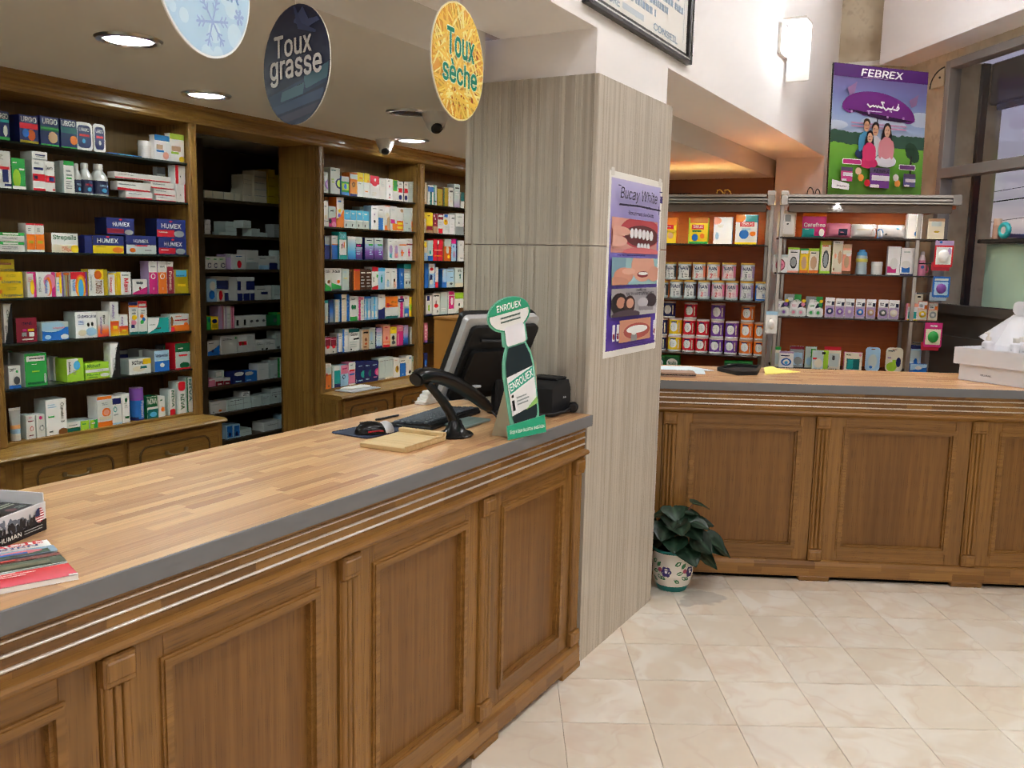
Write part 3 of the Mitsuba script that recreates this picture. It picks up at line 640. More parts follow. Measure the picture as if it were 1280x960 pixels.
# ---------------------------------------------------------------- goods on the shelves: left, right, bottom, top, front, depth in mm
STOCK = '''
#left bay|top shelf|FS
2136,2190,1970,2082,50,80;b;n|T.34,N|M.62,.72,t|B.12,g|X+URGO,.12,.74,.9,.93,w|E.68,.33,.16,.2,w;navy plaster box with white bandage picture
2232,2310,1970,2081,50,70;b;n|M.52,.72,r|B.1,Y|X+URGO,.08,.76,.92,.95,w|E.62,.3,.22,.2,O|E.3,.36,.18,.16,b;navy plaster box with red band
2320,2401,1970,2089,50,70;b;n|M.5,.66,G|B.06,g|X+URGO,.12,.74,.92,.93,w|E.66,.3,.26,.2,h|M.56,.62,g;navy plaster box with green band and hand picture
2410,2484,1970,2090,50,70;b;n|M.52,.72,T|B.05,g|X+URGO,.06,.76,.9,.95,w|E.78,.3,.24,.16,o;navy plaster box with teal band
2485,2566,1970,2090,50,22;blister;w|X+URGO,.2,.68,.8,.8,w|R.2,.5,.8,.58,r|E.45,.34,.1,.08,c;navy blister pack with white rim and wide window
2570,2628,1970,2092,50,22;blister;w|X+URGO,.2,.68,.8,.8,w|R.2,.5,.8,.58,r|E.5,.34,.1,.08,w;navy blister pack with white rim, partly behind its twin
2636,2805,1970,1977,50,100;b;b|R.3,.2,.7,.8,c;low flat light blue pack
2815,2874,1970,2051,50,40;tub;w;small plain white tub
2877,2962,1970,2085,50,35;b;W|T.22,b|R.12,.42,.55,.62,h|R.1,.32,.6,.4,b|E.72,.2,.2,.15,a;white plaster pack with blue hang tab
2964,3046,1970,2102,50,35;b;W|T.2,l|R.1,.38,.75,.56,h|R.05,.28,.6,.36,l|E.8,.12,.2,.1,y;white plaster pack with lime hang tab
#left bay|second shelf|FS
2128,2187,1784,1930,50,70;b;w|S.1,.75,.6,.9,3,e|R0,.5,.9,.58,r|R.4,.16,.8,.5,n|R.5,.06,1,.12,n;white box with red band and navy panel
2190,2246,1784,1907,50,60;b;g/G|S.1,.8,.5,.9,1,w|R.55,.62,.95,.68,w|E.35,.35,.3,.3,l|B.1,w;green box with pale swirl
2277,2329,1784,1909,50,80;b;w|X+mum,.2,.86,.6,.93,e|R.1,.68,.9,.76,n|R0,.32,1,.55,r|R.1,.38,.4,.48,N|B.08,r;white box with red and navy bands, left of a pair
2330,2374,1784,1909,50,80;b;w|X+jan,.1,.7,.8,.84,E|R0,.3,1,.52,r|R.4,.34,.9,.48,n|B.1,w|R.7,.04,1,.1,r;white box with red and navy bands, right of a pair
2279,2345,1909,1943,50,80;b;w|R.2,.5,.85,.66,n|R.25,.3,.8,.4,e|B.12,e;white box lying on a pair of boxes
2415,2463,1784,1919,50,60;b;w/s|T.14,g|S.2,.5,.8,.75,2,e|R.2,.44,.75,.49,g|S.15,.12,.85,.4,4,e;white box with green top
2468,2502,1784,1914,50,45;bottle;w|N;white bottle with navy label, leftmost of three
2502,2565,1784,1921,50,70;bottle;w|N;white bottle with navy label, middle of three
2567,2645,1784,1924,50,70;bottle;w|N;white bottle with navy label and red print
2660,2962,1870,1898,50,50;b;w|B.16,r|S.05,.5,.4,.7,1,e;long white toothpaste box across the pile
2671,2846,1818,1858,50,50;b;w|D.3,.12,r|S.05,.5,.6,.8,1,e;white toothpaste box with red wave in the middle layer
2713,2856,1784,1818,50,50;b;w|D.12,.2,r|S.1,.5,.6,.8,1,e;white toothpaste box with red wave at the pile's foot
2848,2981,1839,1870,50,50;b;w|D.2,.12,r|S.1,.5,.6,.8,1,e;white toothpaste box high on the right pile
2865,2985,1809,1839,50,50;b;w|D.2,.12,r|S.1,.5,.6,.8,1,e;white toothpaste box in the middle of the right pile
2877,2991,1784,1809,50,50;b;w|D.12,.12,r|S.1,.5,.6,.8,1,e;white toothpaste box under the right pile
2990,3048,1870,1958,50,50;b;w|L.3,r|E.5,.4,.05,.05,E;upright white box with red edge above its twin
2995,3048,1784,1870,50,50;b;w|Q.14,r|E.4,.4,.05,.04,E;upright white box with red edge beside the post
2935,2981,1784,1946,110,30;b;e|T.2,E;small grey box behind the toothpaste pile
#left bay|third shelf|FS
2122,2227,1535,1575,50,70;b;w|T.3,g|R.15,.74,.75,.94,w|S.1,.2,.9,.55,2,e;white box with green heading at the foot of a pair
2124,2229,1575,1612,50,70;b;w|T.34,g|R.15,.74,.75,.94,w|S.1,.2,.9,.5,2,e;white box with green heading on top of a pair
2237,2274,1535,1652,50,55;b;w|T.06,r|M.08,.62,o|S.2,.7,.8,.85,2,e|R.2,.3,.8,.4,Y;tall white and orange box, left of a pair
2275,2314,1535,1652,50,55;b;w|T.06,r|M.08,.62,o|S.2,.7,.8,.85,2,e|R.2,.3,.8,.4,Y;tall white and orange box, right of a pair
2345,2467,1535,1618,50,80;b;w/u|XStrepsils,.06,.6,.94,.9,G|B.4,i|X+MIEL,.38,.2,.62,.32,O|X+CITRON,.38,.06,.72,.18,O|E.86,.2,.16,.2,y;white lozenge box with dark lettering
2498,2535,1535,1611,50,70;b;n;dark navy box seen from its side
2537,2693,1535,1614,50,80;b;y/n|T.56,n|X+HUMEX,.14,.58,.82,.84,w|E.48,.93,.06,.05,r|S.1,.3,.6,.42,1,Y|E.8,.2,.18,.16,o;navy and yellow box with bold white lettering
2706,2868,1535,1619,50,80;b;s/n|T.5,n|X+HUMEX,.24,.6,.74,.8,w|R.3,.42,.7,.49,r|E.2,.2,.1,.12,o|S.6,.1,.95,.3,1,e;navy and white box with bold white lettering
2609,2751,1619,1694,50,80;b;n/N|X+HUMEX,.22,.5,.84,.76,w|R0,.08,.62,.36,R|E.8,.16,.16,.16,e|E.5,.9,.06,.06,r;dark navy and red box lying on top of the row
2874,3042,1614,1702,50,80;b;n/N|X+HUMEX,.16,.5,.84,.76,w|R0,.04,.6,.42,r|E.76,.22,.18,.18,e|E.48,.88,.06,.06,r|S.06,.2,.4,.36,1,w;navy and red box on top of a pair
2882,3043,1535,1614,50,80;b;n/N|X+HUMEX,.2,.5,.84,.76,w|R0,.04,.6,.4,r|E.78,.2,.18,.18,e|E.5,.9,.06,.06,r|S.06,.2,.4,.34,1,w;navy and red box at the foot of a pair
#left bay|fourth shelf|FS
2111,2212,1350,1405,50,60;b;y|X+Uvamine,.1,.08,.95,.3,E|S.3,.55,.75,.8,2,Y|R0,.34,.12,.6,o;yellow box at the foot of a yellow pile
2114,2212,1405,1455,50,60;b;y|X+Uvamine,.1,.08,.92,.3,E|S.3,.55,.75,.8,2,Y|R0,.34,.12,.6,o;yellow box in the middle of a yellow pile
2117,2180,1455,1505,50,60;b;Y|X+Uvamine,.1,.06,.95,.26,E|R.05,.55,.8,.72,u;dull yellow box on top of a yellow pile
2230,2268,1350,1454,50,60;b;w|T.05,m|Q.3,m|E.55,.4,.25,.3,y|S.1,.6,.6,.8,3,p;white and magenta vitamin box
2271,2354,1350,1454,50,70;b;w|Q.22,m|E.7,.62,.34,.3,p|E.6,.42,.2,.38,o|E.56,.36,.12,.3,w|VEnergi,.06,.2,.24,.8,e|VVitamine,.4,.14,.58,.7,b;white vitamin box with pink arch
2358,2389,1350,1453,50,70;b;w|T.2,o|Q.2,v|E.6,.5,.2,.4,y|S.1,.2,.4,.6,3,c;narrow white box with rainbow stripe
2392,2419,1350,1451,50,70;b;e|N.3,.5,Y|N.6,.8,u|T.1,O;narrow grey box with brown stripes
2424,2502,1350,1454,50,70;b;w|T.3,r|E.6,.4,.34,.5,o|E.6,.36,.24,.46,y|E.6,.3,.16,.4,c|Q.1,v|VVital,.08,.2,.26,.7,b;white vitamin box with red and yellow arch
2502,2595,1350,1466,40,50;b;w/Y|E.7,.82,.4,.22,y|E.5,.78,.2,.16,O|VTONUS,.35,.08,.7,.58,u|Q.22,Y|VJuvamine,.06,.2,.2,.8,e;white box with yellow orange splash
2607,2647,1350,1449,50,70;b;w|VEnergy,.1,.1,.5,.8,r|T.06,y|Q.2,y;white box with red upright lettering
2648,2727,1350,1454,50,70;b;w|L.28,y|VMaxi,.5,.12,.8,.72,r|Q.05,k|S.34,.8,.9,.92,1,e;white and yellow box with red upright lettering
2732,2811,1350,1420,50,60;b;w|D.1,.5,m|R.25,.68,.7,.84,E|E.5,.4,.08,.1,R;low white box with magenta wedge
2822,2869,1350,1504,50,60;b;w/V|B.66,m|O.5,.54,.28,.09,w,m|S.2,.78,.8,.88,1,e|R.4,.12,.6,.2,p;tall white and magenta box
2873,2922,1350,1504,50,60;b;w/V|B.66,o|O.5,.54,.28,.09,w,o|S.2,.78,.8,.88,1,e|R.4,.12,.6,.2,a;tall white and orange box
2924,2962,1350,1503,50,60;b;R/w|T.16,w|VPrimac,.3,.1,.75,.7,i|S.1,.9,.8,.96,1,e;tall dark red box with upright lettering
2968,3048,1350,1464,50,60;b;Y/h|R.1,.7,.9,.98,c|D.5,.62,Y|R.2,.3,.8,.4,y|S.1,.72,.9,.78,1,n|B.2,Y;golden box with light blue heading
#left bay|fifth shelf|FS
2124,2160,1167,1327,50,50;b;w|C.9,k|VOry,.3,.5,.6,.85,E|VGine,.1,.12,.35,.45,E;upright white box with black curved edge
2173,2262,1167,1268,50,60;b;R/U|X+GENE,.28,.7,.76,.82,N|R.3,.44,.5,.54,m|R.55,.44,.85,.54,y|R.25,.24,.48,.4,e|R.6,.22,.85,.4,w|R.25,.08,.8,.14,w;maroon box with coloured squares
2284,2404,1167,1244,50,70;b;b/s|T.3,s|E.35,.75,.5,.3,q|D.0,.6,b|E.84,.16,.16,.14,w|E.2,.18,.12,.12,q|XMagnesio,.4,.6,.85,.74,p;blue and white box with sweeping curve
2437,2540,1167,1282,50,80;b;W/s|XOsteocare,.12,.76,.98,.9,n|S.14,.5,.5,.68,3,b|E.6,.5,.06,.08,k|E.78,.52,.06,.08,k|E.72,.22,.26,.16,q|E.3,.2,.2,.12,i;white supplement box with dark serif lettering
2544,2600,1167,1280,50,70;b;w|G0,.5,r,o,w|VBion,.5,.5,.7,.85,k|VVitality,.2,.1,.4,.8,v;white and orange box with dark upright lettering
2601,2645,1167,1322,40,60;b;w|G0,.42,y,o,r|M.4,.44,o|VAlvityl,.2,.5,.55,.92,v|R.3,.2,.8,.3,y;tall slim white and orange box
2653,2700,1167,1262,50,60;b;w|G0,.45,y,o,r|VAlvityl,.2,.48,.5,.9,v|R.3,.16,.8,.26,y;shorter white and orange box
2706,2754,1167,1317,50,60;b;w/u|T.1,n|M.84,.9,o|E.6,.52,.3,.08,y|E.5,.36,.3,.08,p|R.2,.2,.6,.3,n|B.08,T|S.3,.6,.8,.8,2,e;tall white box with navy cap and coloured spots
2756,2804,1167,1320,50,60;b;w|T.2,r|R.1,.84,.9,.92,w|E.4,.54,.2,.06,o|E.6,.44,.2,.06,b|E.4,.36,.2,.06,g|B.07,T|S.3,.6,.8,.74,2,e;tall white box with red top and coloured spots
2807,2926,1167,1239,50,70;b;W/s|C.55,t|S.06,.5,.4,.6,1,e|R.6,.78,.92,.88,t|R.35,.26,.6,.34,E;white box with teal swoosh
2938,3048,1167,1251,50,70;b;w/s|B.36,o|R0,0,.2,.26,r|E.05,.6,.08,.28,u|S.25,.8,.85,.94,1,a|R.2,.62,.9,.68,r|E.8,.4,.12,.1,O;white and orange box beside the post
#left bay|sixth shelf|FS
2131,2182,981,1075,50,50;b;w|B.14,b|S.1,.74,.7,.9,2,E|E.66,.34,.26,.18,E|E.7,.74,.1,.06,g;white box with blue foot
2201,2297,981,1119,50,100;b;g/s|R.08,.76,.92,.92,w|S.2,.8,.86,.88,1,E|S.3,.64,.7,.7,1,w|R.1,.06,.94,.12,G|E.9,.22,.06,.16,s|S.3,.4,.7,.5,1,l;tall green herbal box with white heading
2196,2214,981,1125,154,91;b;s|T.05,G;pale box edge behind the tall green one
2382,2407,981,1085,134,80;b;l/s|L.4,w|Q.2,G;pale box in the row behind the lime one, first
2373,2400,981,1082,164,80;b;s|L.4,w|Q.3,Y;pale box in the row behind the lime one, second
2388,2466,981,1081,50,80;b;w/l|VMenoctyl,.06,.06,.24,.86,k|D.3,.62,l|Q.32,l|E.6,.7,.2,.2,c|S.34,.3,.6,.5,3,e;white and lime box standing upright
2474,2595,981,1012,50,70;b;l|X+Manoct,.08,.58,.6,.86,G|E.8,.5,.2,.26,w|B.08,Y|S.1,.2,.6,.4,1,G;lime box lying at the foot of a pair
2474,2592,1012,1055,50,70;b;l|X+Manoct,.1,.5,.64,.86,G|B.3,w|S.5,.1,.8,.2,1,G;lime box lying on top of a pair
2596,2642,981,1138,38,50;b;W|C.85,k|VOry,.5,.62,.78,.86,k|VGine,.2,.2,.5,.55,e;upright white box with black curved edge before the lime pair
2697,2817,981,1054,50,70;b;w/s|T.42,w|X+M2Tone,.14,.62,.66,.88,k|R.62,.6,1,.96,y|E.45,.34,.3,.18,i|R.5,.34,.8,.5,T;white box with bold black lettering and yellow corner
2838,2922,981,1082,50,80;b;b/e|T.5,q|D.48,.5,b|XMagnesium,.08,.66,.92,.84,n|E.5,.3,.16,.1,w|S.2,.5,.8,.56,1,w;blue and pale blue box
2754,2840,981,1078,218,27;b;n/N|T.2,e;dark navy box behind the white one
2818,2876,981,1083,134,80;b;e|L.3,s|Q.3,s;grey box edge behind the blue one
2951,3002,981,1095,124,60;b;s/E|T.3,G;pale tea box behind another
2959,3048,981,1109,50,70;b;s/r|T.34,G|S.2,.74,.8,.86,1,w|E.6,.14,.34,.12,G|B.05,r|R.2,.5,.8,.56,r;pale tea box with dark green top
#left bay|bottom shelf|FS
2128,2179,764,901,40,35;tube;w|e;grey and white tube with orange band standing on its cap
2188,2227,764,865,40,60;b;w/s|O.6,.42,.2,.1,r,w|R.2,.72,.8,.76,R|R.2,.12,.8,.16,R|S.3,.84,.8,.94,1,p;small white box with red ring
2233,2270,764,861,40,60;b;w|D.0,.0,w|E.5,.86,.2,.08,m|O.6,.4,.3,.12,e,w|E.7,.5,.06,.04,E;small white box with pink triangle
2276,2370,764,917,40,80;b;W/s|VClarskin 3,.72,.32,.88,.88,k|S.1,.76,.6,.88,2,q|R.1,.5,.4,.54,g|E.8,.06,.24,.1,u|R.12,.08,.3,.12,E;large white box with upright black lettering
2371,2432,764,807,40,80;b;w/s|B.42,G|S.1,.55,.8,.8,1,e|R.1,.1,.8,.3,T;low white and dark green box
2434,2475,764,805,40,100;b;l/s|S.2,.5,.8,.8,1,g;low lime box, left of a pair
2480,2518,764,803,40,100;b;l/s|Q.5,g|S.2,.4,.8,.8,1,w;low lime box, right of a pair
2519,2592,764,901,40,70;b;w|T.1,o|B.16,o|O.6,.46,.3,.15,o,a|R.1,.24,.9,.34,i|S.3,.7,.8,.8,2,e;tall white box with orange disc
2594,2642,764,893,40,70;b;w|R.04,.72,.96,.94,n|O.3,.54,.2,.1,t,w|S.1,.3,.8,.4,1,e|B.06,q;white box with navy label
2646,2685,764,900,40,60;b;W/w|E.55,.78,.2,.08,G|S.3,.5,.8,.7,3,e|R.3,.14,.9,.22,G;tall slim white box with green mark
2715,2778,764,916,40,70;cyl;b|V;purple and blue cylinder with upright lettering
2780,2845,764,869,40,60;b;w/G|R.0,.52,.9,.98,G|X+NINA,.05,.66,.85,.92,w|R0,0,.94,.42,T|E.5,.18,.3,.12,c;white box with green heading and blue wave
2847,2882,764,863,40,60;b;w|S.2,.74,.7,.9,1,G|E.6,.36,.3,.12,o;narrow white box with orange mark
2901,2942,764,891,40,60;b;w/s|VNIVA,.5,.3,.9,.95,G|E.6,.1,.5,.14,r|L.2,s;white tooth care box with red corner
2953,3005,764,922,40,60;b;w/s|E.6,.86,.5,.16,r|VNIVA,.4,.12,.85,.6,G|L.14,s;tall white tooth care box with red top
3012,3048,764,939,40,60;b;w/s|VNIVA,.4,.3,.85,.94,T|L.2,G;tall white tooth care box beside the post
#middle bay|top shelf|FS
4028,4072,1903,2023,50,60;b;s|O1,.42,.6,.24,v,V|S.1,.8,.7,.9,1,E|R.1,.1,.6,.14,e;pale box with violet ring
4092,4176,1903,2055,50,70;b;s|O.95,.42,.42,.2,n,l|S.1,.85,.8,.94,1,T|S.1,.4,.4,.6,2,l;tall pale box with lime disc
4188,4257,1903,2014,50,60;b;g/b|T.28,s|B.16,b|E.5,.48,.22,.14,c|R.05,.26,.95,.62,l|E.5,.46,.2,.14,b;green box with blue foot
4266,4333,1903,2042,50,60;b;a/o|T.26,s|R0,.12,1,.72,o|B.1,n|O.5,.5,.2,.1,k,o|T.06,o;orange box with black ring
4334,4392,1903,2049,50,60;b;w|T.38,y|S.2,.5,.8,.6,1,e|R.3,.74,.8,.8,o;white box with yellow top, left of a pair
4395,4451,1903,2049,50,60;b;w|T.38,y|S.2,.2,.8,.3,1,o|R.6,.66,.9,.72,o;white box with yellow top, right of a pair
4455,4546,1903,2042,50,60;b;w|T.36,r|E.5,.64,.3,.1,r|E.55,.82,.1,.06,w|S.2,.1,.7,.3,2,i;white box with red top
4549,4618,1903,2034,50,60;b;w|S.2,.6,.8,.85,3,s|Q.06,s;plain white box with faint print
4619,4685,1903,2037,50,60;b;W|S.2,.84,.8,.94,1,e|E.5,.64,.14,.05,p|R.45,.2,.6,.3,E|E.5,.12,.1,.04,r;white box with small red marks
4687,4744,1903,2035,50,60;b;w|R0,.46,.8,1,l|R.1,.5,.8,.96,g|E.8,.74,.1,.05,T;white box with green patch
4746,4797,1903,2030,50,60;b;w|R0,.44,.8,.66,r|E.4,.2,.34,.12,n|S.2,.8,.8,.92,1,e;white box with red and violet marks, left of a pair
4803,4851,1903,2033,50,60;b;w/k|R.1,.44,.9,.66,r|E.5,.2,.34,.12,n|S.2,.8,.8,.92,1,e;white box with red and violet marks, right of a pair
4855,4902,1903,2036,50,60;b;s|S.2,.7,.8,.9,2,w;plain pale box
4907,4902,1903,2041,50,60;b;s|B.3,i|E.5,.3,.1,.08,u|E.5,.24,.3,.12,h|R.46,.2,.56,.4,u;pale box with beige foot beside the post
#middle bay|second shelf|FS
4028,4072,1713,1859,50,60;b;w|S.2,.74,.8,.86,1,e|R.2,.3,.7,.45,i|M.2,.23,E|B.2,w;white box with grey line
4075,4139,1713,1833,50,60;b;s|D.4,.5,m|E.2,.28,.2,.12,k|S.2,.7,.8,.86,1,E|E.7,.12,.3,.14,p;white box with magenta wedge
4144,4209,1713,1890,50,60;b;w/o|B.3,O|D.2,.6,o|E.35,.4,.2,.06,v|E.4,.55,.2,.06,y|S.2,.8,.8,.92,1,b;tall white and orange box
4114,4174,1713,1890,114,60;b;u/U|S.1,.75,.9,.95,1,e;brown box behind a white one
4213,4268,1713,1820,50,60;b;s|T.6,c|S.2,.74,.8,.9,1,w|M.4,.46,w|E.3,.16,.1,.08,E;light blue box, first of four
4271,4324,1713,1820,50,60;b;s|T.6,c|S.2,.74,.8,.9,1,w|M.4,.46,w|E.3,.16,.1,.08,E;light blue box, second of four
4328,4387,1713,1822,50,60;b;s|T.6,c|S.2,.74,.8,.9,1,w|M.4,.46,w|E.3,.16,.1,.08,E;light blue box, third of four
4390,4448,1713,1822,50,60;b;s|T.6,c|S.2,.74,.8,.9,1,w|M.4,.46,w|E.3,.16,.1,.08,E;light blue box, fourth of four
4444,4554,1713,1852,120,60;b;q/e|T.1,s;grey blue box behind the light blue row
4467,4535,1713,1860,50,60;b;W/q|S.2,.84,.8,.92,1,e|E.5,.34,.14,.06,k|E.5,.64,.1,.05,V;white box with small dark mark
4537,4599,1713,1865,50,60;b;w|R.04,0,.8,.5,c|R.06,0,.78,.5,b|S.2,.78,.9,.86,1,E;white box with blue lower half
4603,4658,1713,1871,50,60;b;w|B.2,o|E.7,.3,.3,.3,h|E.5,.6,.3,.1,i|T.06,a;white box with orange foot
4663,4730,1713,1869,50,60;b;w|R.02,.28,.7,.46,m|R.3,.02,1,.3,o|S.2,.8,.8,.9,1,s;white box with magenta and orange patches
4731,4803,1713,1863,50,60;b;w|R0,.02,.95,.44,o|R.1,.1,.85,.2,y|R.1,.28,.85,.38,y|E.7,.88,.2,.08,h;white box with orange tablets
4805,4885,1713,1867,50,60;b;s|S.2,.3,.8,.4,1,e|R.6,.1,.9,.16,e;plain pale green box
4889,4902,1713,1870,50,60;b;w|R0,.02,.95,.44,o|R.1,.1,.85,.2,y|S.1,.8,.9,.9,1,s;white box with orange tablets beside the post
#middle bay|third shelf|FS
4051,4099,1526,1659,60,60;b;b/n|T.36,e|B.6,n;grey and navy box
4100,4155,1526,1665,50,60;b;w|B.6,b|M.6,.64,o|S.1,.82,.8,.92,1,e;white box with broad blue base
4156,4221,1526,1688,40,60;b;w/t|T.28,t|X+360,.1,.76,.9,.94,q|E.5,.46,.3,.12,w|R.25,.4,.35,.56,u|R.45,.4,.55,.6,m|R.62,.4,.72,.64,o|B.16,t;tall white box with teal top
4243,4319,1526,1665,50,60;b;q/e|G0,1,b,c,q,w|T.1,w;white to blue shaded box
4320,4378,1526,1664,50,60;b;n|T.3,s|R.1,.58,.8,.66,m|G.0,.55,n,v,q|S.1,.2,.9,.5,3,q;violet and white shaded box
4413,4431,1526,1665,114,60;b;n;dark box edge between violet boxes
4406,4493,1526,1662,50,60;b;n|G0,.75,N,v,q|T.28,s|R.4,.64,.9,.72,g|S.5,.2,.9,.5,3,q|S.2,.84,.8,.92,1,n;violet shaded box with green mark, left of a pair
4498,4587,1526,1664,50,60;b;n|G0,.75,N,v,q|T.28,s|R.4,.64,.9,.72,g|S.5,.2,.9,.5,3,q|S.2,.84,.8,.92,1,n;violet shaded box with green mark, right of a pair
4623,4663,1526,1659,114,60;b;e|Q.4,s;grey box edge
4639,4697,1526,1663,50,60;b;w|R.2,.1,.8,.64,q|E.5,.2,.16,.1,t|E.5,.5,.3,.2,V|S.2,.84,.8,.92,1,e;white box with blue figure
4698,4754,1526,1663,50,60;b;w|R.2,.1,.8,.64,p|E.5,.34,.2,.16,a|E.5,.5,.3,.2,V|S.2,.84,.8,.92,1,e;white box with pink figure
4756,4835,1526,1663,50,60;b;w|R.05,.7,1,.76,o|E.4,.46,.08,.06,r|R.3,.2,.5,.42,o|R.2,.34,.65,.4,o;white box with orange dancing figure
4837,4902,1526,1670,50,60;b;w|R0,.7,1,.76,R|E.4,.48,.08,.06,m|R.3,.18,.48,.44,m|R.18,.34,.62,.4,m|S.1,.86,.9,.94,1,e;white box with magenta dancing figure
#middle bay|fourth shelf|FS
4038,4094,1341,1474,50,60;b;w|D.36,.14,g|X+Azix,.05,.8,.85,.92,k|E.6,.4,.2,.08,u;white box with green wedge, left of a pair
4096,4184,1341,1474,50,60;b;w|D.36,.2,g|X+Azix,.05,.8,.88,.92,k|E.7,.4,.16,.08,o|B.08,E;white box with green wedge, right of a pair
4192,4254,1341,1471,50,60;b;s|S.2,.8,.8,.9,1,q|R.2,.54,.8,.58,y|Q.1,w;plain pale box with yellow line
4271,4296,1341,1466,60,60;b;U|T.1,u;dark brown box
4297,4359,1341,1469,50,60;b;O/u|N.1,.3,o|R.2,.1,.8,.9,O|T.08,r;red orange box
4362,4415,1341,1469,50,60;b;U/u|R.1,.8,.9,.86,w|S.1,.1,.9,.7,4,e;black box with grey print, left of a pair
4417,4473,1341,1469,50,60;b;U/k|R.1,.8,.9,.86,w|S.1,.1,.9,.7,4,e;black box with grey print, right of a pair
4476,4538,1341,1483,50,60;b;w|T.2,r|D.1,.2,r|R.2,.34,.3,.56,k|E.8,.6,.12,.08,g;white box with red top and foot
4539,4606,1341,1478,50,60;b;q|T.16,c|E.5,.46,.16,.16,t|R.46,.3,.54,.66,T;light blue box with teal drop
4608,4669,1341,1475,50,60;b;w|R.4,.1,.6,.46,t|R.3,.1,.7,.4,q|S.2,.76,.8,.86,1,e;white box with blue arch
4672,4734,1341,1474,50,60;b;w|R.4,.34,.7,.5,U|R.4,.06,.55,.36,h|R.62,.06,.74,.36,o|S.2,.8,.8,.88,1,e;white box with brown arch
4749,4774,1341,1474,114,60;b;a|T.5,w;narrow salmon box
4762,4809,1341,1475,50,60;b;b|E.5,.7,.2,.1,q|S.2,.2,.6,.4,2,q;narrow blue box
4825,4902,1341,1504,60,60;b;s/t|T.2,t|S.1,.3,.85,.76,4,w|E.35,.24,.1,.06,E|E.75,.24,.1,.06,E|B.06,i;wide pale box with teal top
#middle bay|fifth shelf|FS
4036,4066,1154,1289,50,60;b;s|T.14,t|R.2,.1,.8,.3,i;narrow pale teal box
4086,4126,1154,1286,60,60;b;V/n|G0,1,e,b,n;slate blue box
4127,4169,1154,1289,50,60;b;i/q|Q.3,q|R.1,.74,.6,.9,s|S.1,.2,.6,.7,4,w;cream and blue box
4185,4234,1154,1319,50,60;b;i/b|S.1,.78,.8,.88,1,E|S.1,.2,.7,.6,4,w|Q.04,b;tall cream box
4240,4262,1154,1318,54,60;b;b|S.3,.5,.7,.9,3,q;tall narrow blue box
4263,4332,1154,1305,50,60;b;w|B.17,g|E.35,.56,.16,.1,G|E.65,.56,.16,.1,G|S.2,.84,.8,.92,1,E;white box with green leaves and foot
4336,4399,1154,1301,50,60;b;w|N.14,.44,m|R.1,.86,.9,.98,p|S.55,.1,.9,.8,4,s;white box with magenta stripe
4402,4465,1154,1299,50,60;b;q/b|R.1,.1,.9,.4,w|N.3,.5,c|T.08,b;pale blue box, left of a pair
4468,4535,1154,1297,50,60;b;q/b|R.1,.1,.9,.36,w|N.4,.6,c|S.2,.6,.8,.7,1,s;pale blue box, right of a pair
4538,4608,1154,1309,50,60;b;w|B.5,n|E.2,.62,.9,.24,w|S.2,.84,.8,.94,1,e;white box with navy base
4612,4745,1154,1295,50,60;b;w|T.5,o|B.1,T|X+Prop,.5,.66,.86,.8,u|E.2,.6,.14,.1,r|S.1,.56,.8,.64,1,u;wide orange and white box
4748,4812,1154,1294,50,60;b;w|N.34,.84,m|R0,.72,1,.88,n|S.2,.76,.9,.84,1,w;white box with magenta stripe and navy label
4816,4868,1154,1296,50,60;b;w|B.4,b|R.1,.02,.7,.16,w|S.1,.84,.9,.92,1,m|M.4,.5,q;white box with blue base
4870,4902,1154,1292,50,60;b;y/Y|Q.1,k|R.2,.3,.8,.6,l|T.04,u;yellow green box beside the post
#middle bay|sixth shelf|FS
4037,4085,969,1072,50,60;b;w|M.44,.8,R|T.2,R|M.84,.9,p|E.5,.4,.3,.1,r;white and dark red box, left of a pair
4087,4136,969,1067,50,60;b;w|M.44,.8,R|T.2,R|M.84,.9,p|E.5,.4,.3,.1,r|E.4,.1,.1,.05,E;white and dark red box, right of a pair
4145,4189,969,1085,50,60;b;w|L.2,b|S.3,.7,.9,.9,2,e|B.04,n;white box with blue edge
4193,4248,969,1108,50,60;b;w/s|L.3,b|S.4,.7,.9,.9,2,q|E.2,.2,.1,.04,w;white box with broad blue stripe
4251,4353,969,1107,50,60;b;w|T.16,T|X+Calcim,.2,.68,.8,.8,E|R.45,.5,.95,.58,k|S.1,.14,.9,.46,3,s|E.2,.08,.08,.04,k;white box with dark teal top
4369,4447,969,1093,50,60;b;h/w|R.3,.82,.9,.9,k|E.6,.5,.14,.1,u|E.6,.3,.16,.06,O|R.3,.1,.7,.16,u|L.1,w;beige box with brown figure
4455,4517,969,1102,55,60;b;s|R.2,.4,.5,.8,q|S.2,.2,.6,.36,2,T|T.06,w;pale box with blue drop
4519,4579,969,1098,50,60;b;V/n|G.1,.9,q,w,V|B.1,n|S.1,.3,.9,.8,4,q;lavender box with navy foot
4589,4662,969,1115,50,60;b;a|T.06,h|S.2,.84,.8,.92,1,r|E.5,.4,.14,.08,r|B.1,r|M.2,.24,o;salmon box with red foot
4666,4732,969,1096,50,60;b;i/y|T.34,y|E.45,.44,.24,.12,k|E.5,.2,.3,.1,E|S.2,.86,.8,.94,1,u;cream box with yellow top and dark figure
4737,4805,969,1103,50,60;b;m/p|T.3,p|M.3,.5,m|S.2,.84,.8,.92,1,w|R.1,.05,.3,.6,p;magenta and pink box
4807,4861,969,1099,50,60;b;V/n|G0,.6,n,b,V|S.2,.8,.8,.94,1,q;dusky blue box
4885,4902,969,1085,50,60;b;w/s|E.7,.5,.1,.14,E|S.1,.8,.9,.92,1,T|Q.1,s;white box with dark oval beside the post
#middle bay|bottom shelf|FS
4022,4072,764,915,35,60;b;o/h|T.4,s|T.16,w|E.55,.1,.1,.05,u|M.56,.6,i|R.1,.5,.3,.62,r;orange box with pale top
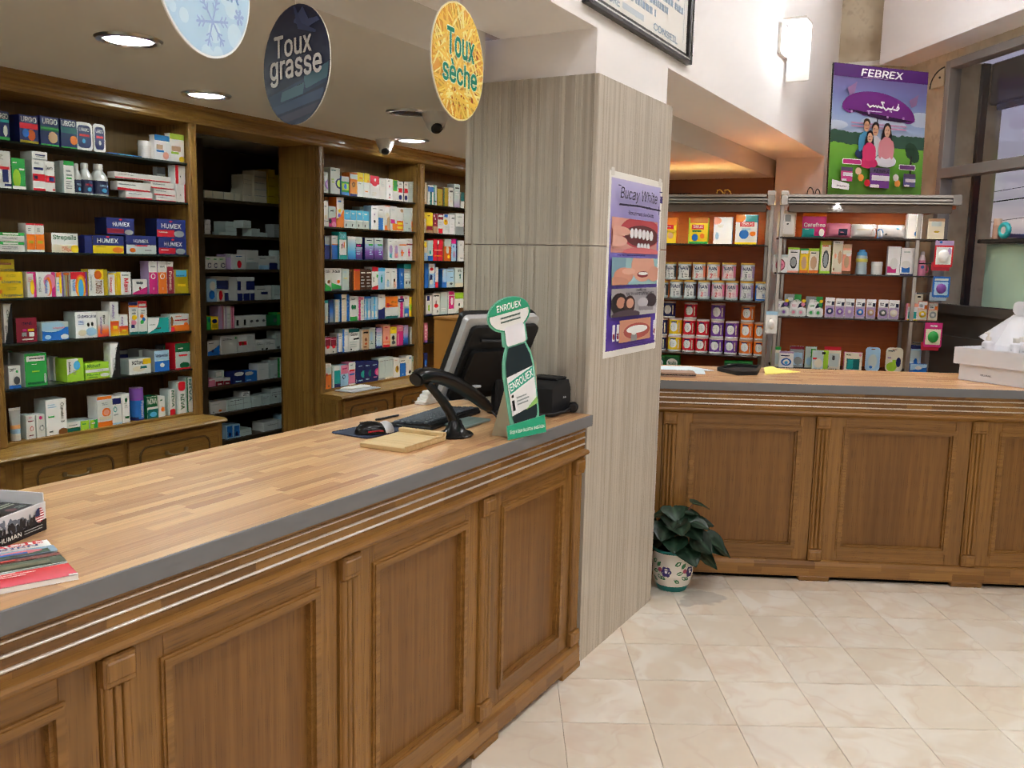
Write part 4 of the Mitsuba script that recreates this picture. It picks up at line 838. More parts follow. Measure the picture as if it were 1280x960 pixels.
4081,4154,764,895,35,60;b;t/s|T.24,w|B.16,n|L.24,s|R.26,.16,.9,.78,t;teal box with white top and navy foot
4159,4228,764,893,35,60;b;q|T.42,p|O.4,.44,.2,.1,n,q|S.2,.76,.8,.9,1,m|R.2,.1,.9,.3,q;pink and light blue box
4231,4294,764,904,35,60;b;p|T.36,w|R.1,.6,.9,.68,r|R.1,.44,.9,.5,b|B.06,w|S.2,.84,.8,.92,1,e;pink box with white top
4299,4380,764,901,35,60;b;n|E.95,.4,.34,.17,t|S.3,.74,.9,.84,1,q|R.3,.1,.8,.16,q|R.04,.06,.1,.2,w;navy box with teal half moon, left of three
4382,4448,764,897,35,60;b;n|E.95,.42,.36,.17,T|S.2,.74,.8,.84,1,q|R.2,.12,.7,.18,q;navy box with teal half moon, middle of three
4449,4522,764,893,35,60;b;n|E.95,.44,.46,.19,m|E.96,.42,.3,.14,p|S.2,.76,.8,.86,1,q|R.3,.18,.8,.22,p;navy box with pink half moon
4525,4591,764,905,35,60;b;s|S.2,.8,.8,.9,1,i|B.08,e|M.84,.87,e;plain white box, left of a pair
4593,4673,764,906,35,60;b;s|S.2,.8,.8,.9,1,i|B.08,i|M.84,.87,e;plain white box, right of a pair
4681,4747,764,892,35,60;b;w|E.6,.42,.3,.18,Y|E.65,.45,.14,.14,u|S.2,.84,.8,.92,1,a;white box with brown seed picture
4751,4817,764,883,35,60;b;w|B.74,b|R.1,.02,.9,.7,b|S.2,.82,.8,.92,1,E|E.5,.1,.1,.04,q;white box with broad blue panel
4819,4881,764,896,35,60;b;w|E.7,.16,.2,.1,k|S.2,.6,.7,.8,2,i|E.7,.88,.14,.05,b;tall white box with dark emblem
4885,4902,764,888,35,60;b;i/s|T.3,s|D.0,.1,g|S.1,.7,.8,.84,1,g|R0,.06,.7,.14,g;cream box with green print beside the post
#narrow bay|top shelf|FS
5031,5063,1903,2046,50,60;b;i|B.1,h;narrow cream box
5074,5143,1903,2034,50,60;b;w|N.36,.7,T|R0,.66,1,.94,b|T.08,w;white box with blue heading and green stripe
5145,5182,1903,2038,50,60;b;s|N.0,.3,t|R.2,.16,.9,.22,E;narrow white box with teal edge
5193,5255,1903,2018,50,60;b;Y|R.1,.1,.8,.9,Y|Q.1,u|E.4,.2,.1,.04,u;olive yellow box, left of a pair
5261,5324,1903,2031,50,60;b;Y/u|Q.3,Y|L.2,G;olive yellow box, right of a pair
5327,5384,1903,2038,50,60;b;w|R.2,.76,.9,.84,E|S.2,.2,.8,.6,2,i;white box with dark heading
5395,5471,1903,2067,50,60;b;s/e|R.2,.8,.9,.86,E|G0,.4,V,s|S.2,.5,.8,.7,2,w;tall pale box with dark heading
5483,5529,1903,2016,50,60;b;w|T.56,T;small white and green box by the pillar
#narrow bay|second shelf|FS
5034,5056,1713,1849,50,60;b;i|T.3,y;narrow cream box at the post
5059,5135,1713,1852,50,60;b;y|S.2,.76,.8,.9,1,u|R.05,.14,.95,.34,R|B.12,h;yellow box with maroon band
5139,5195,1713,1847,50,60;b;R|E.25,.88,.12,.06,w|E.45,.74,.1,.05,w|E.45,.5,.1,.04,a|B.36,h;maroon box with white dots
5197,5262,1713,1851,50,60;b;w|T.3,R|R.1,.84,.9,.94,w|R.1,.02,.9,.26,r|S.1,.4,.8,.6,2,s;white box with maroon top and red foot
5266,5333,1713,1852,50,60;b;w|R.1,.84,.8,.98,b|E.4,.6,.4,.14,y|E.4,.66,.14,.06,O|S.2,.2,.8,.4,2,s;white box with yellow splash
5338,5409,1713,1851,50,60;b;W/s|R.4,.8,.9,.86,E|S.2,.3,.8,.6,2,w;plain white box with grey heading
5419,5529,1713,1867,50,60;b;w|B.38,e|S.2,.78,.8,.88,1,e|E.4,.55,.06,.04,E;white box with grey base by the pillar
#narrow bay|third shelf|FS
5036,5075,1526,1660,50,60;b;i|E.4,.8,.4,.16,y|B.4,q;narrow cream box with yellow arc
5079,5141,1526,1667,50,60;b;s|E.5,.4,.16,.1,t|B.24,b|S.2,.8,.8,.9,1,q;pale box with blue foot
5145,5261,1526,1677,50,60;b;r|N.4,.5,R|R.1,.46,.9,.52,a|R.1,.2,.9,.26,o|E.5,.86,.1,.1,w;red box with pale print
5265,5364,1526,1681,50,60;b;O/u|T.34,s|E.55,.5,.2,.16,i|E.7,.2,.16,.08,y|L.12,u;orange brown box with white top
5370,5439,1526,1684,50,60;b;q/n|T.22,m|E.4,.66,.1,.06,b|E.5,.3,.24,.16,V|Q.16,n;light blue box with magenta top
5448,5533,1526,1675,50,60;b;w/s|S.4,.74,.9,.84,1,e|S.4,.1,.9,.2,1,e|L.2,s;white box with faint print by the pillar
#narrow bay|fourth shelf|FS
5053,5096,1341,1507,56,60;b;b|B.2,b;deep blue box edge
5097,5170,1341,1507,50,60;b;q|T.4,w|E.4,.78,.3,.06,r|E.3,.4,.2,.1,k|R.2,.3,.5,.54,n|E.34,.24,.3,.1,w|Q.1,b;tall white and blue box with dark picture
5172,5209,1341,1484,50,60;b;w|B.28,r|S.2,.6,.8,.9,2,i;narrow white box with red foot
5245,5274,1341,1469,114,60;b;c|G0,1,T,q,w;narrow pale blue box
5261,5313,1341,1470,50,60;b;b|G0,1,b,q,h|N.2,.9,q|B.3,b;blue box with pale column
5316,5407,1341,1473,50,60;b;q|S.1,.8,.9,.9,1,e|D.3,.3,s|E.6,.2,.2,.06,E|S.5,.5,.9,.6,1,E;pale blue box with grey print
5420,5530,1341,1482,50,60;b;s|E.6,.62,.1,.06,T|S.3,.78,.8,.92,2,E|B.2,i|R.56,.4,.66,.6,T;pale box with green plant by the pillar
#narrow bay|fifth shelf|FS
5062,5135,1154,1291,50,60;b;w|R.2,.74,.6,.98,n|E.5,.44,.16,.1,l|B.06,n|E.5,.3,.16,.1,l;white box with navy label and green leaf
5143,5231,1154,1303,50,60;b;w|R.2,.86,.9,.92,E|E.5,.42,.3,.1,r|R.42,.44,.54,.66,R|R.6,.1,.75,.2,E;white box with red hand
5241,5336,1154,1311,50,60;b;s|S.1,.1,.9,.3,2,w|Q.1,e;plain grey box
5338,5416,1154,1314,50,60;b;w|R.1,.22,.95,1,m|E.6,.56,.2,.18,w|R.1,.8,.9,.84,w;white and magenta box with white figure
5422,5538,1154,1303,50,60;b;w|T.3,l|D.0,.4,s|E.5,.4,.1,.08,E;white box with lime top by the pillar
#narrow bay|sixth shelf|FS
5048,5086,969,1103,50,60;b;p|S.2,.2,.8,.9,4,w|B.1,v;narrow pink box beside the brown cabinet
#narrow bay|bottom shelf|FS
5032,5072,764,897,40,60;b;n|E.5,.5,.3,.16,b|S.2,.3,.8,.4,2,q;narrow navy box beside the brown cabinet
#back room rack|top shelf|FD
3772,4050,1866,1912,30,100;b;i|N.2,.22,e|N.5,.52,e|N.8,.82,e;long low row carton
4066,4144,1866,1948,30,100;b;i|M.48,.5,e;cream carton beside the tall stacks
4092,4163,1948,2034,50,100;b;i|M.3,.32,e|M.6,.62,e;cream carton on another
4164,4269,1866,2064,30,100;b;i|M.2,.22,e|M.4,.42,e|M.6,.62,e|M.8,.82,e;tall stack carton with many layers
4285,4345,1866,2082,30,100;b;Y|M.2,.22,u|M.5,.52,u|M.75,.77,u;tall yellow carton
4347,4406,1866,2052,30,100;b;Y|M.3,.32,u|M.6,.62,u;yellow carton by the jamb
#back room rack|second shelf|FD
3765,3809,1655,1742,30,80;b;w|M.33,.35,e|M.66,.68,e;small white carton at the left
3875,3933,1655,1674,30,60;b;s;flat pale carton
3990,4081,1655,1742,104,100;b;s|M.3,.32,e|M.6,.62,e;pale green carton pile
4056,4122,1704,1751,20,80;b;s|M.4,.42,e;pale carton on the pile
4134,4205,1655,1705,30,80;b;s|M.4,.42,e;low pale carton
4206,4271,1655,1682,30,80;b;s;flat carton near the jamb
4333,4401,1655,1740,30,80;b;e|M.3,.32,s|M.6,.62,s;grey carton by the jamb
#back room rack|third shelf|FD
3765,3817,1450,1527,30,80;b;w|X+C,.3,.1,.8,.5,n|S.1,.7,.8,.9,1,g;white carton with navy letter, first of three
3819,3863,1450,1525,30,80;b;w|X+C,.2,.1,.8,.5,n|S.1,.7,.8,.9,1,g;white carton with navy letter, second of three
3865,3919,1450,1526,30,80;b;w|X+C,.3,.1,.9,.5,n|S.1,.7,.8,.9,1,g;white carton with navy letter, third of three
3941,3980,1450,1540,50,80;b;V|T.2,e;dusky carton
3981,4076,1450,1543,30,80;b;w|E.5,.34,.2,.26,r|S.2,.8,.9,.92,1,b;white carton with red blot
4085,4189,1450,1570,30,80;b;w|S.1,.3,.9,.6,2,s|B.36,e;tall white carton
4192,4279,1450,1535,30,80;b;w|S.1,.74,.9,.9,1,e|B.3,q;white carton with pale foot
4281,4355,1450,1536,30,80;b;w|B.5,n|S.1,.8,.9,.92,1,e;white carton with navy base
4360,4406,1450,1573,30,80;b;s|S.1,.5,.9,.8,2,w;pale carton by the jamb
#back room rack|fourth shelf|FD
3768,3844,1256,1393,30,80;b;q|E.6,.7,.3,.2,w|E.5,.3,.3,.2,b;pale blue patterned carton
3845,3896,1256,1332,20,80;b;w|E.4,.5,.3,.4,r;white carton with red blot
3865,4005,1256,1324,104,80;b;w|B.7,n|N.3,.34,w|N.7,.74,w;white and navy carton, lower left
4007,4152,1256,1321,30,80;b;w|B.7,n|N.3,.34,w|N.7,.74,w;white and navy carton, lower right
3867,4007,1324,1405,104,80;b;w|B.7,n|N.2,.26,w;white and navy carton, upper left
4008,4153,1321,1403,30,80;b;w|B.7,n|N.2,.5,w;white and navy carton, upper right
4157,4295,1256,1344,30,80;b;w|R.36,.4,.8,.58,n|S.1,.7,.8,.86,1,e;white carton with navy label
4318,4399,1256,1346,30,80;b;s|M.3,.34,e;pale carton by the jamb
#back room rack|fifth shelf|FD
3764,3793,1088,1167,30,80;b;g|R.2,.6,.9,.9,T;narrow green carton
3795,3851,1088,1168,30,80;b;y|E.5,.64,.36,.16,n|R.1,.1,.9,.4,Y;yellow carton with blue arch
3855,3892,1088,1229,30,80;b;V|Q.3,p;tall mauve carton
3895,3951,1088,1231,30,80;b;w|N.2,.35,V|S.5,.2,.9,.7,3,s;tall white carton
3952,3978,1088,1226,30,80;b;p|N.3,.5,R;tall narrow pink carton
3983,4042,1088,1159,30,80;b;w|R.2,.2,.5,.7,k;white carton with black block, left of a pair
4044,4105,1088,1160,30,80;b;w|R.2,.2,.5,.7,k;white carton with black block, right of a pair
4107,4247,1088,1160,30,80;b;w|E.1,.5,.1,.12,E|E.45,.5,.1,.12,E|E.85,.5,.1,.12,E;wide white carton with three dark marks
4260,4345,1088,1155,30,80;b;G|E.8,.5,.2,.2,E;green carton
4348,4405,1088,1170,30,80;b;g|T.1,Y;tall green carton by the jamb
#back room rack|sixth shelf|FD
3764,3856,932,1023,30,80;b;w|B.3,b|D.1,.7,b|E.4,.3,.1,.1,n|S.1,.78,.6,.88,1,E;white carton with blue wedge
3869,3998,932,1046,30,80;b;w|S.1,.74,.8,.86,2,E|E.92,.84,.06,.06,g;large white carton
4004,4085,932,1045,30,80;b;w|R.1,.4,.9,.62,r|E.5,.5,.1,.1,u;white carton with red blot
4089,4149,932,1047,30,80;b;w|S.1,.8,.8,.9,1,s;plain white carton
4156,4226,932,1001,30,80;b;w|S.1,.5,.9,.8,2,e|R.7,.02,.9,.2,k;white carton with black corner
4230,4326,932,998,30,80;b;w|S.1,.5,.9,.8,2,e|R.1,.02,.3,.2,k;wide white carton with black corner
4330,4403,932,1048,30,80;b;s|S.1,.6,.9,.9,2,w|R.1,.02,.5,.14,E;tall pale carton by the jamb
#back room rack|seventh shelf|FD
3770,3816,742,792,30,80;b;p|T.2,w;small pinkish carton
3817,3880,742,790,30,80;b;w|B.6,R|R.3,.1,.8,.3,w;white and dark red carton, left of a pair
3881,3936,742,785,30,80;b;w|B.6,R|R.3,.1,.8,.3,w;white and dark red carton, right of a pair
3826,3896,790,834,40,80;b;s|R.1,.2,.7,.8,w;pale carton on a red pair
3959,4058,742,814,30,80;b;n|E.5,.8,.4,.18,w|R.2,.1,.7,.2,q;navy carton with white oval, left of a pair
4060,4159,742,808,30,80;b;b|E.3,.8,.4,.18,w|R.1,.1,.5,.2,q;blue carton with white oval, right of a pair
4167,4270,742,847,30,80;b;w|S.1,.6,.8,.7,1,s|Q.1,s;large pale carton
4275,4341,742,860,30,80;b;s|S.1,.7,.8,.86,1,w|R.6,.1,.9,.2,e;tall pale carton
4345,4409,742,872,30,80;b;w|L.3,g|E.8,.5,.1,.06,E;green and white carton by the jamb
#back room rack|eighth shelf|FD
3771,3901,573,647,30,80;b;w|S.1,.7,.8,.86,1,s|E.6,.2,.1,.1,o|E.2,.14,.06,.06,e;low white carton
3911,4104,573,646,30,80;b;s|M.48,.52,e|N.33,.35,e|N.66,.68,e|S.1,.8,.9,.9,1,E;wide pale carton row
4032,4096,646,681,30,80;b;w|S.1,.2,.9,.8,2,E;small white carton on the wide row
4112,4198,573,643,30,80;b;s|S.1,.7,.8,.86,1,w;pale carton
4203,4271,573,646,30,80;b;s|S.1,.5,.9,.8,2,e;pale carton with grey print
4276,4407,573,673,30,80;b;s|S.1,.5,.9,.8,2,e|N.6,.62,e|R.3,.4,.42,.5,E;tall pale carton by the jamb
#back room rack|bottom shelf|FD
3897,3950,398,489,30,80;b;q|R.1,.1,.9,.9,b|E.5,.3,.2,.16,n;blue carton, left of a pair
3953,4008,398,484,30,80;b;q|R.1,.1,.9,.9,b|E.5,.3,.2,.16,n;blue carton, right of a pair
4009,4104,398,443,30,100;b;s|M.5,.53,e;low pale carton
4209,4371,398,458,30,100;b;w|S.2,.55,.8,.68,1,E|N.8,.82,e;white carton with dark line
4374,4412,398,488,30,80;b;q|T.2,w;tall pale blue carton by the jamb
#formula bay|top shelf|FL
-767,-671,1682,1857,60,50;b;y/o|T.3,o|R.2,.55,.8,.72,r|S.25,.6,.75,.68,1,w|E.6,.3,.2,.12,h|M.42,.5,Y;yellow cereal box half hidden by the pillar
-588,-458,1682,1856,60,50;b;y/l|T.2,O|B.08,g|R.16,.56,.78,.74,r|X+CERELAC,.22,.6,.74,.72,w|E.34,.24,.16,.14,b|E.72,.3,.12,.1,o|R.2,.46,.66,.52,G|L.05,l;yellow and green cereal box
-420,-297,1682,1862,60,50;b;W/q|E.1,.86,.3,.14,a|S.2,.6,.7,.74,2,i|E.2,.3,.1,.14,q;white washed out cereal box
-276,-134,1682,1879,60,50;b;w/b|R.45,.74,1,1,t|E.14,.9,.3,.16,o|R.2,.6,.86,.76,r|X+CERELAC,.26,.64,.82,.74,w|E.4,.34,.22,.16,b|E.8,.36,.14,.08,o|R.3,.48,.7,.54,q|B.07,y;white and blue cereal box
#formula bay|second shelf|FL
-812,-724,1306,1425,100,85;nan;E|1;tin with grey label half hidden by the pillar, lower tier
-716,-620,1306,1433,100,85;nan;E|1;tin with grey label, lower tier, second
-617,-529,1306,1434,100,85;nan;E|1;tin with grey label, lower tier, third
-521,-432,1306,1435,100,85;nan;V|2;tin with mauve label, lower tier, fourth
-426,-335,1306,1436,100,85;nan;p|2;tin with pink label, lower tier, fifth
-330,-244,1306,1437,100,85;nan;p|2;tin with pink label, lower tier, sixth
-235,-143,1306,1437,100,85;nan;V|3;tin with violet label, lower tier, seventh
-134,-43,1306,1437,100,85;nan;b|N;tin with blue foot, lower tier, at the right end
-751,-673,1433,1555,100,85;nan;E|1;tin with grey label on the upper tier, leftmost
-665,-568,1434,1557,100,85;nan;E|1;tin with grey label on the upper tier, second
-563,-471,1435,1558,100,85;nan;a|2;tin with peach label on the upper tier, third
-465,-374,1436,1559,100,85;nan;a|2;tin with peach label on the upper tier, fourth
-363,-266,1437,1559,100,85;nan;p|2;tin with pink label on the upper tier
-237,-142,1437,1560,100,85;nan;V|3;tin with violet label on the upper tier
#formula bay|third shelf|FL
-812,-721,935,1040,100,75;can;n|1;blue tin in the lowest tier
-711,-615,935,1045,100,75;can;y|1;yellow tin in the lowest tier
-610,-521,935,1045,100,75;can;r|1;red tin in the lowest tier, left of a pair
-519,-429,935,1046,100,75;can;r|1;red tin in the lowest tier, right of a pair
-424,-326,935,1043,100,75;can;v|1;violet tin in the lowest tier, left of a pair
-319,-229,935,1043,100,75;can;v|1;violet tin in the lowest tier, right of a pair
-219,-128,935,1042,100,75;can;o|1;orange tin in the lowest tier, left of a pair
-123,-35,935,1042,100,75;can;o|1;orange tin in the lowest tier, right of a pair
-807,-717,1040,1163,100,75;can;n|1;blue tin in the middle tier
-707,-616,1045,1167,100,75;can;y|1;yellow tin in the middle tier
-609,-522,1045,1166,100,75;can;r|1;red tin in the middle tier, left of a pair
-514,-426,1046,1166,100,75;can;r|1;red tin in the middle tier, right of a pair
-416,-327,1043,1162,100,75;can;v|1;violet tin in the middle tier, left of a pair
-318,-226,1043,1162,100,75;can;v|1;violet tin in the middle tier, right of a pair
-218,-128,1042,1163,100,75;can;o|1;orange tin in the middle tier, left of a pair
-123,-40,1042,1162,100,75;can;o|1;orange tin in the middle tier, right of a pair
-755,-665,1167,1284,100,75;can;n|1;blue tin on top
-605,-515,1166,1280,100,75;can;r|1;red tin on top
-420,-324,1162,1282,100,75;can;v|1;violet tin on top
-218,-124,1163,1279,100,75;can;o|1;orange tin on top
#formula bay|lowest shelf|FL
-796,-712,800,908,50,60;b;G/g|E.5,.5,.4,.3,w|XNestle,.2,.38,.8,.64,G|T.1,g;green carton half hidden by the pillar
-705,-609,800,913,50,60;b;G/g|E.5,.5,.4,.3,w|XNestle,.2,.38,.8,.64,G|T.1,g;green carton with white heart, left end
-300,-218,800,896,50,60;b;G/g|E.5,.45,.4,.34,w|XNestle,.2,.34,.8,.6,G|T.12,g;green carton with white heart, left of a pair
-215,-116,800,900,50,60;b;G/g|E.5,.45,.4,.34,w|XNestle,.2,.34,.8,.6,G|T.12,g;green carton with white heart, right of a pair
#baby goods bay|top shelf|FR
0,118,1735,1903,50,40;pouch;i|N.18,.3,e|R.3,.1,.9,.9,w|R.4,.6,.7,.86,e|E.55,.5,.06,.03,E;cream pouch with grey print
159,308,1735,1893,50,50;pouch;m|T.14,o|M.5,.84,m|X+Carefree,.06,.42,.96,.6,w|R0,0,.5,.36,t|D.3,.0,T|E.82,.2,.12,.16,w|S.1,.3,.4,.36,1,w;magenta and teal pack with yellow top
313,465,1735,1831,50,80;wipes;p|R.48,.16,.84,.6,N|S.54,.3,.8,.44,1,p;mauve wipes pack with dark label
467,623,1735,1827,50,80;wipes;w|E.9,.3,.14,.4,O|S.2,.5,.7,.7,1,i;white wipes pack with pink end
627,797,1735,1825,50,80;wipes;W|E.08,.3,.12,.4,b|E.3,.3,.04,.06,E|E.7,.7,.06,.06,c;white wipes pack with blue corner
798,891,1735,1892,50,60;b;W|E.65,.2,.14,.1,b|L.05,s;tall white box with blue drop
924,1022,1735,1866,50,50;b;i|R.2,.62,.8,.86,s|E.55,.36,.18,.05,Y|T.14,h;ivory packet at the end by the window
#baby goods bay|second shelf|FR
-10,81,1502,1621,50,50;b;w/s|E.5,.42,.34,.32,R|E.5,.42,.28,.26,p|S.3,.34,.7,.5,2,R|T.16,s|B.1,w;small white box with red dome picture
81,153,1502,1668,50,50;b;w/l|E.5,.4,.3,.24,k|E.5,.42,.24,.18,e|T.08,l|S.2,.76,.8,.86,1,E|B.08,a;lime and white box with dark oval window
156,210,1502,1662,50,50;b;y/l|E.5,.42,.32,.26,h|T.1,g|S.2,.76,.8,.86,1,E|B.12,o|R.05,.8,.95,.92,w;yellow box with beige oval window, left of a pair
211,276,1502,1665,50,50;b;i/l|E.5,.42,.32,.26,h|T.12,l|S.2,.76,.8,.86,1,E|B.12,o|L.08,y;yellow box with beige oval window, right of a pair
281,347,1502,1713,50,50;b;i/l|T.12,Y|E.55,.44,.3,.28,E|E.55,.42,.2,.22,e|S.2,.8,.8,.9,1,O|L.12,l|B.08,l;tall lime box with grey oval window
358,421,1502,1716,50,50;b;i|T.1,w|S.2,.92,.8,.98,1,E|E.75,.5,.2,.2,h|E.2,.14,.08,.04,u|E.3,.54,.1,.08,a|B.05,a;tall cream box with beige picture
422,476,1502,1695,50,50;b;a|T.14,h|M.66,.8,i|R.4,.6,.9,.7,w|E.5,.4,.3,.2,h|B.1,u;peach box with cream label
508,585,1502,1662,50,50;feeder;c;clear baby bottle with blue cap
606,677,1502,1587,50,50;tub;w|o;small white tub with orange print
699,778,1502,1687,50,50;b;W|R0,.08,.7,.3,m|E.5,.4,.3,.2,w|Q.05,e|B.08,w;white box with magenta patch
778,861,1502,1678,50,50;b;W/s|R.1,.1,.7,.3,b|E.4,.4,.34,.14,w|B.06,n|S.2,.8,.8,.9,1,s;white box with blue patch
877,946,1502,1657,50,50;cup;p;pink baby cup with two handles
#baby goods bay|third shelf|FR
3,110,1216,1327,50,30;dome;w|v;soother pack with rounded white card, leftmost
111,219,1216,1328,50,30;dome;w|p;soother pack with rounded white card, second from the left
224,327,1216,1328,50,30;dome;w|g;soother pack with rounded white card, third from the left
78,187,1216,1361,100,10;b;g/l|L.6,e|R.2,.7,.5,.85,w;green and grey hanging card behind the first soother packs
217,324,1216,1349,100,10;b;g/l|L.6,e|R.2,.7,.5,.85,w;green and grey hanging card behind the third soother pack
336,396,1216,1348,50,25;card;w|n;soother card with navy soother
400,458,1216,1344,50,25;card;w|v;soother card with violet soother
460,519,1216,1344,50,25;card;w|V;soother card with mauve soother
526,585,1216,1344,50,25;card;w|b;soother card with blue soother
593,651,1216,1344,50,25;card;w|h;soother card with beige soother
666,728,1216,1344,50,25;card;w|E;soother card with grey soother
730,795,1216,1343,50,25;card;w|i;soother card with pale soother
836,906,1216,1324,50,30;b;w/p|R.2,.1,.9,.5,t|T.2,a|B.05,y|L.1,p;teether pack with teal toy
876,941,1216,1394,100,20;b;i|E.6,.3,.3,.2,h|R.5,.82,.8,.88,k|T.06,w;cream hanging card at the back
908,967,1216,1341,50,30;card;a|y;card with yellow teat and peach top
970,1029,1216,1334,50,30;card;a|e;card with grey teat and peach top
#baby goods bay|lowest shelf|FR
16,78,872,1005,100,20;b;i/l|T.16,g|R.1,.1,.8,.7,s;packet with green top leaning at the left
66,159,872,980,60,20;b;w|O.5,.34,.36,.24,b,w|E.5,.3,.12,.1,c|T.1,V|R.1,.7,.7,.76,n;white packet with blue ring
138,228,872,1013,110,20;b;e/s|T.14,R|R.1,.1,.9,.7,q|E.6,.3,.3,.2,e;clear packet with dark red top
236,310,872,1014,110,20;b;s/g|R.5,.5,.9,.9,g|E.4,.3,.3,.2,q;packet with green corner
276,380,872,996,60,20;b;s/l|Q.3,l|R.05,.5,.3,.6,r|E.4,.3,.26,.26,i|R.6,.8,.8,.92,k;packet with lime edge
356,461,872,1021,90,20;b;i/r|T.16,r|R.3,.1,.9,.7,s|R.5,.4,.65,.6,E|E.2,.1,.1,.1,n;packet with red top
480,592,872,991,60,40;b;i/p|R.14,.04,.86,.64,T|S.1,.8,.5,.9,1,k|E.88,.86,.07,.08,p|R.2,.1,.5,.6,t;ivory window box with green inside
613,705,872,1030,60,30;blister;q|E.5,.4,.3,.3,s|E.4,.16,.1,.06,b;tall clear blister with pale tool
739,845,872,1033,60,30;blister;i|E.36,.2,.3,.2,l|R.4,.2,.6,.5,l|E.75,.4,.14,.2,n|R.1,.56,.3,.6,v|R.1,.84,.5,.88,E;blister with lime brush
875,956,872,1055,84,20;b;q/s|T.14,n|R.1,.3,.9,.8,s|E.6,.4,.14,.12,b;clear packet with blue top
885,986,872,935,35,45;b;q/b|D.3,.7,b|E.5,.6,.2,.2,w;blue and white packet lying in front
'''
ORD = ['first', 'second', 'third', 'fourth', 'fifth', 'sixth', 'seventh', 'eighth', 'ninth', 'tenth', 'eleventh', 'twelfth', 'thirteenth', 'fourteenth', 'fifteenth', 'sixteenth', 'seventeenth', 'eighteenth', 'nineteenth', 'twentieth', 'twenty-first', 'twenty-second', 'twenty-third', 'twenty-fourth', 'twenty-fifth', 'twenty-sixth', 'twenty-seventh', 'twenty-eighth', 'twenty-ninth', 'thirtieth']
FRAMES = dict(FS=FS, FD=FD, FL=FL, FR=FR)
def colored(m, c):
    return m, np.broadcast_to(lin(COL.get(c, c)), (len(m.vertices), 3))
def join(*mc):
    vs, fs, cs, n = [], [], [], 0
    for m, c in mc:
        vs.append(m.vertices); fs.append(m.faces + n); cs.append(c); n += len(m.vertices)
    return trimesh.Trimesh(np.vstack(vs), np.vstack(fs), process=False), np.vstack(cs)
def place(m, s, t, z):
    m = m.copy(); m.apply_translation((s, t, z)); return m
def wrap(P, r, over=0.0):
    """bends a flat print round the front of an upright cylinder of radius r centred at (w/2, r)."""
    m, c = P.mesh()
    v = m.vertices.copy(); off = -v[:, 1]
    ph = (v[:, 0] - P.w / 2) / r
    m.vertices = np.c_[P.w / 2 + (r + off) * np.sin(ph), r - (r + off) * np.cos(ph), v[:, 2]]
    return m, c
def strips(P, g, c):
    ly = P.n; P.n += 1
    x0, _, x1, _ = g.bounds
    n = max(1, int((x1 - x0) / .09))
    for i in range(n):
        q = g.intersection(sg.box(x0 + (x1 - x0) * i / n, -1, x0 + (x1 - x0) * (i + 1) / n, 2))
        if q.area > 1e-6: P.poly(q, c, ly)
def oval(cx, cy, rx, ry): return sa.translate(sa.scale(sg.Point(0, 0).buffer(1, quad_segs=8), rx, ry), cx, cy)
def ring_lathe(rz, cols, n=24):
    """lathe with one colour for each step of the outline."""
    out = []
    for (a, b, c) in zip(rz[:-1], rz[1:], cols):
        m = trimesh.creation.revolve(np.array([a, b], float), sections=n); out.append(colored(m, c))
    return join(*out)
def card_outline(w, h, r): return rrect(0, 0, w, h, r)

